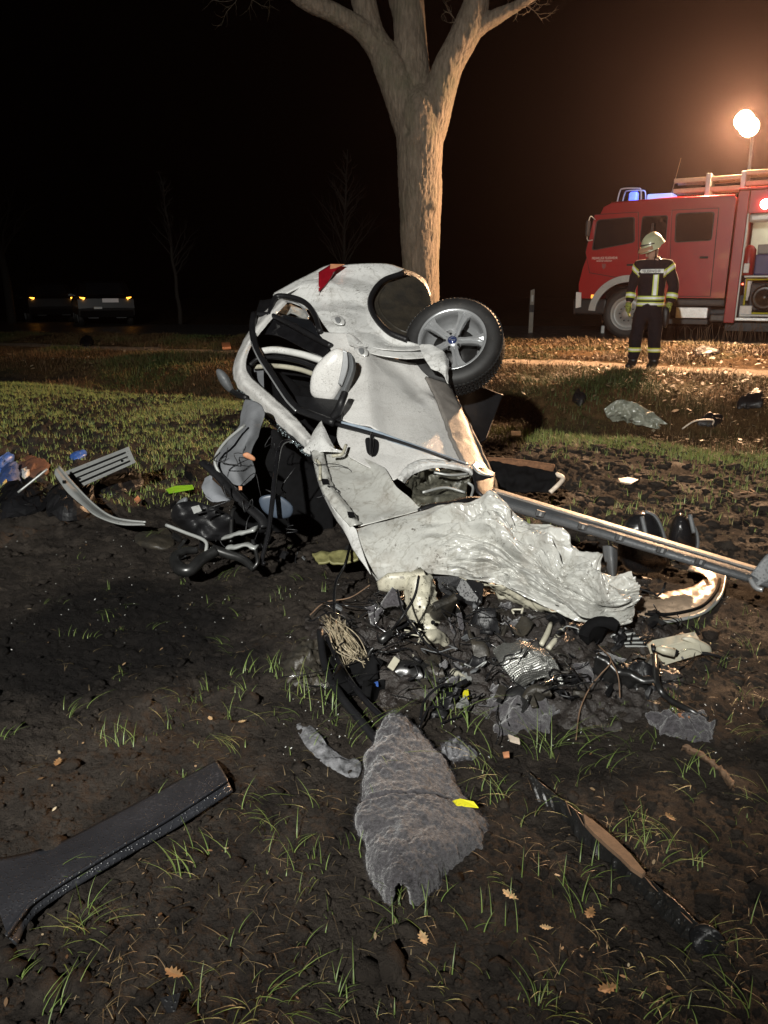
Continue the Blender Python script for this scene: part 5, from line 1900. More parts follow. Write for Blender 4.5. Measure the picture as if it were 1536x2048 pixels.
    # sail plate of the mirror and mirror itself
    patch('mirror_sail', BR([[(588, 790, -.02), (630, 795, -.05), (682, 800, -.06)], [(598, 812, -.03), (640, 818, -.06), (684, 820, -.07)], [(606, 822, -.03), (650, 835, -.05), (680, 842, -.06)]]), M_BLACK, wreck, 24, 24, .02)
    md = D0(668, 745) - .20
    mir = inflate('wing_mirror', [P(u, v, md) for u, v in [(671, 697), (690, 702), (704, 712), (694, 750), (680, 782), (662, 806), (640, 801), (623, 790), (620, 770), (626, 742), (645, 716)]], M_WETWHITE, .055, .05, wreck, n=48, rings=10, power=2.8)
    patch('mirror_rim', [[P(u, v, md - .055) for u, v in [(694, 704), (697, 735), (684, 772), (664, 806)]], [P(u, v, md - .075) for u, v in [(704, 710), (706, 738), (692, 776), (674, 812)]], [P(u, v, md - .02) for u, v in [(710, 718), (711, 742), (698, 780), (682, 814)]]], M_GREY, mir, 14, 40, .012)
    patch('indicator_strip', [[P(u, v, md - .085) for u, v in [(686, 700), (684, 730), (676, 768)]], [P(u, v, md - .085) for u, v in [(694, 703), (696, 734), (684, 772)]]], M_SILVER, mir, 8, 24, .006)
    bar('mirror_arm', [(690, 785, -.25), (682, 806, -.2), (676, 822, -.12), (668, 834, -.06)], [.024, .026, .028, .03], M_BLACK, parent=mir)
    inflate('far_mirror', [P(u, v, 5.35) for u, v in [(432, 742), (440, 738), (455, 750), (466, 775), (466, 788), (452, 780), (438, 762)]], M_GREY, .06, .05, wreck, n=28)
    tube('far_mirror_arm', [P(463, 782, 5.35), P(476, 790, 5.2), P(494, 796, 5.1)], .02, M_BLACK, wreck, 8, samples=8)
    # --- dark hull: cabin inside, roof lining, floor pan, so the shell is closed from behind
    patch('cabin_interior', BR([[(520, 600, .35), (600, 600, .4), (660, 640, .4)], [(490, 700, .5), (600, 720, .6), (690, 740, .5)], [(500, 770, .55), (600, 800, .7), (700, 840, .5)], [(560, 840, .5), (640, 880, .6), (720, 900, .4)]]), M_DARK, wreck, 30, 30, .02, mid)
    for r in ([(545, 745), (585, 760), (610, 800), (585, 830), (550, 800)], [(600, 770), (640, 790), (650, 820), (610, 815)]):
        inflate('seat_back', [B(u, v, .38) for u, v in r], M_DARK, .08, .08, wreck, n=30)
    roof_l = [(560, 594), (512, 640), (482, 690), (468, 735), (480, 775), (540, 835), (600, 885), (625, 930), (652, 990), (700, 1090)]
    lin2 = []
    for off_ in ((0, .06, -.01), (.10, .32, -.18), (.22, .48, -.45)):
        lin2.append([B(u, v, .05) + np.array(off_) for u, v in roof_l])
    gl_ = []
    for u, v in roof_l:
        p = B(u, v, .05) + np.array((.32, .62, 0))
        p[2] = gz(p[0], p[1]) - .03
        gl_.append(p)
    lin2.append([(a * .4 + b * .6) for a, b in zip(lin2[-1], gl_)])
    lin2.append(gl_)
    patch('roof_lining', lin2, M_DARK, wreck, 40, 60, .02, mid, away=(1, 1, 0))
    sill = [(808, 538), (850, 600), (880, 700), (900, 766), (940, 850), (985, 948), (990, 990), (985, 1000)]
    fp = [[B(u, v, .30) for u, v in sill]]
    for off_ in ((.06, .22, -.16), (.02, .42, -.36)):
        fp.append([B(u, v, .28) + np.array(off_) for u, v in sill])
    g2 = []
    for u, v in sill:
        p = B(u, v, .08) + np.array((-.1, .55, 0))
        p[2] = gz(p[0], p[1]) - .03
        g2.append(p)
    fp.append([(a * .45 + b * .55) for a, b in zip(fp[-1], g2)])
    fp.append(g2)
    patch('floor_pan', fp, M_DKGREY, wreck, 40, 50, .02, crumple(.02, 7, 55), away=(-1, .2, 0))
    # --- detached road wheel jammed against the shell
    wc = P(908, 693, 5.74)
    wn_ = Vector((-.22, -.80, .56)).normalized()
    R0 = .338
    WS = 1.045
    ref = Vector((0, 0, 1))
    ty = MB().lathe(wc, tuple(-wn_), [(.225, -.100), (.238, -.112), (.270, -.118), (.305, -.112), (.322, -.098), (.335, -.075), (.338, -.04), (.338, .04), (.335, .075), (.315, .105), (.27, .115), (.23, .10), (.21, .08)], 64)
    wheel = ty.build('wheel', M_RUBBER, wreck, True)
    tr = MB()
    x_ = (ref - wn_ * ref.dot(wn_)).normalized()
    y_ = (-wn_).cross(x_)
    for k in range(76):
        a = 2 * math.pi * k / 76
        rd = x_ * math.cos(a) + y_ * math.sin(a)
        tg = -x_ * math.sin(a) + y_ * math.cos(a)
        M = Matrix((tg, -wn_, rd)).transposed()
        for s, off_ in ((-1, .056), (1, .056), (-1, .018), (1, .018)):
            M2 = M @ Euler((0, 0, s * .45)).to_matrix()
            c = Vector(wc) + rd * (R0 + .001) + (-wn_) * (off_ * s)
            tr.box(tuple(c), (.017, .032, .012), M2)
    tb = tr.build('tread', M_RUBBER, wheel)
    tb['kind'] = 'stuff'
    MB().lathe(wc, tuple(-wn_), [(.236, -.108), (.228, -.112), (.214, -.098), (.206, -.06), (.203, .06), (.10, .075), (.0, .08)], 56).build('rim', M_SILVER, wheel, True)
    MB().lathe(Vector(wc) + (-wn_) * .0, tuple(-wn_), [(0, .035), (.155, .03), (.155, .045), (.0, .05)], 40).build('brake_disc', M_STEEL, wheel, True)
    rim_tilt = .30
    for k in range(5):
        a = 2 * math.pi * k / 5 + rim_tilt
        rd = x_ * math.cos(a) + y_ * math.sin(a)
        tg = -x_ * math.sin(a) + y_ * math.cos(a)
        V, F = [], []
        prof = [(.035, .030, .020), (.075, .024, .030), (.13, .026, .040), (.18, .036, .034), (.212, .058, .030)]
        for i, (r, hw, th) in enumerate(prof):
            f = -.072 - .026 * math.sin(min(1, r / .21) * 1.5)
            c = Vector(wc) + rd * r
            for (sx, dz) in ((-1, .010), (-.92, 0), (-.35, .0), (0, .011), (.35, .0), (.92, 0), (1, .010), (.9, th), (-.9, th)):
                V.append(tuple(c + tg * (hw * sx) + (-wn_) * (f + dz)))
        n = 9
        for i in range(len(prof) - 1):
            for j in range(n):
                F.append((i * n + j, i * n + (j + 1) % n, (i + 1) * n + (j + 1) % n, (i + 1) * n + j))
        F += [tuple(range(n))[::-1], tuple(range((len(prof) - 1) * n, len(prof) * n))]
        MB().add(V, F).build('spoke', M_SILVER, wheel, False)
        a2 = a + math.pi / 5
        rd2 = x_ * math.cos(a2) + y_ * math.sin(a2)
        MB().lathe(Vector(wc) + rd2 * .054 + (-wn_) * (-.074), tuple(wn_), [(.011, -.02), (.011, .008), (.007, .012), (0, .012)], 6).build('wheel_nut', M_STEEL, wheel)
    MB().lathe(Vector(wc) + (-wn_) * (-.075), tuple(wn_), [(.062, -.03), (.062, .0), (.040, .004), (.036, .009), (0, .012)], 32).build('hub', M_SILVER, wheel, True)
    MB().lathe(Vector(wc) + (-wn_) * (-.0865), tuple(wn_), [(.031, -.003), (.031, .003), (.0, .0045)], 28).build('centre_cap', pmat('badge_blue', (.02, .035, .12), .25, .2, .1, 9, coat=.6), wheel, True)
    cu = bpy.data.curves.new('t', 'FONT')
    cu.body = 'Ford'
    cu.size = .021
    cu.extrude = .0008
    cu.align_x = 'CENTER'
    cu.align_y = 'CENTER'
    ob = bpy.data.objects.new('t', cu)
    COL.objects.link(ob)
    bpy.context.view_layer.update()
    me = bpy.data.meshes.new_from_object(ob.evaluated_get(bpy.context.evaluated_depsgraph_get()))
    bpy.data.objects.remove(ob, do_unlink=True)
    up = Vector((.12, 0, 1))
    up = (up - wn_ * up.dot(wn_)).normalized()
    rt = up.cross(wn_)
    LV = [np.array(Vector(wc) + wn_ * (.0925) + rt * v.co.x + up * v.co.y + wn_ * v.co.z) for v in me.vertices]
    link_mesh('lettering', np.array(LV), [tuple(f.vertices) for f in me.polygons], M_SILVER, wheel, False)
    wl_ = Vector(wc) - Vector(wreck['off'])
    for ob_ in [wheel] + list(wheel.children):
        ob_.data.transform(Matrix.Translation(wl_) @ Matrix.Scale(1.06, 4) @ Matrix.Translation(-wl_))
    # suspension arm behind the wheel, holding it to the shell
    tube('suspension_arm', [tuple(Vector(wc) - wn_ * .08), P(880, 720, 6.0), P(850, 730, 5.8)], [.05, .04, .035], M_STEEL, wreck, 8, samples=10)
    # --- black floor cover flapping at the right
    patch('undertray_panel', [[P(u, v, d) for u, v, d in r] for r in [[(900, 805, 5.95), (945, 772, 6.0), (1006, 789, 6.0)], [(922, 850, 5.75), (955, 835, 5.8), (988, 835, 5.8)], [(942, 895, 5.5), (958, 886, 5.52), (972, 876, 5.55)]]], M_BLACK, wreck, 40, 30, .012, creased(.006, 3, 61))
    # --- the long sill beam that points out to the right
    bl = [(u, 984 + .300 * (u - 985), d) for u, d in ((985, 3.88), (1060, 3.74), (1150, 3.58), (1240, 3.44), (1340, 3.32), (1440, 3.23), (1545, 3.17))]
    br = [(u, v + 27, d - .07) for u, v, d in bl]
    r0 = [P(u, v - 8, d + .09) for u, v, d in bl]
    r1 = [P(u, v, d) for u, v, d in bl]
    r2 = [P((a[0] + b[0]) / 2, (a[1] + b[1]) / 2, (a[2] + b[2]) / 2 - .03) for a, b in zip(bl, br)]
    r3 = [P(u, v, d) for u, v, d in br]
    r4 = [P(u, v - 2, d + .05) for u, v, d in br]
    beam = patch('sill_beam', [r0, r1, r2, r3, r4], M_BEAM, wreck, 24, 90, .006)
    patch('beam_top_flange', [[p + np.array((0, .0, .004)) for p in r0], [p + np.array((0, -.004, .006)) for p in r1]], M_SILL, beam, 4, 60, .006)
    for (u, v, d) in [(1080, 1027, 3.65), (1165, 1053, 3.51), (1240, 1075, 3.40), (1323, 1100, 3.30), (1400, 1123, 3.22)]:
        c = P(u, v, d - .035)
        cl = MB().box(tuple(c), (.042, .018, .030), (0, .29, 0), bev=.003).build('clip', M_DKGREY, beam)
        MB().box(tuple(c + np.array((0, -.0095, .0))), (.010, .006, .018), (0, .29, 0)).build('clip_slot', M_SILVER, cl)
    tube('beam_end_hook', [P(1500, 1158, 3.12), P(1512, 1175, 3.08), P(1526, 1180, 3.06)], .012, M_SILVER, beam, 6, samples=8)
    patch('beam_end_flange', [[P(u, v, d) for u, v, d in r] for r in [[(1500, 1150, 3.14), (1530, 1112, 3.16), (1550, 1100, 3.16)], [(1512, 1175, 3.1), (1540, 1160, 3.1), (1560, 1150, 3.1)]]], M_GREY, beam, 10, 14, .01)

    # --- left: torn open front of the cabin, hanging trim, tubes and columns
    patch('hanging_trim', [[P(u, v, d) for u, v, d in r] for r in [
        [(492, 800, 4.95), (512, 812, 4.85), (530, 830, 4.8)], [(470, 850, 4.8), (498, 858, 4.65), (520, 862, 4.7)], [(440, 895, 4.65), (478, 905, 4.5), (508, 900, 4.6)],
        [(432, 930, 4.5), (470, 945, 4.38), (512, 945, 4.5)], [(450, 960, 4.4), (482, 972, 4.35), (505, 960, 4.45)]]], M_CLOTH, wreck, 60, 40, .008, creased(.06, 2.6, 71, None, 6))
    tube('trim_edge', [P(u, v, d) for u, v, d in [(490, 850, 4.6), (450, 885, 4.5), (430, 920, 4.4), (440, 950, 4.35)]], .010, M_LGREY, wreck, 6, samples=24)
    patch('airbag_flap', [[P(u, v, d) for u, v, d in r] for r in [[(402, 950, 4.5), (420, 948, 4.45), (440, 975, 4.4)], [(402, 975, 4.4), (425, 985, 4.32), (448, 1000, 4.3)], [(425, 1000, 4.3), (445, 1008, 4.25), (460, 1010, 4.25)]]], pmat('pale_cloth', (.20, .21, .23), .7, 0, .12, 12), wreck, 40, 30, .008, creased(.05, 3.5, 72, None, 6))
    bar2 = lambda nm, pts, r, mt, n=40, flat=1.0: tube(nm, [P(*p) for p in pts], r, mt, wreck, 8, flat, samples=n)
    bar2('dash_beam', [(405, 925, 4.45), (435, 950, 4.35), (480, 1000, 4.2), (520, 1035, 4.1), (530, 1055, 4.05)], [.030, .034, .032, .034, .03], M_BLACK, flat=.6)
    bar2('steering_column_tube', [(582, 880, 4.55), (562, 890, 4.45), (553, 930, 4.3), (545, 1000, 4.12), (536, 1070, 4.0), (524, 1120, 3.92), (530, 1128, 3.9)], [.013, .014, .015, .015, .014, .013, .013], M_GLOSS)
    bar2('pedal_rod', [(470, 1014, 4.2), (464, 1030, 4.15), (462, 1085, 4.05)], .012, M_STEEL)
    bar2('bent_exhaust', [(432, 1102, 3.95), (405, 1118, 3.9), (380, 1140, 3.82), (358, 1136, 3.84), (350, 1115, 3.95), (370, 1102, 4.02), (395, 1100, 4.05)], [.03, .032, .034, .036, .030, .024, .02], M_STEEL, 50)
    bar2('bent_exhaust', [(425, 1098, 3.97), (455, 1108, 3.95), (485, 1118, 3.92), (508, 1138, 3.86)], [.028, .026, .024, .020], M_STEEL, 30)
    bar2('seat_rail', [(332, 1050, 4.15), (370, 1065, 4.1), (410, 1082, 4.03), (412, 1105, 3.98)], .010, M_LGREY, 20)
    for pts in ([(450, 1075, 4.05), (480, 1066, 4.0), (512, 1058, 3.98)], [(455, 1096, 3.98), (490, 1090, 3.94), (515, 1094, 3.92)]):
        V, F = tube_geo(crom([P(*p) for p in pts], 16), .028, 8, .45)
        link_mesh('seat_bracket', V + (.006 * fbm3(np.array(V)[:, 0] * 20, np.array(V)[:, 1] * 20, np.array(V)[:, 2] * 20, 5, 2))[:, None], F, M_LGREY, wreck, True)
    bar2('seat_bracket', [(505, 1080, 3.95), (512, 1105, 3.9), (515, 1125, 3.86), (505, 1138, 3.85)], .011, M_STEEL, 16)
    inflate('seat_pad', [P(u, v, 4.2) for u, v in [(350, 1010), (385, 1002), (430, 1015), (470, 1040), (460, 1075), (410, 1080), (360, 1055), (342, 1035)]], M_BLACK, .08, .14, wreck, n=40, power=3, disp=lambda V, c, n: V + n * (.035 * (tri(V[:, 0] * 4 + V[:, 2] * 3) + .6 * tri(V[:, 0] * 7 - V[:, 2] * 9 + .3)) + .02 * fbm3(V[:, 0] * 12, V[:, 1] * 12, V[:, 2] * 12, 76, 3))[:, None])
    inflate('headrest_cover', [P(u, v, 4.22) for u, v in [(345, 1038), (352, 1008), (370, 994), (376, 1000), (372, 1018), (356, 1040)]], M_GREY, .03, .03, wreck, n=26)
    plate('sewn_label', [P(u, v, 4.08) for u, v in [(382, 1014), (398, 1010), (404, 1022), (388, 1028)]], M_LGREY, .004, wreck)
    inflate('instrument_pod', [P(u, v, 4.25) for u, v in [(520, 995), (555, 990), (585, 1012), (580, 1034), (550, 1036), (525, 1020)]], pmat('blue_grey_plastic', (.05, .065, .09), .4, 0, .2, 8), .025, .08, wreck, n=36, power=5)
    inflate('junction_box', [P(u, v, 4.3) for u, v in [(486, 908), (496, 905), (510, 915), (508, 922), (488, 914)]], M_TERRA, .02, .03, wreck, n=24, power=4)
    plate('orange_tab', [P(u, v, 4.2) for u, v in [(477, 972), (484, 973), (484, 980), (478, 980)]], M_TERRA, .01, wreck)
    patch('floor_mat', [[P(u, v, d) for u, v, d in r] for r in [[(624, 1104, 3.98), (660, 1100, 4.0), (720, 1104, 3.95)], [(636, 1122, 3.86), (675, 1124, 3.84), (715, 1118, 3.84)]]], pmat('dull_yellow_sheet', (.16, .15, .06), .6, 0, .4, 9), wreck, 16, 24, .012, crumple(.02, 8, 75))
    0 and inflate('dash_body', [P(u, v, 4.25) for u, v in [(540, 1040), (600, 1000), (660, 1040), (680, 1090), (640, 1120), (570, 1120), (530, 1090)]], M_DARK, .14, .3, wreck, n=40, disp=lambda V, c, n: V + .03 * fbm3(V[:, 0] * 6, V[:, 1] * 6, V[:, 2] * 6, 77, 3)[:, None])
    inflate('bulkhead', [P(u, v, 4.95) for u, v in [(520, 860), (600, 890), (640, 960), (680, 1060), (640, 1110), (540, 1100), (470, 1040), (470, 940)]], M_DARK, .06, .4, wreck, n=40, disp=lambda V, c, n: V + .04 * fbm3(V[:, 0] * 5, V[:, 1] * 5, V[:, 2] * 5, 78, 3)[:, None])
    rnd = random.Random(21)
    for k in range(46):
        u, v = rnd.uniform(345, 700), rnd.uniform(985, 1135)
        if u < 420: v = max(v, 1010)
        p = G(u, v, rnd.uniform(.02, .10))
        s = rnd.uniform(.015, .05)
        mt = rnd.choice([M_BLACK, M_BLACK, M_GREY, M_DARK, M_STEEL, M_CREAM, M_CLOTH])
        MB().box(tuple(p), (s * rnd.uniform(.8, 2.2), s, s * rnd.uniform(.15, .6)), (rnd.uniform(-1, 1), rnd.uniform(-1, 1), rnd.uniform(0, 3)), bev=.004).build('broken_fragment', mt, wreck)
    for k in range(16):
        u, v = rnd.uniform(430, 640), rnd.uniform(890, 1120)
        d = rnd.uniform(4.05, 4.4)
        a = P(u, v, d)
        pts = [a]
        for _ in range(5): pts.append(pts[-1] + np.array((rnd.gauss(0, .05), rnd.gauss(0, .03), rnd.gauss(-.03, .05))))
        tube('hanging_wire', pts, rnd.uniform(.002, .005), M_BLACK, wreck, 5, samples=18)


wreck_car()
# ================================================================== debris strewn over the field
def gp(pts, lift=0.0):
    return [G(p[0], p[1], lift + (p[2] if len(p) > 2 else 0)) for p in pts]


def single(o, label, cat, group=None):
    return tag(o, label, cat, group)


def debris():
    UPV = (0, 0, 1)
    # --- long dark trim strip, lower left
    back = [(-40, 1716), (20, 1712), (110, 1688), (210, 1638), (320, 1580), (432, 1520)]
    front = [(14, 1868), (44, 1828), (88, 1788), (240, 1694), (345, 1632), (456, 1560)]
    flng = [(34, 1888), (56, 1848), (100, 1806), (250, 1714), (352, 1655), (466, 1582)]
    rows = [gp(back, .012), [(a * .55 + b * .45) + np.array((0, 0, .004)) for a, b in zip(gp(back, .012), gp(front, .045))], gp(front, .045), [p + np.array((0, -.002, -.002)) for p in gp(front, .042)], gp(flng, .018), gp(flng, .002)]
    V, F = patch_geo(rows, 26, 120, .006)
    o = link_mesh('trim_strip', V, F, pmat('dark_wet_trim', (.020, .021, .025), .34, 0, .25, 5, .1, 90, drops=1.0, dirt=.22, dirtcol=(.22, .22, .24), dscale=110), None, True)
    single(o, 'long dark plastic trim strip with water droplets lying in the lower left soil', 'trim strip')
    patch('lip', [[p + np.array((0, -.003, .001)) for p in gp(front, .042)], [p + np.array((0, -.003, .0)) for p in gp(flng, .004)]], M_GREY, o, 6, 90, .004)  # lighter grey stands in for light on the front flange
    # --- grey felt mat, two lobes with a fold
    fl = [(780, 1436), (764, 1470), (758, 1506), (726, 1545), (722, 1590), (719, 1625), (724, 1660), (730, 1700), (742, 1745), (760, 1785), (786, 1812)]
    fr = [(816, 1438), (834, 1475), (866, 1508), (890, 1545), (914, 1588), (968, 1630), (984, 1660), (962, 1698), (908, 1746), (856, 1788), (832, 1816)]
    rows = []
    jr_ = random.Random(14)
    fl = [(u + jr_.uniform(-6, 7), v + jr_.uniform(-5, 5)) for u, v in fl]
    fr = [(u + jr_.uniform(-8, 8), v + jr_.uniform(-5, 5)) for u, v in fr]
    for a_, b_ in zip(fl, fr):
        A_, B_ = G(*a_, -.005), G(*b_, -.005)
        rows.append([A_, A_ + np.array((.004, .0, .05)), A_ * .72 + B_ * .28 + np.array((0, 0, .075)), A_ * .4 + B_ * .6 + np.array((0, 0, .070)), A_ * .1 + B_ * .9 + np.array((0, 0, .045)), B_])
    rows[0] = [q - np.array((0, 0, .03)) for q in rows[0]]
    def felt_disp(g, uu, vv):
        x, y = g[..., 0], g[..., 1]
        fold = np.exp(-((uu - .485 - .02 * np.sin(vv * 5)) / .010) ** 2) * np.clip((.72 - vv) * 8, 0, 1)
        step = .014 / (1 + np.exp(-(uu - .50) / .012)) * np.clip((.8 - vv) * 5, 0, 1)
        wr = .5 - np.abs(fbm2(uu * 16 + vv * 3, vv * 4 - uu * 3, 103, 3))
        return .013 * fbm2(x * 8, y * 8, 101, 3) + .010 * wr * np.clip((.45 - uu) * 4, 0, 1) + .003 * fbm2(x * 60, y * 60, 102, 3) + .0025 * fbm2(x * 170, y * 170, 105, 2) - .030 * fold + step
    V, F = patch_geo(rows, 170, 110, .012, felt_disp)
    felt = link_mesh('insulation_mat', V, F, M_FELT, None, True)
    single(felt, 'large grey felt insulation mat with a dark fold, lying in the front soil', 'insulation mat')
    nb_ = 170 * 110
    sel = RNG.integers(0, nb_, 26000)
    hp_ = V[sel] + RNG.normal(0, .003, (26000, 3))
    dv_ = RNG.normal(0, 1, (26000, 3)) * np.array((1, 1, .3)) + np.array((0, 0, .30))
    dv_ /= np.linalg.norm(dv_, axis=1, keepdims=True)
    ln_ = RNG.uniform(.004, .015, (26000, 1))
    sd_ = np.cross(dv_, RNG.normal(0, 1, (26000, 3)))
    sd_ /= np.linalg.norm(sd_, axis=1, keepdims=True)
    HV = np.stack([hp_ - sd_ * .0004, hp_ + sd_ * .0004, hp_ + dv_ * ln_], 1).reshape(-1, 3)
    ho = link_mesh('felt_fibres', HV, np.arange(78000).reshape(-1, 3), pmat('felt_fibre', (.048, .045, .049), .9, 0, .4, 60), felt, False)
    ho['kind'] = 'stuff'
    # hairs of the felt
    hb = MB()
    rnd = random.Random(4)
    tag_p = G(928, 1608, .062)
    o = plate('yellow_label', [tag_p + np.array(d) for d in ((-.034, .012, .002), (-.01, .016, .006), (.03, .004, .004), (.042, -.012, -.004), (.01, -.012, .0), (-.022, -.008, 0))], M_YELLOW, .003, None, UPV)
    single(o, 'bright yellow leaf shaped label lying on the grey felt mat', 'label')
    # --- pale felt streak left of the mat
    ol = crom(np.array(gp([(592, 1452), (618, 1448), (650, 1490), (690, 1518), (722, 1530), (716, 1556), (690, 1552), (650, 1530), (612, 1492)], .0)), 60, True)
    V, F = inflate_geo(ol, .014, .02, rings=14, normal=UPV, linear=True, disp=lambda V, c, n: V + np.array((0, 0, 1)) * (.012 * fbm3(V[:, 0] * 24, V[:, 1] * 24, V[:, 2] * 24, 111, 3))[:, None])
    single(link_mesh('felt_strip', V, F, M_LFELT, None, True), 'narrow pale grey felt strip lying left of the large felt mat', 'felt strip', 'felt scraps')
    for outl, lab, mt in (([(880, 1500), (900, 1480), (930, 1488), (950, 1510), (925, 1528), (895, 1526)], 'small pale felt scrap lying right of the felt mat neck', M_LFELT),
                          ([(880, 1345), (905, 1335), (955, 1340), (962, 1368), (945, 1385), (918, 1372), (912, 1400), (898, 1440), (880, 1430), (884, 1380)], 'bent brown grey felt roll arching up from the engine rubble', M_FELT),
                          ([(962, 1400), (1010, 1380), (1080, 1390), (1120, 1420), (1090, 1460), (1020, 1468), (975, 1440)], 'matted dark felt heap below the silver heat shield', M_FELT),
                          ([(1300, 1440), (1350, 1425), (1410, 1440), (1430, 1470), (1380, 1480), (1320, 1470)], 'torn muddy felt scrap at the right end of the rubble', M_FELT),
                          ([(950, 1215), (1010, 1196), (1065, 1212), (1080, 1250), (1030, 1275), (965, 1262)], 'brown felt lump directly under the crumpled bonnet edge', M_FELT),
                          ([(560, 1330), (600, 1290), (660, 1300), (672, 1345), (640, 1375), (580, 1372)], 'flat muddy felt clod left of the cable bundle', M_MUD)):
        ol = crom(np.array(gp(outl, .004)), 90, True)
        cc = ol.mean(0)
        ol = cc + (ol - cc) * (1 + .16 * fbm2(ol[:, 0] * 22, ol[:, 1] * 22, 117, 3) + .08 * vn2(ol[:, 0] * 70, ol[:, 1] * 70, 118))[:, None]
        V, F = inflate_geo(ol, .040, .03, rings=24, normal=UPV, linear=True, power=1.7, disp=lambda V, c, n: V + np.array((.2, .2, 1)) * (.026 * fbm3(V[:, 0] * 12, V[:, 1] * 12, V[:, 2] * 12, 112, 3) + .012 * fbm3(V[:, 0] * 45, V[:, 1] * 45, V[:, 2] * 45, 113, 3))[:, None])
        fs_ = link_mesh('felt_scrap', V, F, mt, None, True)
        single(fs_, lab, 'felt scrap', 'felt scraps')
        if mt is not M_MUD:
            nh = 2600
            hp_ = V[RNG.integers(0, len(V), nh)]
            dv_ = RNG.normal(0, 1, (nh, 3)) * np.array((1, 1, .4)) + np.array((0, 0, .5))
            dv_ /= np.linalg.norm(dv_, axis=1, keepdims=True)
            sd_ = np.cross(dv_, RNG.normal(0, 1, (nh, 3)))
            sd_ /= np.linalg.norm(sd_, axis=1, keepdims=True)
            HV = np.stack([hp_ - sd_ * .0005, hp_ + sd_ * .0005, hp_ + dv_ * RNG.uniform(.005, .02, (nh, 1))], 1).reshape(-1, 3)
            ho = link_mesh('felt_fibres', HV, np.arange(nh * 3).reshape(-1, 3), MATS['felt_fibre'], fs_, False)
            ho['kind'] = 'stuff'
    # --- broken black undertray strip with a splintered orange lit edge, right front
    a = [(1052, 1540), (1100, 1580), (1165, 1630), (1230, 1690), (1290, 1750), (1350, 1800), (1400, 1850), (1450, 1895)]
    b = [(1078, 1600), (1120, 1630), (1165, 1690), (1220, 1735), (1270, 1775), (1320, 1830), (1372, 1880), (1425, 1915)]
    rows = [gp(a, .045), [(p * .62 + q * .38) + np.array((0, 0, .006)) for p, q in zip(gp(a, .045), gp(b, .004))], [(p * .2 + q * .8) for p, q in zip(gp(a, .03), gp(b, .004))], gp(b, -.004)]
    V, F = patch_geo(rows, 24, 150, .008, lambda g, uu, vv: .005 * (np.sin(vv * 95 + 4 * np.sin(vv * 9)) > .7) * (uu > .45) + creased(.012, 5, 121)(g, uu, vv))
    tray = link_mesh('undertray_strip', V, F, pmat('wet_black_tray', (.011, .011, .011), .3, 0, .4, 20, .5, 70, drops=.6, dirt=.4), None, True)
    single(tray, 'long broken black plastic undertray strip with splintered edge in right front soil', 'undertray')
    rnd = random.Random(8)
    edge_ = gp([(1166, 1630), (1182, 1641), (1206, 1660), (1232, 1682), (1262, 1712), (1291, 1748), (1284, 1753), (1262, 1738), (1240, 1716), (1212, 1692), (1186, 1668), (1170, 1650)], .062)
    plate('splintered_edge', edge_, M_BARKY, .012, tray, UPV)
    for k in range(12):
        f = rnd.uniform(.15, .85)
        i = f * 7
        u = a[int(i)][0] + (a[int(i) + 1][0] - a[int(i)][0]) * (i % 1)
        v = a[int(i)][1] + (a[int(i) + 1][1] - a[int(i)][1]) * (i % 1)
        p0, p1 = G(u + rnd.uniform(-8, 8), v + rnd.uniform(-5, 10), .06), G(u + rnd.uniform(16, 30), v + rnd.uniform(18, 34), .058)
        tube('splinter', [p0, (p0 + p1) / 2, p1], [.001, .0022, .0008], M_BARKY, tray, 4)
    inflate('tray_end_cup', gp([(1378, 1862, .03), (1408, 1850, .05), (1440, 1868, .05), (1452, 1895, .02), (1420, 1912, .0), (1388, 1895, .02)]), M_BLACK, .02, .03, tray, n=24, normal=UPV)
    # second splintered strip at the right border
    a2 = [(1370, 1488), (1400, 1502), (1430, 1522), (1455, 1546), (1470, 1566)]
    V, F = patch_geo([gp(a2, .04), gp([(u - 5, v + 5) for u, v in a2], .035), gp([(u - 8, v + 12) for u, v in a2], .0)], 10, 60, .008, crumple(.010, 30, 122))
    single(link_mesh('splintered_strip', V, F, M_BARKY, None, True), 'thin splintered brown strip lying near the right border of the soil', 'splintered strip')
    # --- white plastic grille panel and bent rail at the left
    quad = lambda u0, v0, z0, u1, v1, z1, u2, v2, z2, u3, v3, z3: gp([(u0, v0, z0), (u1, v1, z1), (u2, v2, z2), (u3, v3, z3)])
    pn = empty('louvre_panel', G(190, 975), 'light grey louvred plastic panel leaning behind the curved rail on the left', 'panel')
    A, Bq, Cq, Dq = [np.array(p) for p in (P(118, 948, 5.62), P(258, 893, 5.80), P(272, 925, 5.62), P(160, 975, 5.42))]
    def lerp2(s, t): return (A * (1 - s) + Bq * s) * (1 - t) + (Dq * (1 - s) + Cq * s) * t
    for k, (t0, t1, ins) in enumerate([(0, .20, 0), (.30, .48, .06), (.56, .74, .06), (.84, 1.0, .0)]):
        plate('slat', [lerp2(ins, t0), lerp2(1 - ins, t0), lerp2(1 - ins, t1), lerp2(ins, t1)], M_LGREY, .014, pn)
    off_ = np.array((0.0, .02, -.004))
    plate('back_plate', [lerp2(s, t) + off_ for s, t in ((0.02, .04), (.98, .04), (.98, .96), (.02, .96))], M_STEEL, .008, pn)
    for s in (0, .93):
        plate('end_rail', [lerp2(s, 0) - off_ * .4, lerp2(s + .07, 0) - off_ * .4, lerp2(s + .07, 1) - off_ * .4, lerp2(s, 1) - off_ * .4], M_LGREY, .012, pn)
    for s in (.12, .82):
        c = lerp2(s, .65)
        MB().box(tuple(c + np.array((0, -.012, .006))), (.016, .01, .014)).build('slot', M_DARK, pn)
    rl_a = [(118, 934, .30), (150, 972, .26), (190, 1012, .20), (222, 1034, .13), (252, 1042, .06), (292, 1046, .012)]
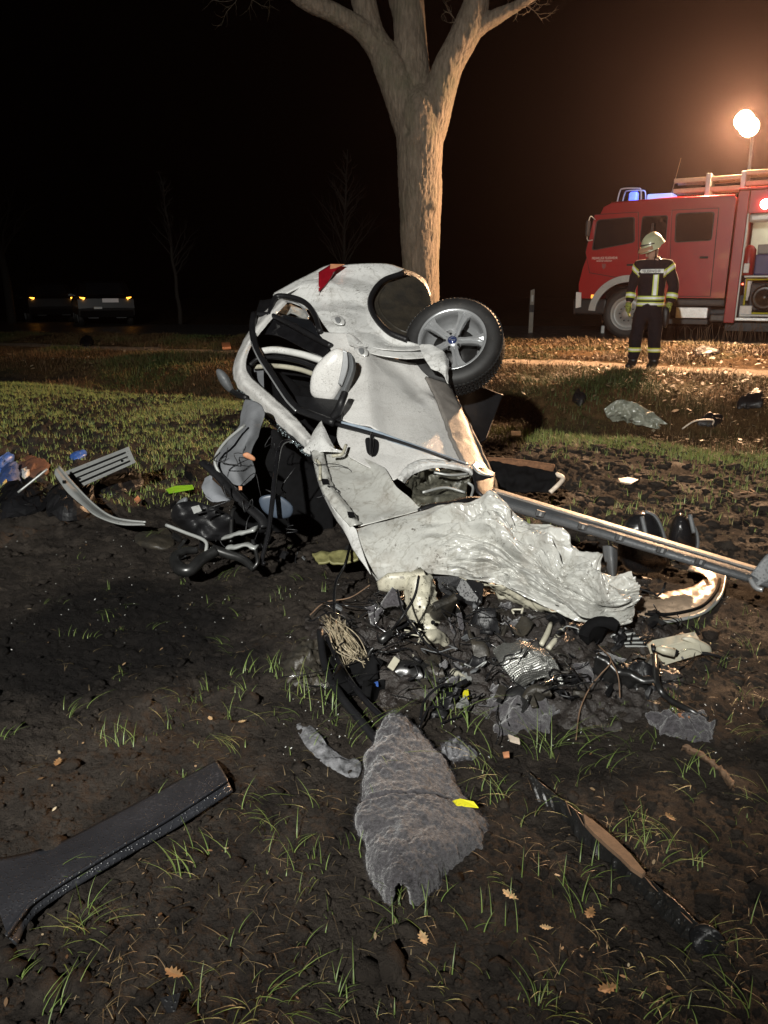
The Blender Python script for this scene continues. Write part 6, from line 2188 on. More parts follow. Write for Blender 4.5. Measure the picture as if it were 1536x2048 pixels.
    rl_b = [(108, 948, .28), (135, 985, .22), (168, 1012, .17), (195, 1032, .10), (240, 1048, .03), (290, 1049, .004)]
    zz = [5.4, 5.15, 4.95, 4.82, 4.74, 4.70]
    r0, r1 = [P(u, v, d) for (u, v, z), d in zip(rl_a, zz)], [P(u, v, d) for (u, v, z), d in zip(rl_b, [d - .1 for d in zz])]
    rm = [(a_ + b_) / 2 + np.array((0, -.02, .012)) for a_, b_ in zip(r0, r1)]
    V, F = patch_geo([r0, rm, r1], 12, 90, .008)
    rail = link_mesh('curved_rail', V, F, M_LGREY, None, True)
    single(rail, 'light grey curved plastic rail leaning from the debris heap to the soil, left', 'rail')
    tube('rail_edge', [p + np.array((0, 0, .006)) for p in r0], .007, M_LGREY, rail, 6, samples=40)
    c = rm[1] * .7 + rm[0] * .3 + np.array((0, -.016, .008))
    MB().box(tuple(c), (.022, .012, .02)).build('slot', M_DARK, rail)
    # dark plastic pieces under and behind that rail
    for outl, bulge, mt, lab in (([(100, 990), (165, 985), (190, 1000), (175, 1030), (130, 1045), (95, 1030)], .10, M_BLACK, 'black block shaped plastic part under the curved grey rail'),
                                 ([(190, 975), (240, 945), (275, 950), (285, 975), (250, 985), (215, 990)], .06, M_BLACK, 'black crumpled plastic cover lying right below the louvred panel'),
                                 ([(0, 990), (40, 975), (90, 985), (100, 1010), (60, 1030), (0, 1025)], .10, M_GLOSS, 'glossy black broken housing at the left border'),
                                 ([(430, 842), (470, 832), (510, 842), (505, 858), (450, 860)], .05, M_BLACK, 'flat black plastic piece in the grass left of the wreck pillar'),
                                 ([(368, 940), (400, 935), (415, 955), (385, 965)], .05, M_DARK, 'dark lump with reddish tip beside the grass, left of the wreck'),
                                 ([(270, 1075), (330, 1060), (350, 1090), (300, 1098)], .03, M_MUD, 'muddy flat lump on the soil left of the bent steel tube'),
                                 ([(160, 684), (172, 676), (184, 682), (182, 692), (166, 692)], .10, M_BLACK, 'small black bag far back on the left verge'),
                                 ([(1385, 705), (1400, 697), (1425, 699), (1440, 706), (1400, 712)], .06, M_BLACK, 'dark cloth heap on the verge right of the firefighter'),
                                 ([(1145, 798), (1155, 786), (1172, 796), (1165, 808), (1150, 806)], .08, M_BLACK, 'small black jagged piece on the bank below the firefighter'),
                                 ([(1475, 805), (1500, 795), (1512, 782), (1526, 800), (1520, 818), (1490, 816)], .09, M_BLACK, 'crumpled black plastic on the bank near the right border'),
                                 ([(1395, 848), (1420, 832), (1445, 838), (1430, 852)], .06, M_BLACK, 'low dark plastic scrap on the bank right of the plastic sheet')):
        ol = crom(np.array(gp(outl, .01)), 36, True)
        V, F = inflate_geo(ol, bulge, .03, rings=10, normal=UPV, linear=True, power=3, disp=lambda V, c, n: V + (.35 * bulge * fbm3(V[:, 0] * 9, V[:, 1] * 9, V[:, 2] * 9, 131, 3))[:, None] * np.array((.5, .5, 1)))
        single(link_mesh('plastic_debris', V, F, mt, None, False), lab, 'plastic debris', 'black plastic debris')
    # --- the heap of bags and clothing at the far left
    hp = [([(0, 930), (22, 918), (24, 930), (8, 948), (-14, 945)], M_BLUE, 'bright blue and white bag on top of the left heap', .10),
          ([(5, 945), (30, 940), (42, 955), (30, 972), (5, 970)], pmat('dark_blue_fabric', (.03, .06, .18), .6, 0, .3, 20), 'dark blue fabric bundle in the middle of the left heap', .10),
          ([(40, 945), (55, 940), (58, 955), (48, 962)], M_WPLAST, 'small white cup on the right of the left heap', .05),
          ([(8, 968), (26, 958), (34, 966), (22, 975), (2, 978)], pmat('yellow_white_cloth', (.45, .38, .16), .7, 0, .3, 30), 'yellow and white cloth scrap low on the left heap', .05),
          ([(38, 922), (70, 920), (98, 930), (92, 950), (60, 955), (42, 945)], pmat('brown_cardboard', (.10, .045, .028), .7, 0, .2, 9), 'brown cardboard box flattened behind the left heap', .06),
          ([(40, 1000), (60, 994), (70, 1000), (50, 1008)], M_WPLAST, 'pale curved shell among black parts at the left', .03),
          ([(142, 910), (158, 905), (170, 911), (155, 917)], M_BLUE, 'crumpled blue wrapper in the grass behind the louvred panel', .03)]
    for outl, mt, lab, bg_ in hp:
        ol = crom(np.array(gp(outl, .02)), 30, True)
        V, F = inflate_geo(ol, bg_, .04, rings=9, normal=UPV, linear=True, disp=lambda V, c, n: V + (.022 * fbm3(V[:, 0] * 14, V[:, 1] * 14, V[:, 2] * 14, 141, 3))[:, None])
        single(link_mesh('heap_item', V, F, mt, None, True), lab, 'litter', 'things spilled in the left heap')
    o = tube('bent_rod', [P(36, 985, 5.2), P(70, 958, 5.25), P(95, 938, 5.3)], .008, M_LGREY, None, 6, samples=10)
    single(o, 'thin pale metal rod leaning across the left heap', 'rod')
    # --- small bright pieces
    for outl, mt, lab, cat, th in (
            ([(332, 979), (350, 972), (385, 970), (388, 978), (355, 984), (338, 987)], M_GREENFOIL, 'bright green foil strip on the grass left of the wreck', 'foil strip', .006),
            ([(443, 687), (460, 686), (462, 696), (445, 697)], M_TERRA, 'small orange brick piece on the verge beside the wreck', 'brick piece', .05),
            ([(1022, 863), (1041, 863), (1042, 872), (1023, 873)], M_PAPER, 'small white tag standing in the grass right of the wreck', 'tag', .02),
            ([(1236, 958), (1256, 955), (1277, 960), (1262, 968), (1240, 964)], M_PAPER, 'pale flat shard on the dark soil at mid right', 'shard', .012),
            ([(268, 1000), (276, 992), (282, 1000), (276, 1008)], M_TERRA, 'small orange shard on soil right of the curved rail', 'shard', .012),
            ([(1016, 1470), (1038, 1478), (1040, 1488), (1020, 1482)], M_PAPER, 'tiny pale plug lying on the soil below the felt heap', 'plug', .01),
            ([(1005, 1505), (1018, 1503), (1019, 1515), (1008, 1516)], M_TERRA, 'tiny red shard in the grass right of the felt mat', 'shard', .006),
            ([(1356, 1428), (1372, 1425), (1380, 1436), (1364, 1440)], M_TERRA, 'tiny red brown shard at the rubble right end', 'shard', .008),
            ([(925, 1385), (936, 1381), (938, 1396), (926, 1398)], M_YELLOW, 'tiny yellow cap stuck in the engine rubble', 'cap', .02),
            ([(918, 1352), (938, 1346), (944, 1362), (928, 1372)], M_LGREY, 'small pale bracket piece beside the felt roll', 'bracket piece', .02),
            ([(912, 1412), (930, 1392), (938, 1408), (922, 1414)], M_LGREY, 'small triangular pale chip under the felt roll', 'chip', .02),
            ([(748, 1366), (756, 1364), (757, 1372), (749, 1373)], M_BLUE, 'tiny light blue clip in the dark soil', 'clip', .01)):
        single(plate('small_fragment', gp(outl, .05), mt, th, None, (0, -.5, 1)), lab, cat, 'small bright fragments')
    for k, (u0, v0, u1, v1) in enumerate([(1458, 990, 1500, 984), (1466, 994, 1530, 990), (1480, 980, 1534, 996), (1456, 982, 1480, 996), (1500, 978, 1520, 992)]):
        o = MB().tube([G(u0, v0, .02), G((u0 + u1) / 2, (v0 + v1) / 2, .045), G(u1, v1, .02)], [.004, .012, .005], 5).build('wood_splinter', M_BARKY, None)
        single(o, ('uppermost left', 'longest', 'rightmost', 'lowest short', 'highest right')[k] + ' pale wood splinter of the pile on soil at the right border', 'wood splinter', 'pale wood splinters')
    # --- clear plastic sheet on the bank
    V, F = patch_geo([[G(u, v, z) for u, v, z in r] for r in [[(1208, 818, .18), (1240, 800, .28), (1290, 815, .2), (1340, 850, .02)], [(1215, 835, .10), (1245, 825, .16), (1288, 838, .10), (1330, 856, .0)], [(1225, 846, 0), (1250, 845, .02), (1280, 850, .01), (1320, 860, 0)]]], 50, 60, .004, crumple(.05, 6, 151))
    o = link_mesh('plastic_sheet', V, F, pmat('milky_sheet', (.30, .31, .26), .25, 0, .3, 8, col2=(.12, .13, .10), coat=.3), None, True)
    single(o, 'crumpled translucent plastic sheet lying on the grassy bank below the firefighter', 'plastic sheet')
    o = tube('bent_wire_frame', gp([(1364, 858, .02), (1390, 842, .10), (1425, 840, .10), (1425, 850, .02)]), .010, M_PAPER, None, 6, samples=20)
    single(o, 'pale bent wire on the bank right of the plastic sheet', 'wire')
    # --- rolled mat / log behind the sill
    r_ = empty('rolled_carpet', G(1050, 965), 'dark rolled carpet with rusty upper edge lying on the soil behind the sill', 'rolled carpet')
    V, F = patch_geo([[P(u, v, d) for u, v, d in r] for r in [[(960, 928, 5.4), (1030, 928, 5.3), (1106, 938, 5.15)], [(955, 918, 5.2), (1030, 922, 5.1), (1112, 935, 5.0)], [(955, 945, 5.0), (1030, 955, 4.9), (1112, 965, 4.85)], [(960, 985, 4.95), (1030, 985, 4.88), (1100, 985, 4.84)]]], 30, 60, .03, crumple(.03, 7, 161))
    link_mesh('sheet', V, F, M_DARK, r_, True)
    tube('rusty_edge', [P(u, v, d) for u, v, d in [(960, 922, 5.15), (1030, 926, 5.05), (1108, 937, 4.95)]], .030, pmat('rust_felt', (.14, .065, .03), .9, 0, .4, 40, .8, 90), r_, 8, samples=24)
    tube('end_strap', [P(u, v, d) for u, v, d in [(1100, 985, 4.80), (1118, 968, 4.83), (1126, 956, 4.88), (1112, 948, 4.92)]], .016, M_PAPER, r_, 6, samples=14)
    # --- two black shells behind the beam
    for k, (outl, dd, lab) in enumerate((([(1238, 1112), (1240, 1060), (1262, 1030), (1290, 1024), (1312, 1036), (1328, 1075), (1335, 1130), (1300, 1146), (1262, 1142)], 3.85, 'large glossy black bucket shaped liner standing behind the sill beam'),
                                         ([(1338, 1090), (1342, 1048), (1358, 1026), (1375, 1036), (1392, 1065), (1392, 1098), (1362, 1108)], 3.95, 'smaller black liner shell right of the large one behind the beam'))):
        sh = empty('liner_shell', G(outl[0][0] + 30, 1150), lab, 'liner', group='black liner shells')
        inflate('shell', [P(u, v, dd) for u, v in outl], pmat('wet_gloss_black', (.010, .010, .011), .2, 0, .3, 9, .4, 60, drops=.8), .14, .04, sh, n=50, rings=10)
        tube('shell_rib', [P(outl[2][0] + 22, outl[2][1] + 4, dd - .10), P(outl[2][0] + 30, outl[2][1] + 40, dd - .16)], .012, M_GREY, sh, 6, samples=10)
        tube('shell_edge', [P(u, v, dd - .02) for u, v in outl[3:7]], .012, M_GREY, sh, 6, samples=20)
    o = patch('support_bracket', [[P(u, v, d) for u, v, d in r] for r in [[(1204, 1092, 3.6), (1222, 1090, 3.55), (1236, 1095, 3.6)], [(1208, 1120, 3.55), (1224, 1122, 3.5), (1236, 1125, 3.55)], [(1216, 1150, 3.55), (1226, 1155, 3.5), (1234, 1148, 3.55)]]], M_GREY, None, 20, 14, .02)
    single(o, 'grey speckled bracket standing under the sill beam', 'bracket')
    # --- orange lit curved bumper corner
    ba = [(1262, 1196), (1330, 1185), (1388, 1172), (1408, 1150), (1376, 1138), (1398, 1126), (1436, 1130)]
    bb = [(1262, 1218), (1330, 1214), (1395, 1200), (1424, 1176), (1425, 1152), (1430, 1140), (1444, 1134)]
    bc = [(1264, 1238), (1335, 1240), (1405, 1224), (1440, 1192), (1447, 1164), (1450, 1148), (1450, 1138)]
    V, F = patch_geo([gp(ba, .035), gp(bb, .055), gp(bc, .03)], 20, 90, .01, crumple(.008, 14, 171))
    bp_ = link_mesh('bumper_corner_skin', V, F, pmat('pale_bumper_skin', (.42, .31, .22), .4, 0, .25, 10, dirt=.9, dscale=24, smear=.3), None, True)
    single(bp_, 'curved pale bumper skin glowing orange in the lamp light, right of the bonnet', 'bumper skin')
    tube('rim_lip', gp([(1270, 1240, .02), (1335, 1243, .025), (1405, 1226, .025), (1440, 1194, .025), (1450, 1160, .03), (1448, 1138, .03)]), .009, M_LGREY, bp_, 6, samples=40)
    tube('dark_gap', gp([(1290, 1228, .055), (1340, 1228, .055), (1400, 1214, .055), (1430, 1186, .055), (1440, 1158, .055)]), .008, M_DARK, bp_, 6, samples=40)
    # --- radiator core / heat shield in the rubble
    hs = []
    for (l, r__) in (((985, 1300, .13), (1075, 1288, .16)), ((1002, 1330, .15), (1098, 1305, .19)), ((1022, 1355, .12), (1115, 1328, .16)), ((1036, 1376, .05), (1126, 1368, .08))):
        A_, B_ = G(*l), G(*r__)
        hs.append([A_, A_ * .66 + B_ * .34 + np.array((0, 0, .025)), A_ * .33 + B_ * .67 + np.array((0, 0, .025)), B_])
    V, F = patch_geo(hs, 90, 110, .008, lambda g, uu, vv: .0045 * np.sin(uu * 130 + 2.5 * np.sin(vv * 11)) * (.5 + .5 * np.sin(vv * 170 + uu * 4)) + .008 * fbm2(uu * 5, vv * 5, 181, 2))
    o = link_mesh('heat_shield', V, F, M_ALU, None, True)
    single(o, 'crinkled silver heat shield sheet bent over the dark engine rubble', 'heat shield')
    # white post with hook at right (front crossmember piece)
    cm = empty('crossmember_piece', G(1360, 1325), 'pale broken metal crossmember with rounded end lying right of the rubble', 'crossmember')
    A_, B_, C_, D_ = P(1298, 1300, 3.02), P(1398, 1280, 3.02), P(1404, 1308, 2.95), P(1310, 1336, 2.92)
    plate('front_face', [A_, B_, C_, D_], M_CREAM, .02, cm)
    upv = np.array((0, .05, .012))
    plate('top_face', [A_ + np.array((0, 0, .004)), B_ + np.array((0, 0, .004)), B_ + upv, A_ + upv], M_CREAM, .008, cm, UPV)
    inflate('rounded_end', [P(u, v, 3.02) for u, v in [(1362, 1278), (1378, 1271), (1400, 1280), (1420, 1292), (1422, 1308), (1404, 1308), (1392, 1290)]], M_CREAM, .03, .03, cm, n=30)
    tube('black_loop', [P(u, v, 2.98) for u, v in [(1398, 1306), (1430, 1310), (1456, 1324), (1452, 1332), (1420, 1325), (1400, 1318)]], .008, M_BLACK, cm, 6, samples=24)
    fin = empty('radiator_piece', G(1270, 1300), 'grey ribbed radiator end plate lying between bonnet tip and crossmember', 'radiator')
    for k in range(9):
        f = k / 8
        a_, b_ = P(1222 + 14 * f, 1274 + 26 * f * .7, 3.10 - .04 * f), P(1252 + 70 * f, 1256 + 40 * f, 3.10 - .03 * f)
        tube('fin', [a_, (a_ + b_) / 2 + np.array((0, 0, .006)), b_], .010, M_STEEL if k % 2 else M_LGREY, fin, 6, flat=.5, samples=6)
    # twin pale rods
    for k, (u0, v0, u1, v1) in enumerate(((1082, 1290, 1102, 1246), (1096, 1298, 1126, 1254))):
        o = tube('pale_rod', [P(u0, v0, 3.02), P((u0 + u1) / 2 + 2, (v0 + v1) / 2, 3.08), P(u1, v1, 3.16)], [.012, .013, .010], M_CREAM, None, 8, samples=8)
        single(o, ('left' if k == 0 else 'right') + ' rod of two pale rods standing between bonnet and heat shield', 'rod', 'pale rods')
    # --- cables, hoses, ribbons in the rubble
    rnd = random.Random(31)
    cab = [([(700, 1090, .20), (690, 1130, .16), (672, 1165, .12), (668, 1210, .06), (672, 1250, .02)], .008, M_GLOSS, 'black cable hanging down from the torn wing to the soil'),
           ([(838, 1152, .28), (828, 1195, .22), (800, 1240, .16), (782, 1262, .04)], .006, M_BLACK, 'short black cable crossing the pale member'),
           ([(795, 1180, .22), (805, 1220, .18), (830, 1258, .16), (862, 1295, .10), (910, 1318, .05), (950, 1328, .03)], .005, M_GLOSS, 'thin black cable curling over the flared member end'),
           ([(640, 1262, .10), (650, 1330, .07), (680, 1390, .05), (720, 1440, .04), (760, 1490, .02)], .016, M_BLACK, 'thick ribbed black hose running forward from the cable bundle'),
           ([(655, 1275, .10), (690, 1345, .07), (730, 1400, .05), (775, 1445, .02)], .012, M_GLOSS, 'thinner glossy hose parallel to the thick black hose'),
           ([(1196, 1290, .16), (1222, 1320, .16), (1200, 1350, .12), (1180, 1375, .10), (1160, 1420, .06), (1152, 1480, .01)], .0025, M_BARKY, 'thin yellowish wire curling down in front of the rubble'),
           ([(1222, 1320, .16), (1236, 1352, .14), (1240, 1395, .06)], .0025, M_BARKY, 'second thin yellowish wire ending in black rubble'),
           ([(1310, 1310, .12), (1316, 1370, .10), (1340, 1400, .06), (1380, 1420, .03), (1415, 1440, .02)], .012, M_STEEL, 'twisted grey cable loom at the right end of the rubble'),
           ([(840, 1440, .04), (850, 1400, .08), (880, 1372, .12), (905, 1368, .12)], .005, M_GLOSS, 'black wire arc left of the felt roll'),
           ([(740, 1170, .12), (700, 1195, .08), (650, 1205, .06), (620, 1230, .03)], .003, M_BARKY, 'pale stalk running left from the torn wing')]
    for pts, r, mt, lab in cab:
        single(tube('cable', gp(pts), r, mt, None, 7, samples=40), lab, 'cable', 'cables torn from the wreck')
    # bundle of fine pale wires
    bd = MB()
    for k in range(70):
        s = G(655 + rnd.uniform(-14, 40), 1240 + rnd.uniform(-14, 20), rnd.uniform(.05, .13))
        m1 = G(690 + rnd.uniform(-25, 25), 1290 + rnd.uniform(-20, 20), rnd.uniform(.04, .13))
        e = G(730 + rnd.uniform(-40, 20), 1330 + rnd.uniform(-25, 14), rnd.uniform(.01, .07))
        bd.tube(crom([s, m1, e], 14), rnd.uniform(.0012, .0026), 4)
    o = bd.build('wire_bundle', pmat('pale_wire', (.30, .25, .17), .5, 0, .5, 30), None, True)
    single(o, 'frayed bundle of thin pale wires below the torn white wing', 'wire bundle')
    o['kind'] = 'stuff'
    # --- rubble: dark churned engine rubble, one rough mass with pieces on it
    u_, v_ = np.meshgrid(np.linspace(610, 1400, 150), np.linspace(1130, 1490, 110), indexing='ij')
    g3 = np.array([[G(a_, b_) for b_ in np.linspace(1130, 1490, 12)] for a_ in np.linspace(610, 1400, 14)])
    g3 = crom(g3, 170)
    g3 = np.swapaxes(crom(np.swapaxes(g3, 0, 1), 120), 0, 1)
    X, Y = g3[..., 0], g3[..., 1]
    uu = np.linspace(0, 1, 170)[:, None] * np.ones((1, 120))
    vv = np.linspace(0, 1, 120)[None] * np.ones((170, 1))
    shp = 1 - ((uu - .52) / .46) ** 2 - ((vv - .40 - .12 * uu) / .42) ** 2 + .55 * fbm2(X * 4, Y * 4, 191, 3)
    hgt = np.clip(shp, -.25, .6) * .09 + np.where(shp > 0, 1, .2) * (.018 * (1 - np.abs(fbm2(X * 8, Y * 8, 192, 3))) + .014 * fbm2(X * 26, Y * 26, 193, 4)) - .022
    me_ = G(858, 1288)
    hgt = hgt - .10 * np.exp(-(((X - me_[0]) / .10) ** 2 + ((Y - me_[1]) / .16) ** 2))
    Z = ground_h(X, Y) + hgt
    I = np.arange(170 * 120).reshape(170, 120)
    F = np.stack([I[:-1, :-1], I[:-1, 1:], I[1:, 1:], I[1:, :-1]], -1).reshape(-1, 4)
    o = link_mesh('engine_rubble', np.stack([X, Y, Z], -1).reshape(-1, 3), F, pmat('oily_rubble', (.013, .011, .010), .62, 0, .6, 14, 1.0, 45, col2=(.034, .028, .025), wet=.4), None, True)
    tag(o, 'dark oily rubble of soil and engine parts under the bonnet', 'rubble', kind='stuff')
    mats_ = [M_BLACK] * 5 + [M_DARK] * 3 + [M_STEEL] * 2 + [M_GREY] * 2 + [M_CREAM, M_LGREY, M_FELT, M_MUD, M_MUD]
    names_ = ['jagged small black engine fragment in the rubble under the bonnet', 'small broken part strewn in the rubble under the bonnet']
    marks = [(1055, 1330, 'the heat shield'), (855, 1270, 'the flared member end'), (1240, 1250, 'the bonnet tip'), (700, 1290, 'the wire bundle'), (910, 1370, 'the felt roll'), (1040, 1430, 'the felt heap'), (1350, 1310, 'the crossmember'),
             (1200, 1350, 'the yellowish wire'), (1000, 1230, 'the brown felt lump'), (720, 1400, 'the ribbed hose')]
    cname = {M_BLACK.name: 'black', M_DARK.name: 'matt black', M_STEEL.name: 'steel grey', M_GREY.name: 'grey plastic', M_CREAM.name: 'cream', M_LGREY.name: 'light grey', M_FELT.name: 'felt grey', M_MUD.name: 'muddy brown'}
    seen = set()
    made = 0
    while made < 120:
        u, v = rnd.uniform(640, 1400), rnd.uniform(1190, 1450)
        if ((u - 1010) / 380) ** 2 + ((v - 1310) / 140) ** 2 > 1: continue
        kind = rnd.random()
        mt = rnd.choice(mats_)
        s = rnd.uniform(.010, .036)
        mk = min(marks, key=lambda m_: (m_[0] - u) ** 2 + (m_[1] - v) ** 2)
        du, dv = u - mk[0], v - mk[1]
        side = ('right of ' if du > 0 else 'left of ') if abs(du) > abs(dv) else ('in front of ' if dv > 0 else 'behind ')
        shp_ = ('flat angular chip' if s < .023 else 'larger angular chunk') if kind < .5 else ('stubby round plug' if kind < .75 else 'curled strip of wire')
        lab = cname[mt.name] + ' ' + shp_ + ' in the rubble ' + side + mk[2]
        if lab in seen: 
            if len(seen) > 300: break
            seen.add(lab + str(len(seen)))
            continue
        seen.add(lab)
        made += 1
        p = G(u, v)
        p[2] = gz(p[0], p[1]) + rnd.uniform(.05, .09)
        if kind < .5:
            mb = MB().box(tuple(p), (s * rnd.uniform(.8, 2.6), s * rnd.uniform(.6, 1.3), s * rnd.uniform(.12, .6)), (rnd.uniform(-1.2, 1.2), rnd.uniform(-1.2, 1.2), rnd.uniform(0, 3)), bev=.003)
        elif kind < .75:
            d_ = Vector((rnd.gauss(0, 1), rnd.gauss(0, 1), rnd.gauss(0, .6))).normalized()
            mb = MB().lathe(tuple(p), d_, [(0, 0), (s * .5, 0), (s * .5, s * rnd.uniform(.4, 2)), (s * .3, s * 2.1), (0, s * 2.1)], 12)
        else:
            q_ = [p]
            for _ in range(5): q_.append(q_[-1] + np.array((rnd.gauss(0, .03), rnd.gauss(0, .025), rnd.gauss(0, .02))))
            mb = MB().tube(crom(q_, 16), rnd.uniform(.002, .006), 5)
        single(mb.build('engine_fragment', mt, None, kind > .5), lab, 'engine fragment', 'engine fragments in the rubble')
    big_n = {M_MUD.name: 'muddy', M_DARK.name: 'matt black', M_STEEL.name: 'steel', M_BLACK.name: 'black plastic', M_FELT.name: 'felt covered', M_CREAM.name: 'cream'}
    made = 0
    while made < 34:
        u, v = rnd.uniform(660, 1390), rnd.uniform(1190, 1440)
        if ((u - 1010) / 370) ** 2 + ((v - 1310) / 130) ** 2 > 1: continue
        mk = min(marks, key=lambda m_: (m_[0] - u) ** 2 + (m_[1] - v) ** 2)
        du, dv = u - mk[0], v - mk[1]
        side = ('right of ' if du > 0 else 'left of ') if abs(du) > abs(dv) else ('in front of ' if dv > 0 else 'behind ')
        mt = rnd.choice([M_MUD, M_MUD, M_DARK, M_STEEL, M_BLACK, M_BLACK, M_FELT])
        p = G(u, v)
        p[2] = gz(p[0], p[1]) + rnd.uniform(.02, .06)
        s = rnd.uniform(.05, .11)
        big = s > .08
        lab = ('large ' if big else 'medium ') + big_n[mt.name] + ' crumpled engine part half buried ' + side + mk[2]
        if lab in seen:
            made += .05
            continue
        seen.add(lab)
        made += 1
        M_ = Euler((rnd.uniform(-.9, .9), rnd.uniform(-.9, .9), rnd.uniform(0, 6.28))).to_matrix()
        asp = rnd.uniform(.35, .8)
        ct = [[p + np.array(M_ @ Vector(((a_ + rnd.gauss(0, .18)) * s, (b_ + rnd.gauss(0, .18)) * s * asp, rnd.gauss(0, .28) * s))) for b_ in (-1, 0, 1)] for a_ in (-1, 0, 1)]
        V, F = patch_geo(ct, 26, 26, s * rnd.uniform(.08, .5), creased(.022, 9, made.__hash__() % 999, None, 5))
        single(link_mesh('engine_part', V, F, mt, None, True), lab, 'engine part', 'crumpled engine parts in the rubble')
    # tangle of torn wiring, strips and tapes over the rubble: too many to count
    tw_ = MB()
    for k in range(130):
        while True:
            u, v = rnd.uniform(620, 1400), rnd.uniform(1150, 1450)
            if ((u - 1000) / 390) ** 2 + ((v - 1300) / 155) ** 2 < 1: break
        q_ = [G(u, v)]
        q_[0][2] = gz(q_[0][0], q_[0][1]) + rnd.uniform(.03, .09)
        dv = np.array((rnd.gauss(0, .04), rnd.gauss(0, .04), rnd.gauss(.005, .02)))
        for _ in range(rnd.randint(3, 7)):
            dv = dv * .8 + np.array((rnd.gauss(0, .022), rnd.gauss(0, .018), rnd.gauss(-.003, .014)))
            q_.append(q_[-1] + dv)
            q_[-1][2] = max(q_[-1][2], gz(q_[-1][0], q_[-1][1]) + .02)
        tw_.tube(crom(q_, 18), rnd.uniform(.0012, .0045), 5, flat=rnd.choice((1, 1, .3)))
    o = tw_.build('torn_wiring', M_GLOSS, None, True)
    tag(o, 'tangle of thin torn black wires over the rubble', 'wiring', kind='stuff')
    # --- small shards strewn on the field, glass crumbs and plastic chips: too many to count
    chips = MB()
    for k in range(420):
        if k < 330: u, v = rnd.uniform(560, 1500), rnd.uniform(1130, 1520)
        elif k < 520: u, v = rnd.uniform(0, 560), rnd.uniform(990, 1300)
        else: u, v = rnd.uniform(0, 1536), rnd.uniform(940, 2000)
        p = G(u, v, .012)
        p[2] = gz(p[0], p[1]) + .006
        s = rnd.uniform(.0012, .0032)
        chips.box(tuple(p), (s * rnd.uniform(1, 3), s, s * .4), (rnd.uniform(-.6, .6), rnd.uniform(-.6, .6), rnd.uniform(0, 3)))
    o = chips.build('glass_debris', M_WPLAST, None)
    tag(o, 'tiny pale glass and plastic crumbs strewn over the soil', 'crumbs', kind='stuff')
    # clods of soil
    n = 6500
    pts = []
    us, vs = RNG.uniform(-40, 1580, n), 930 + 1110 * RNG.random(n) ** .8
    ph = (1 + 5 ** .5) / 2
    ico = np.array([(-1, ph, 0), (1, ph, 0), (-1, -ph, 0), (1, -ph, 0), (0, -1, ph), (0, 1, ph), (0, -1, -ph), (0, 1, -ph), (ph, 0, -1), (ph, 0, 1), (-ph, 0, -1), (-ph, 0, 1)]) / 1.9
    icf = np.array([(0, 11, 5), (0, 5, 1), (0, 1, 7), (0, 7, 10), (0, 10, 11), (1, 5, 9), (5, 11, 4), (11, 10, 2), (10, 7, 6), (7, 1, 8), (3, 9, 4), (3, 4, 2), (3, 2, 6), (3, 6, 8), (3, 8, 9), (4, 9, 5), (2, 4, 11), (6, 2, 10), (8, 6, 7), (9, 8, 1)])
    rd = np.array([raydir(u, v) for u, v in zip(us, vs)])
    k_ = (CAM_H - .01) / -rd[:, 2]
    cx, cy = rd[:, 0] * k_, rd[:, 1] * k_
    ok = cy < 8.2
    cx, cy = cx[ok], cy[ok]
    n = len(cx)
    sz = np.exp(RNG.normal(math.log(.0055), .6, n)) * np.clip(cy / 3.0, .8, 2.6)
    J = ico[None] * (1 + RNG.normal(0, .26, (n, 12, 1))) * np.stack([RNG.uniform(.8, 1.5, n), RNG.uniform(.8, 1.5, n), RNG.uniform(.5, .9, n)], -1)[:, None]
    V = np.stack([cx, cy, ground_h(cx, cy) + sz * .15], -1)[:, None] + J * sz[:, None, None]
    F = (np.arange(n) * 12)[:, None, None] + icf[None]
    o = link_mesh('soil_clods', V.reshape(-1, 3), F.reshape(-1, 3), bpy.data.materials['field_and_verge_soil'], None, False, origin=(0, 0, 0))
    tag(o, 'crumbly dark soil clods scattered over the churned field', 'clods', kind='stuff')
    n = 2600
    cy = RNG.uniform(4.2, 7.9, n)
    cx = RNG.uniform(-.2, .62, n) * cy
    ok = ~in_wreck(cx, cy)
    cx, cy = cx[ok], cy[ok]
    n = len(cx)
    sz = np.exp(RNG.normal(math.log(.020), .45, n))
    J = ico[None] * (1 + RNG.normal(0, .28, (n, 12, 1))) * np.stack([RNG.uniform(.8, 1.6, n), RNG.uniform(.8, 1.5, n), RNG.uniform(.5, .9, n)], -1)[:, None]
    V = np.stack([cx, cy, ground_h(cx, cy) + sz * .10], -1)[:, None] + J * sz[:, None, None]
    F = (np.arange(n) * 12)[:, None, None] + icf[None]
    o = link_mesh('soil_lumps', V.reshape(-1, 3), F.reshape(-1, 3), bpy.data.materials['field_and_verge_soil'], None, False, origin=(0, 0, 0))
    tag(o, 'coarse dark lumps of ploughed up soil right of the wreck', 'clods', kind='stuff')
    # a few distinct oak leaves near the camera
    def oak(u, v, s, rot, lab, mt):
        p = G(u, v)
        p[2] = gz(p[0], p[1]) + .008
        pr = [(0, -1.1), (.05, -.75), (.32, -.62), (.20, -.42), (.52, -.25), (.28, -.05), (.60, .18), (.30, .34), (.48, .62), (.20, .66), (.14, .92), (0, 1.0)]
        full = pr + [(-x, y) for x, y in pr[-2:0:-1]]
        c, sn = math.cos(rot), math.sin(rot)
        pts = [p + np.array(((x * c - y * sn) * s, (x * sn + y * c) * s, s * (.35 * abs(x) ** 1.3 + .22 * y * y - .05))) for x, y in full]
        mid = [p + np.array(((-y * sn) * s, (y * c) * s, s * (.22 * y * y - .05))) for x, y in pr]
        n = len(full)
        V = pts + mid + [q - np.array((0, 0, .0012)) for q in pts]
        F = []
        m = len(pr)
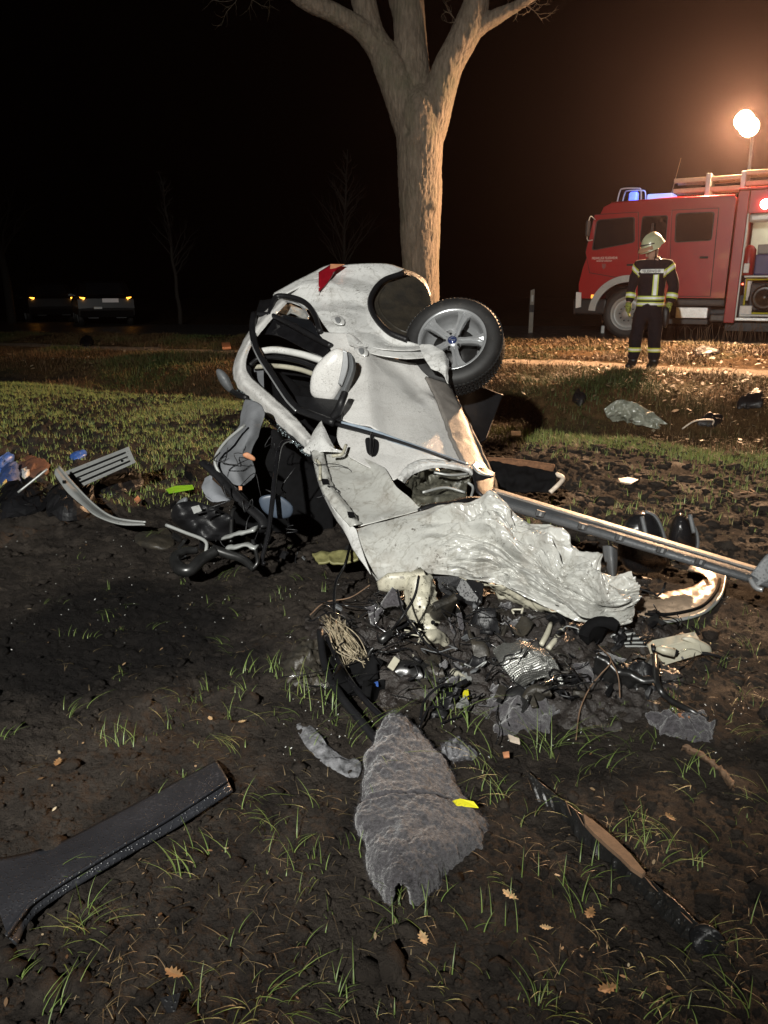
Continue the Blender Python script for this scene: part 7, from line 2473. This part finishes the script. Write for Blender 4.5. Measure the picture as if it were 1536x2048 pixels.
        for i in range(m - 1):
            F.append((i, i + 1, n + i + 1, n + i))
            F.append((n + i, n + i + 1, (n - i - 1) % n, (n - i) % n))
        F += [(i, n + m + i, n + m + (i + 1) % n, (i + 1) % n) for i in range(n)]
        o = link_mesh('oak_leaf', V, F, mt, None, False)
        single(o, lab, 'leaf', 'single oak leaves on the soil')
    M_L2 = pmat('oak_leaf_tan', (.40, .27, .14), .6, 0, .3, 50)
    oak(847, 1885, 0.023, .3, 'tan oak leaf standing alone in the bottom middle soil', M_L2)
    oak(1020, 1795, 0.024, .8, 'pinkish brown oak leaf below the felt mat to its right', M_L2)
    oak(1092, 1860, 0.016, 1.4, 'small tan oak leaf right of the pinkish brown one', M_L2)
    oak(1215, 1985, 0.027, 1.9, 'brown oak leaf near the bottom edge, right half', M_LEAF)
    oak(350, 1955, 0.027, 1.2, 'orange brown oak leaf in the bottom left soil', M_LEAF)
    oak(116, 1530, 0.023, .1, 'orange oak leaf above the dark trim strip', M_LEAF)
    oak(422, 1452, 0.015, .6, 'yellowish leaf on the soil above the trim strip tip', M_L2)
    oak(485, 1452, 0.015, 2.0, 'pale curled leaf on the soil left of the grass tufts', M_L2)
    oak(1180, 1830, 0.024, 2.6, 'reddish oak leaf beside the undertray strip', M_LEAF)
    oak(1340, 1640, 0.020, .4, 'orange brown oak leaf right of the undertray strip', M_LEAF)
    # shard of grey plastic at the bottom edge
    single(plate('grey_shard', gp([(320, 1998, .03), (362, 1986, .035), (350, 2030, .02), (338, 2034, .01)]), M_BLACK, .005, None, UPV), 'small grey plastic shard at the bottom left edge', 'shard')
    # dry stalks standing under the fire engine
    st = MB()
    for k in range(60):
        u = rnd.uniform(1330, 1560)
        b_ = tplane(u, 664, .2)
        b_[2] = gz(b_[0], b_[1]) - .01
        st.tube([b_, b_ + np.array((rnd.gauss(0, .03), 0, .2)), b_ + np.array((rnd.gauss(0, .10), rnd.gauss(0, .05), rnd.uniform(.25, .5)))], [.006, .005, .002], 4)
    o = st.build('dry_stalks', M_BARKY, None, True)
    tag(o, 'thin dry stalks standing along the road edge under the engine', 'stalks', kind='stuff')


debris()


# ================================================================== haze added to give the lamp its glow
def haze():
    bm = MB().box((0, 30, 3.5), (290, 290, 12))
    o = bm.build('haze', None, None, origin=(0, 0, 0))  # box added to give the lamp its glow
    m = bpy.data.materials.new('lamp_glow_haze')
    m.use_nodes = True
    N, L = m.node_tree.nodes, m.node_tree.links
    N.remove(N['Principled BSDF'])
    v = N.new('ShaderNodeVolumePrincipled')
    v.inputs['Color'].default_value = (.95, .66, .64, 1)
    v.inputs['Density'].default_value = .00032
    v.inputs['Anisotropy'].default_value = .84
    L.new(v.outputs[0], N['Material Output'].inputs['Volume'])
    o.data.materials.clear()
    o.data.materials.append(m)
    tag(o, 'thin haze added to give the lamp its glow', 'haze', kind='stuff')


haze()

for o in bpy.data.objects:
    if 'off' in o: del o['off']
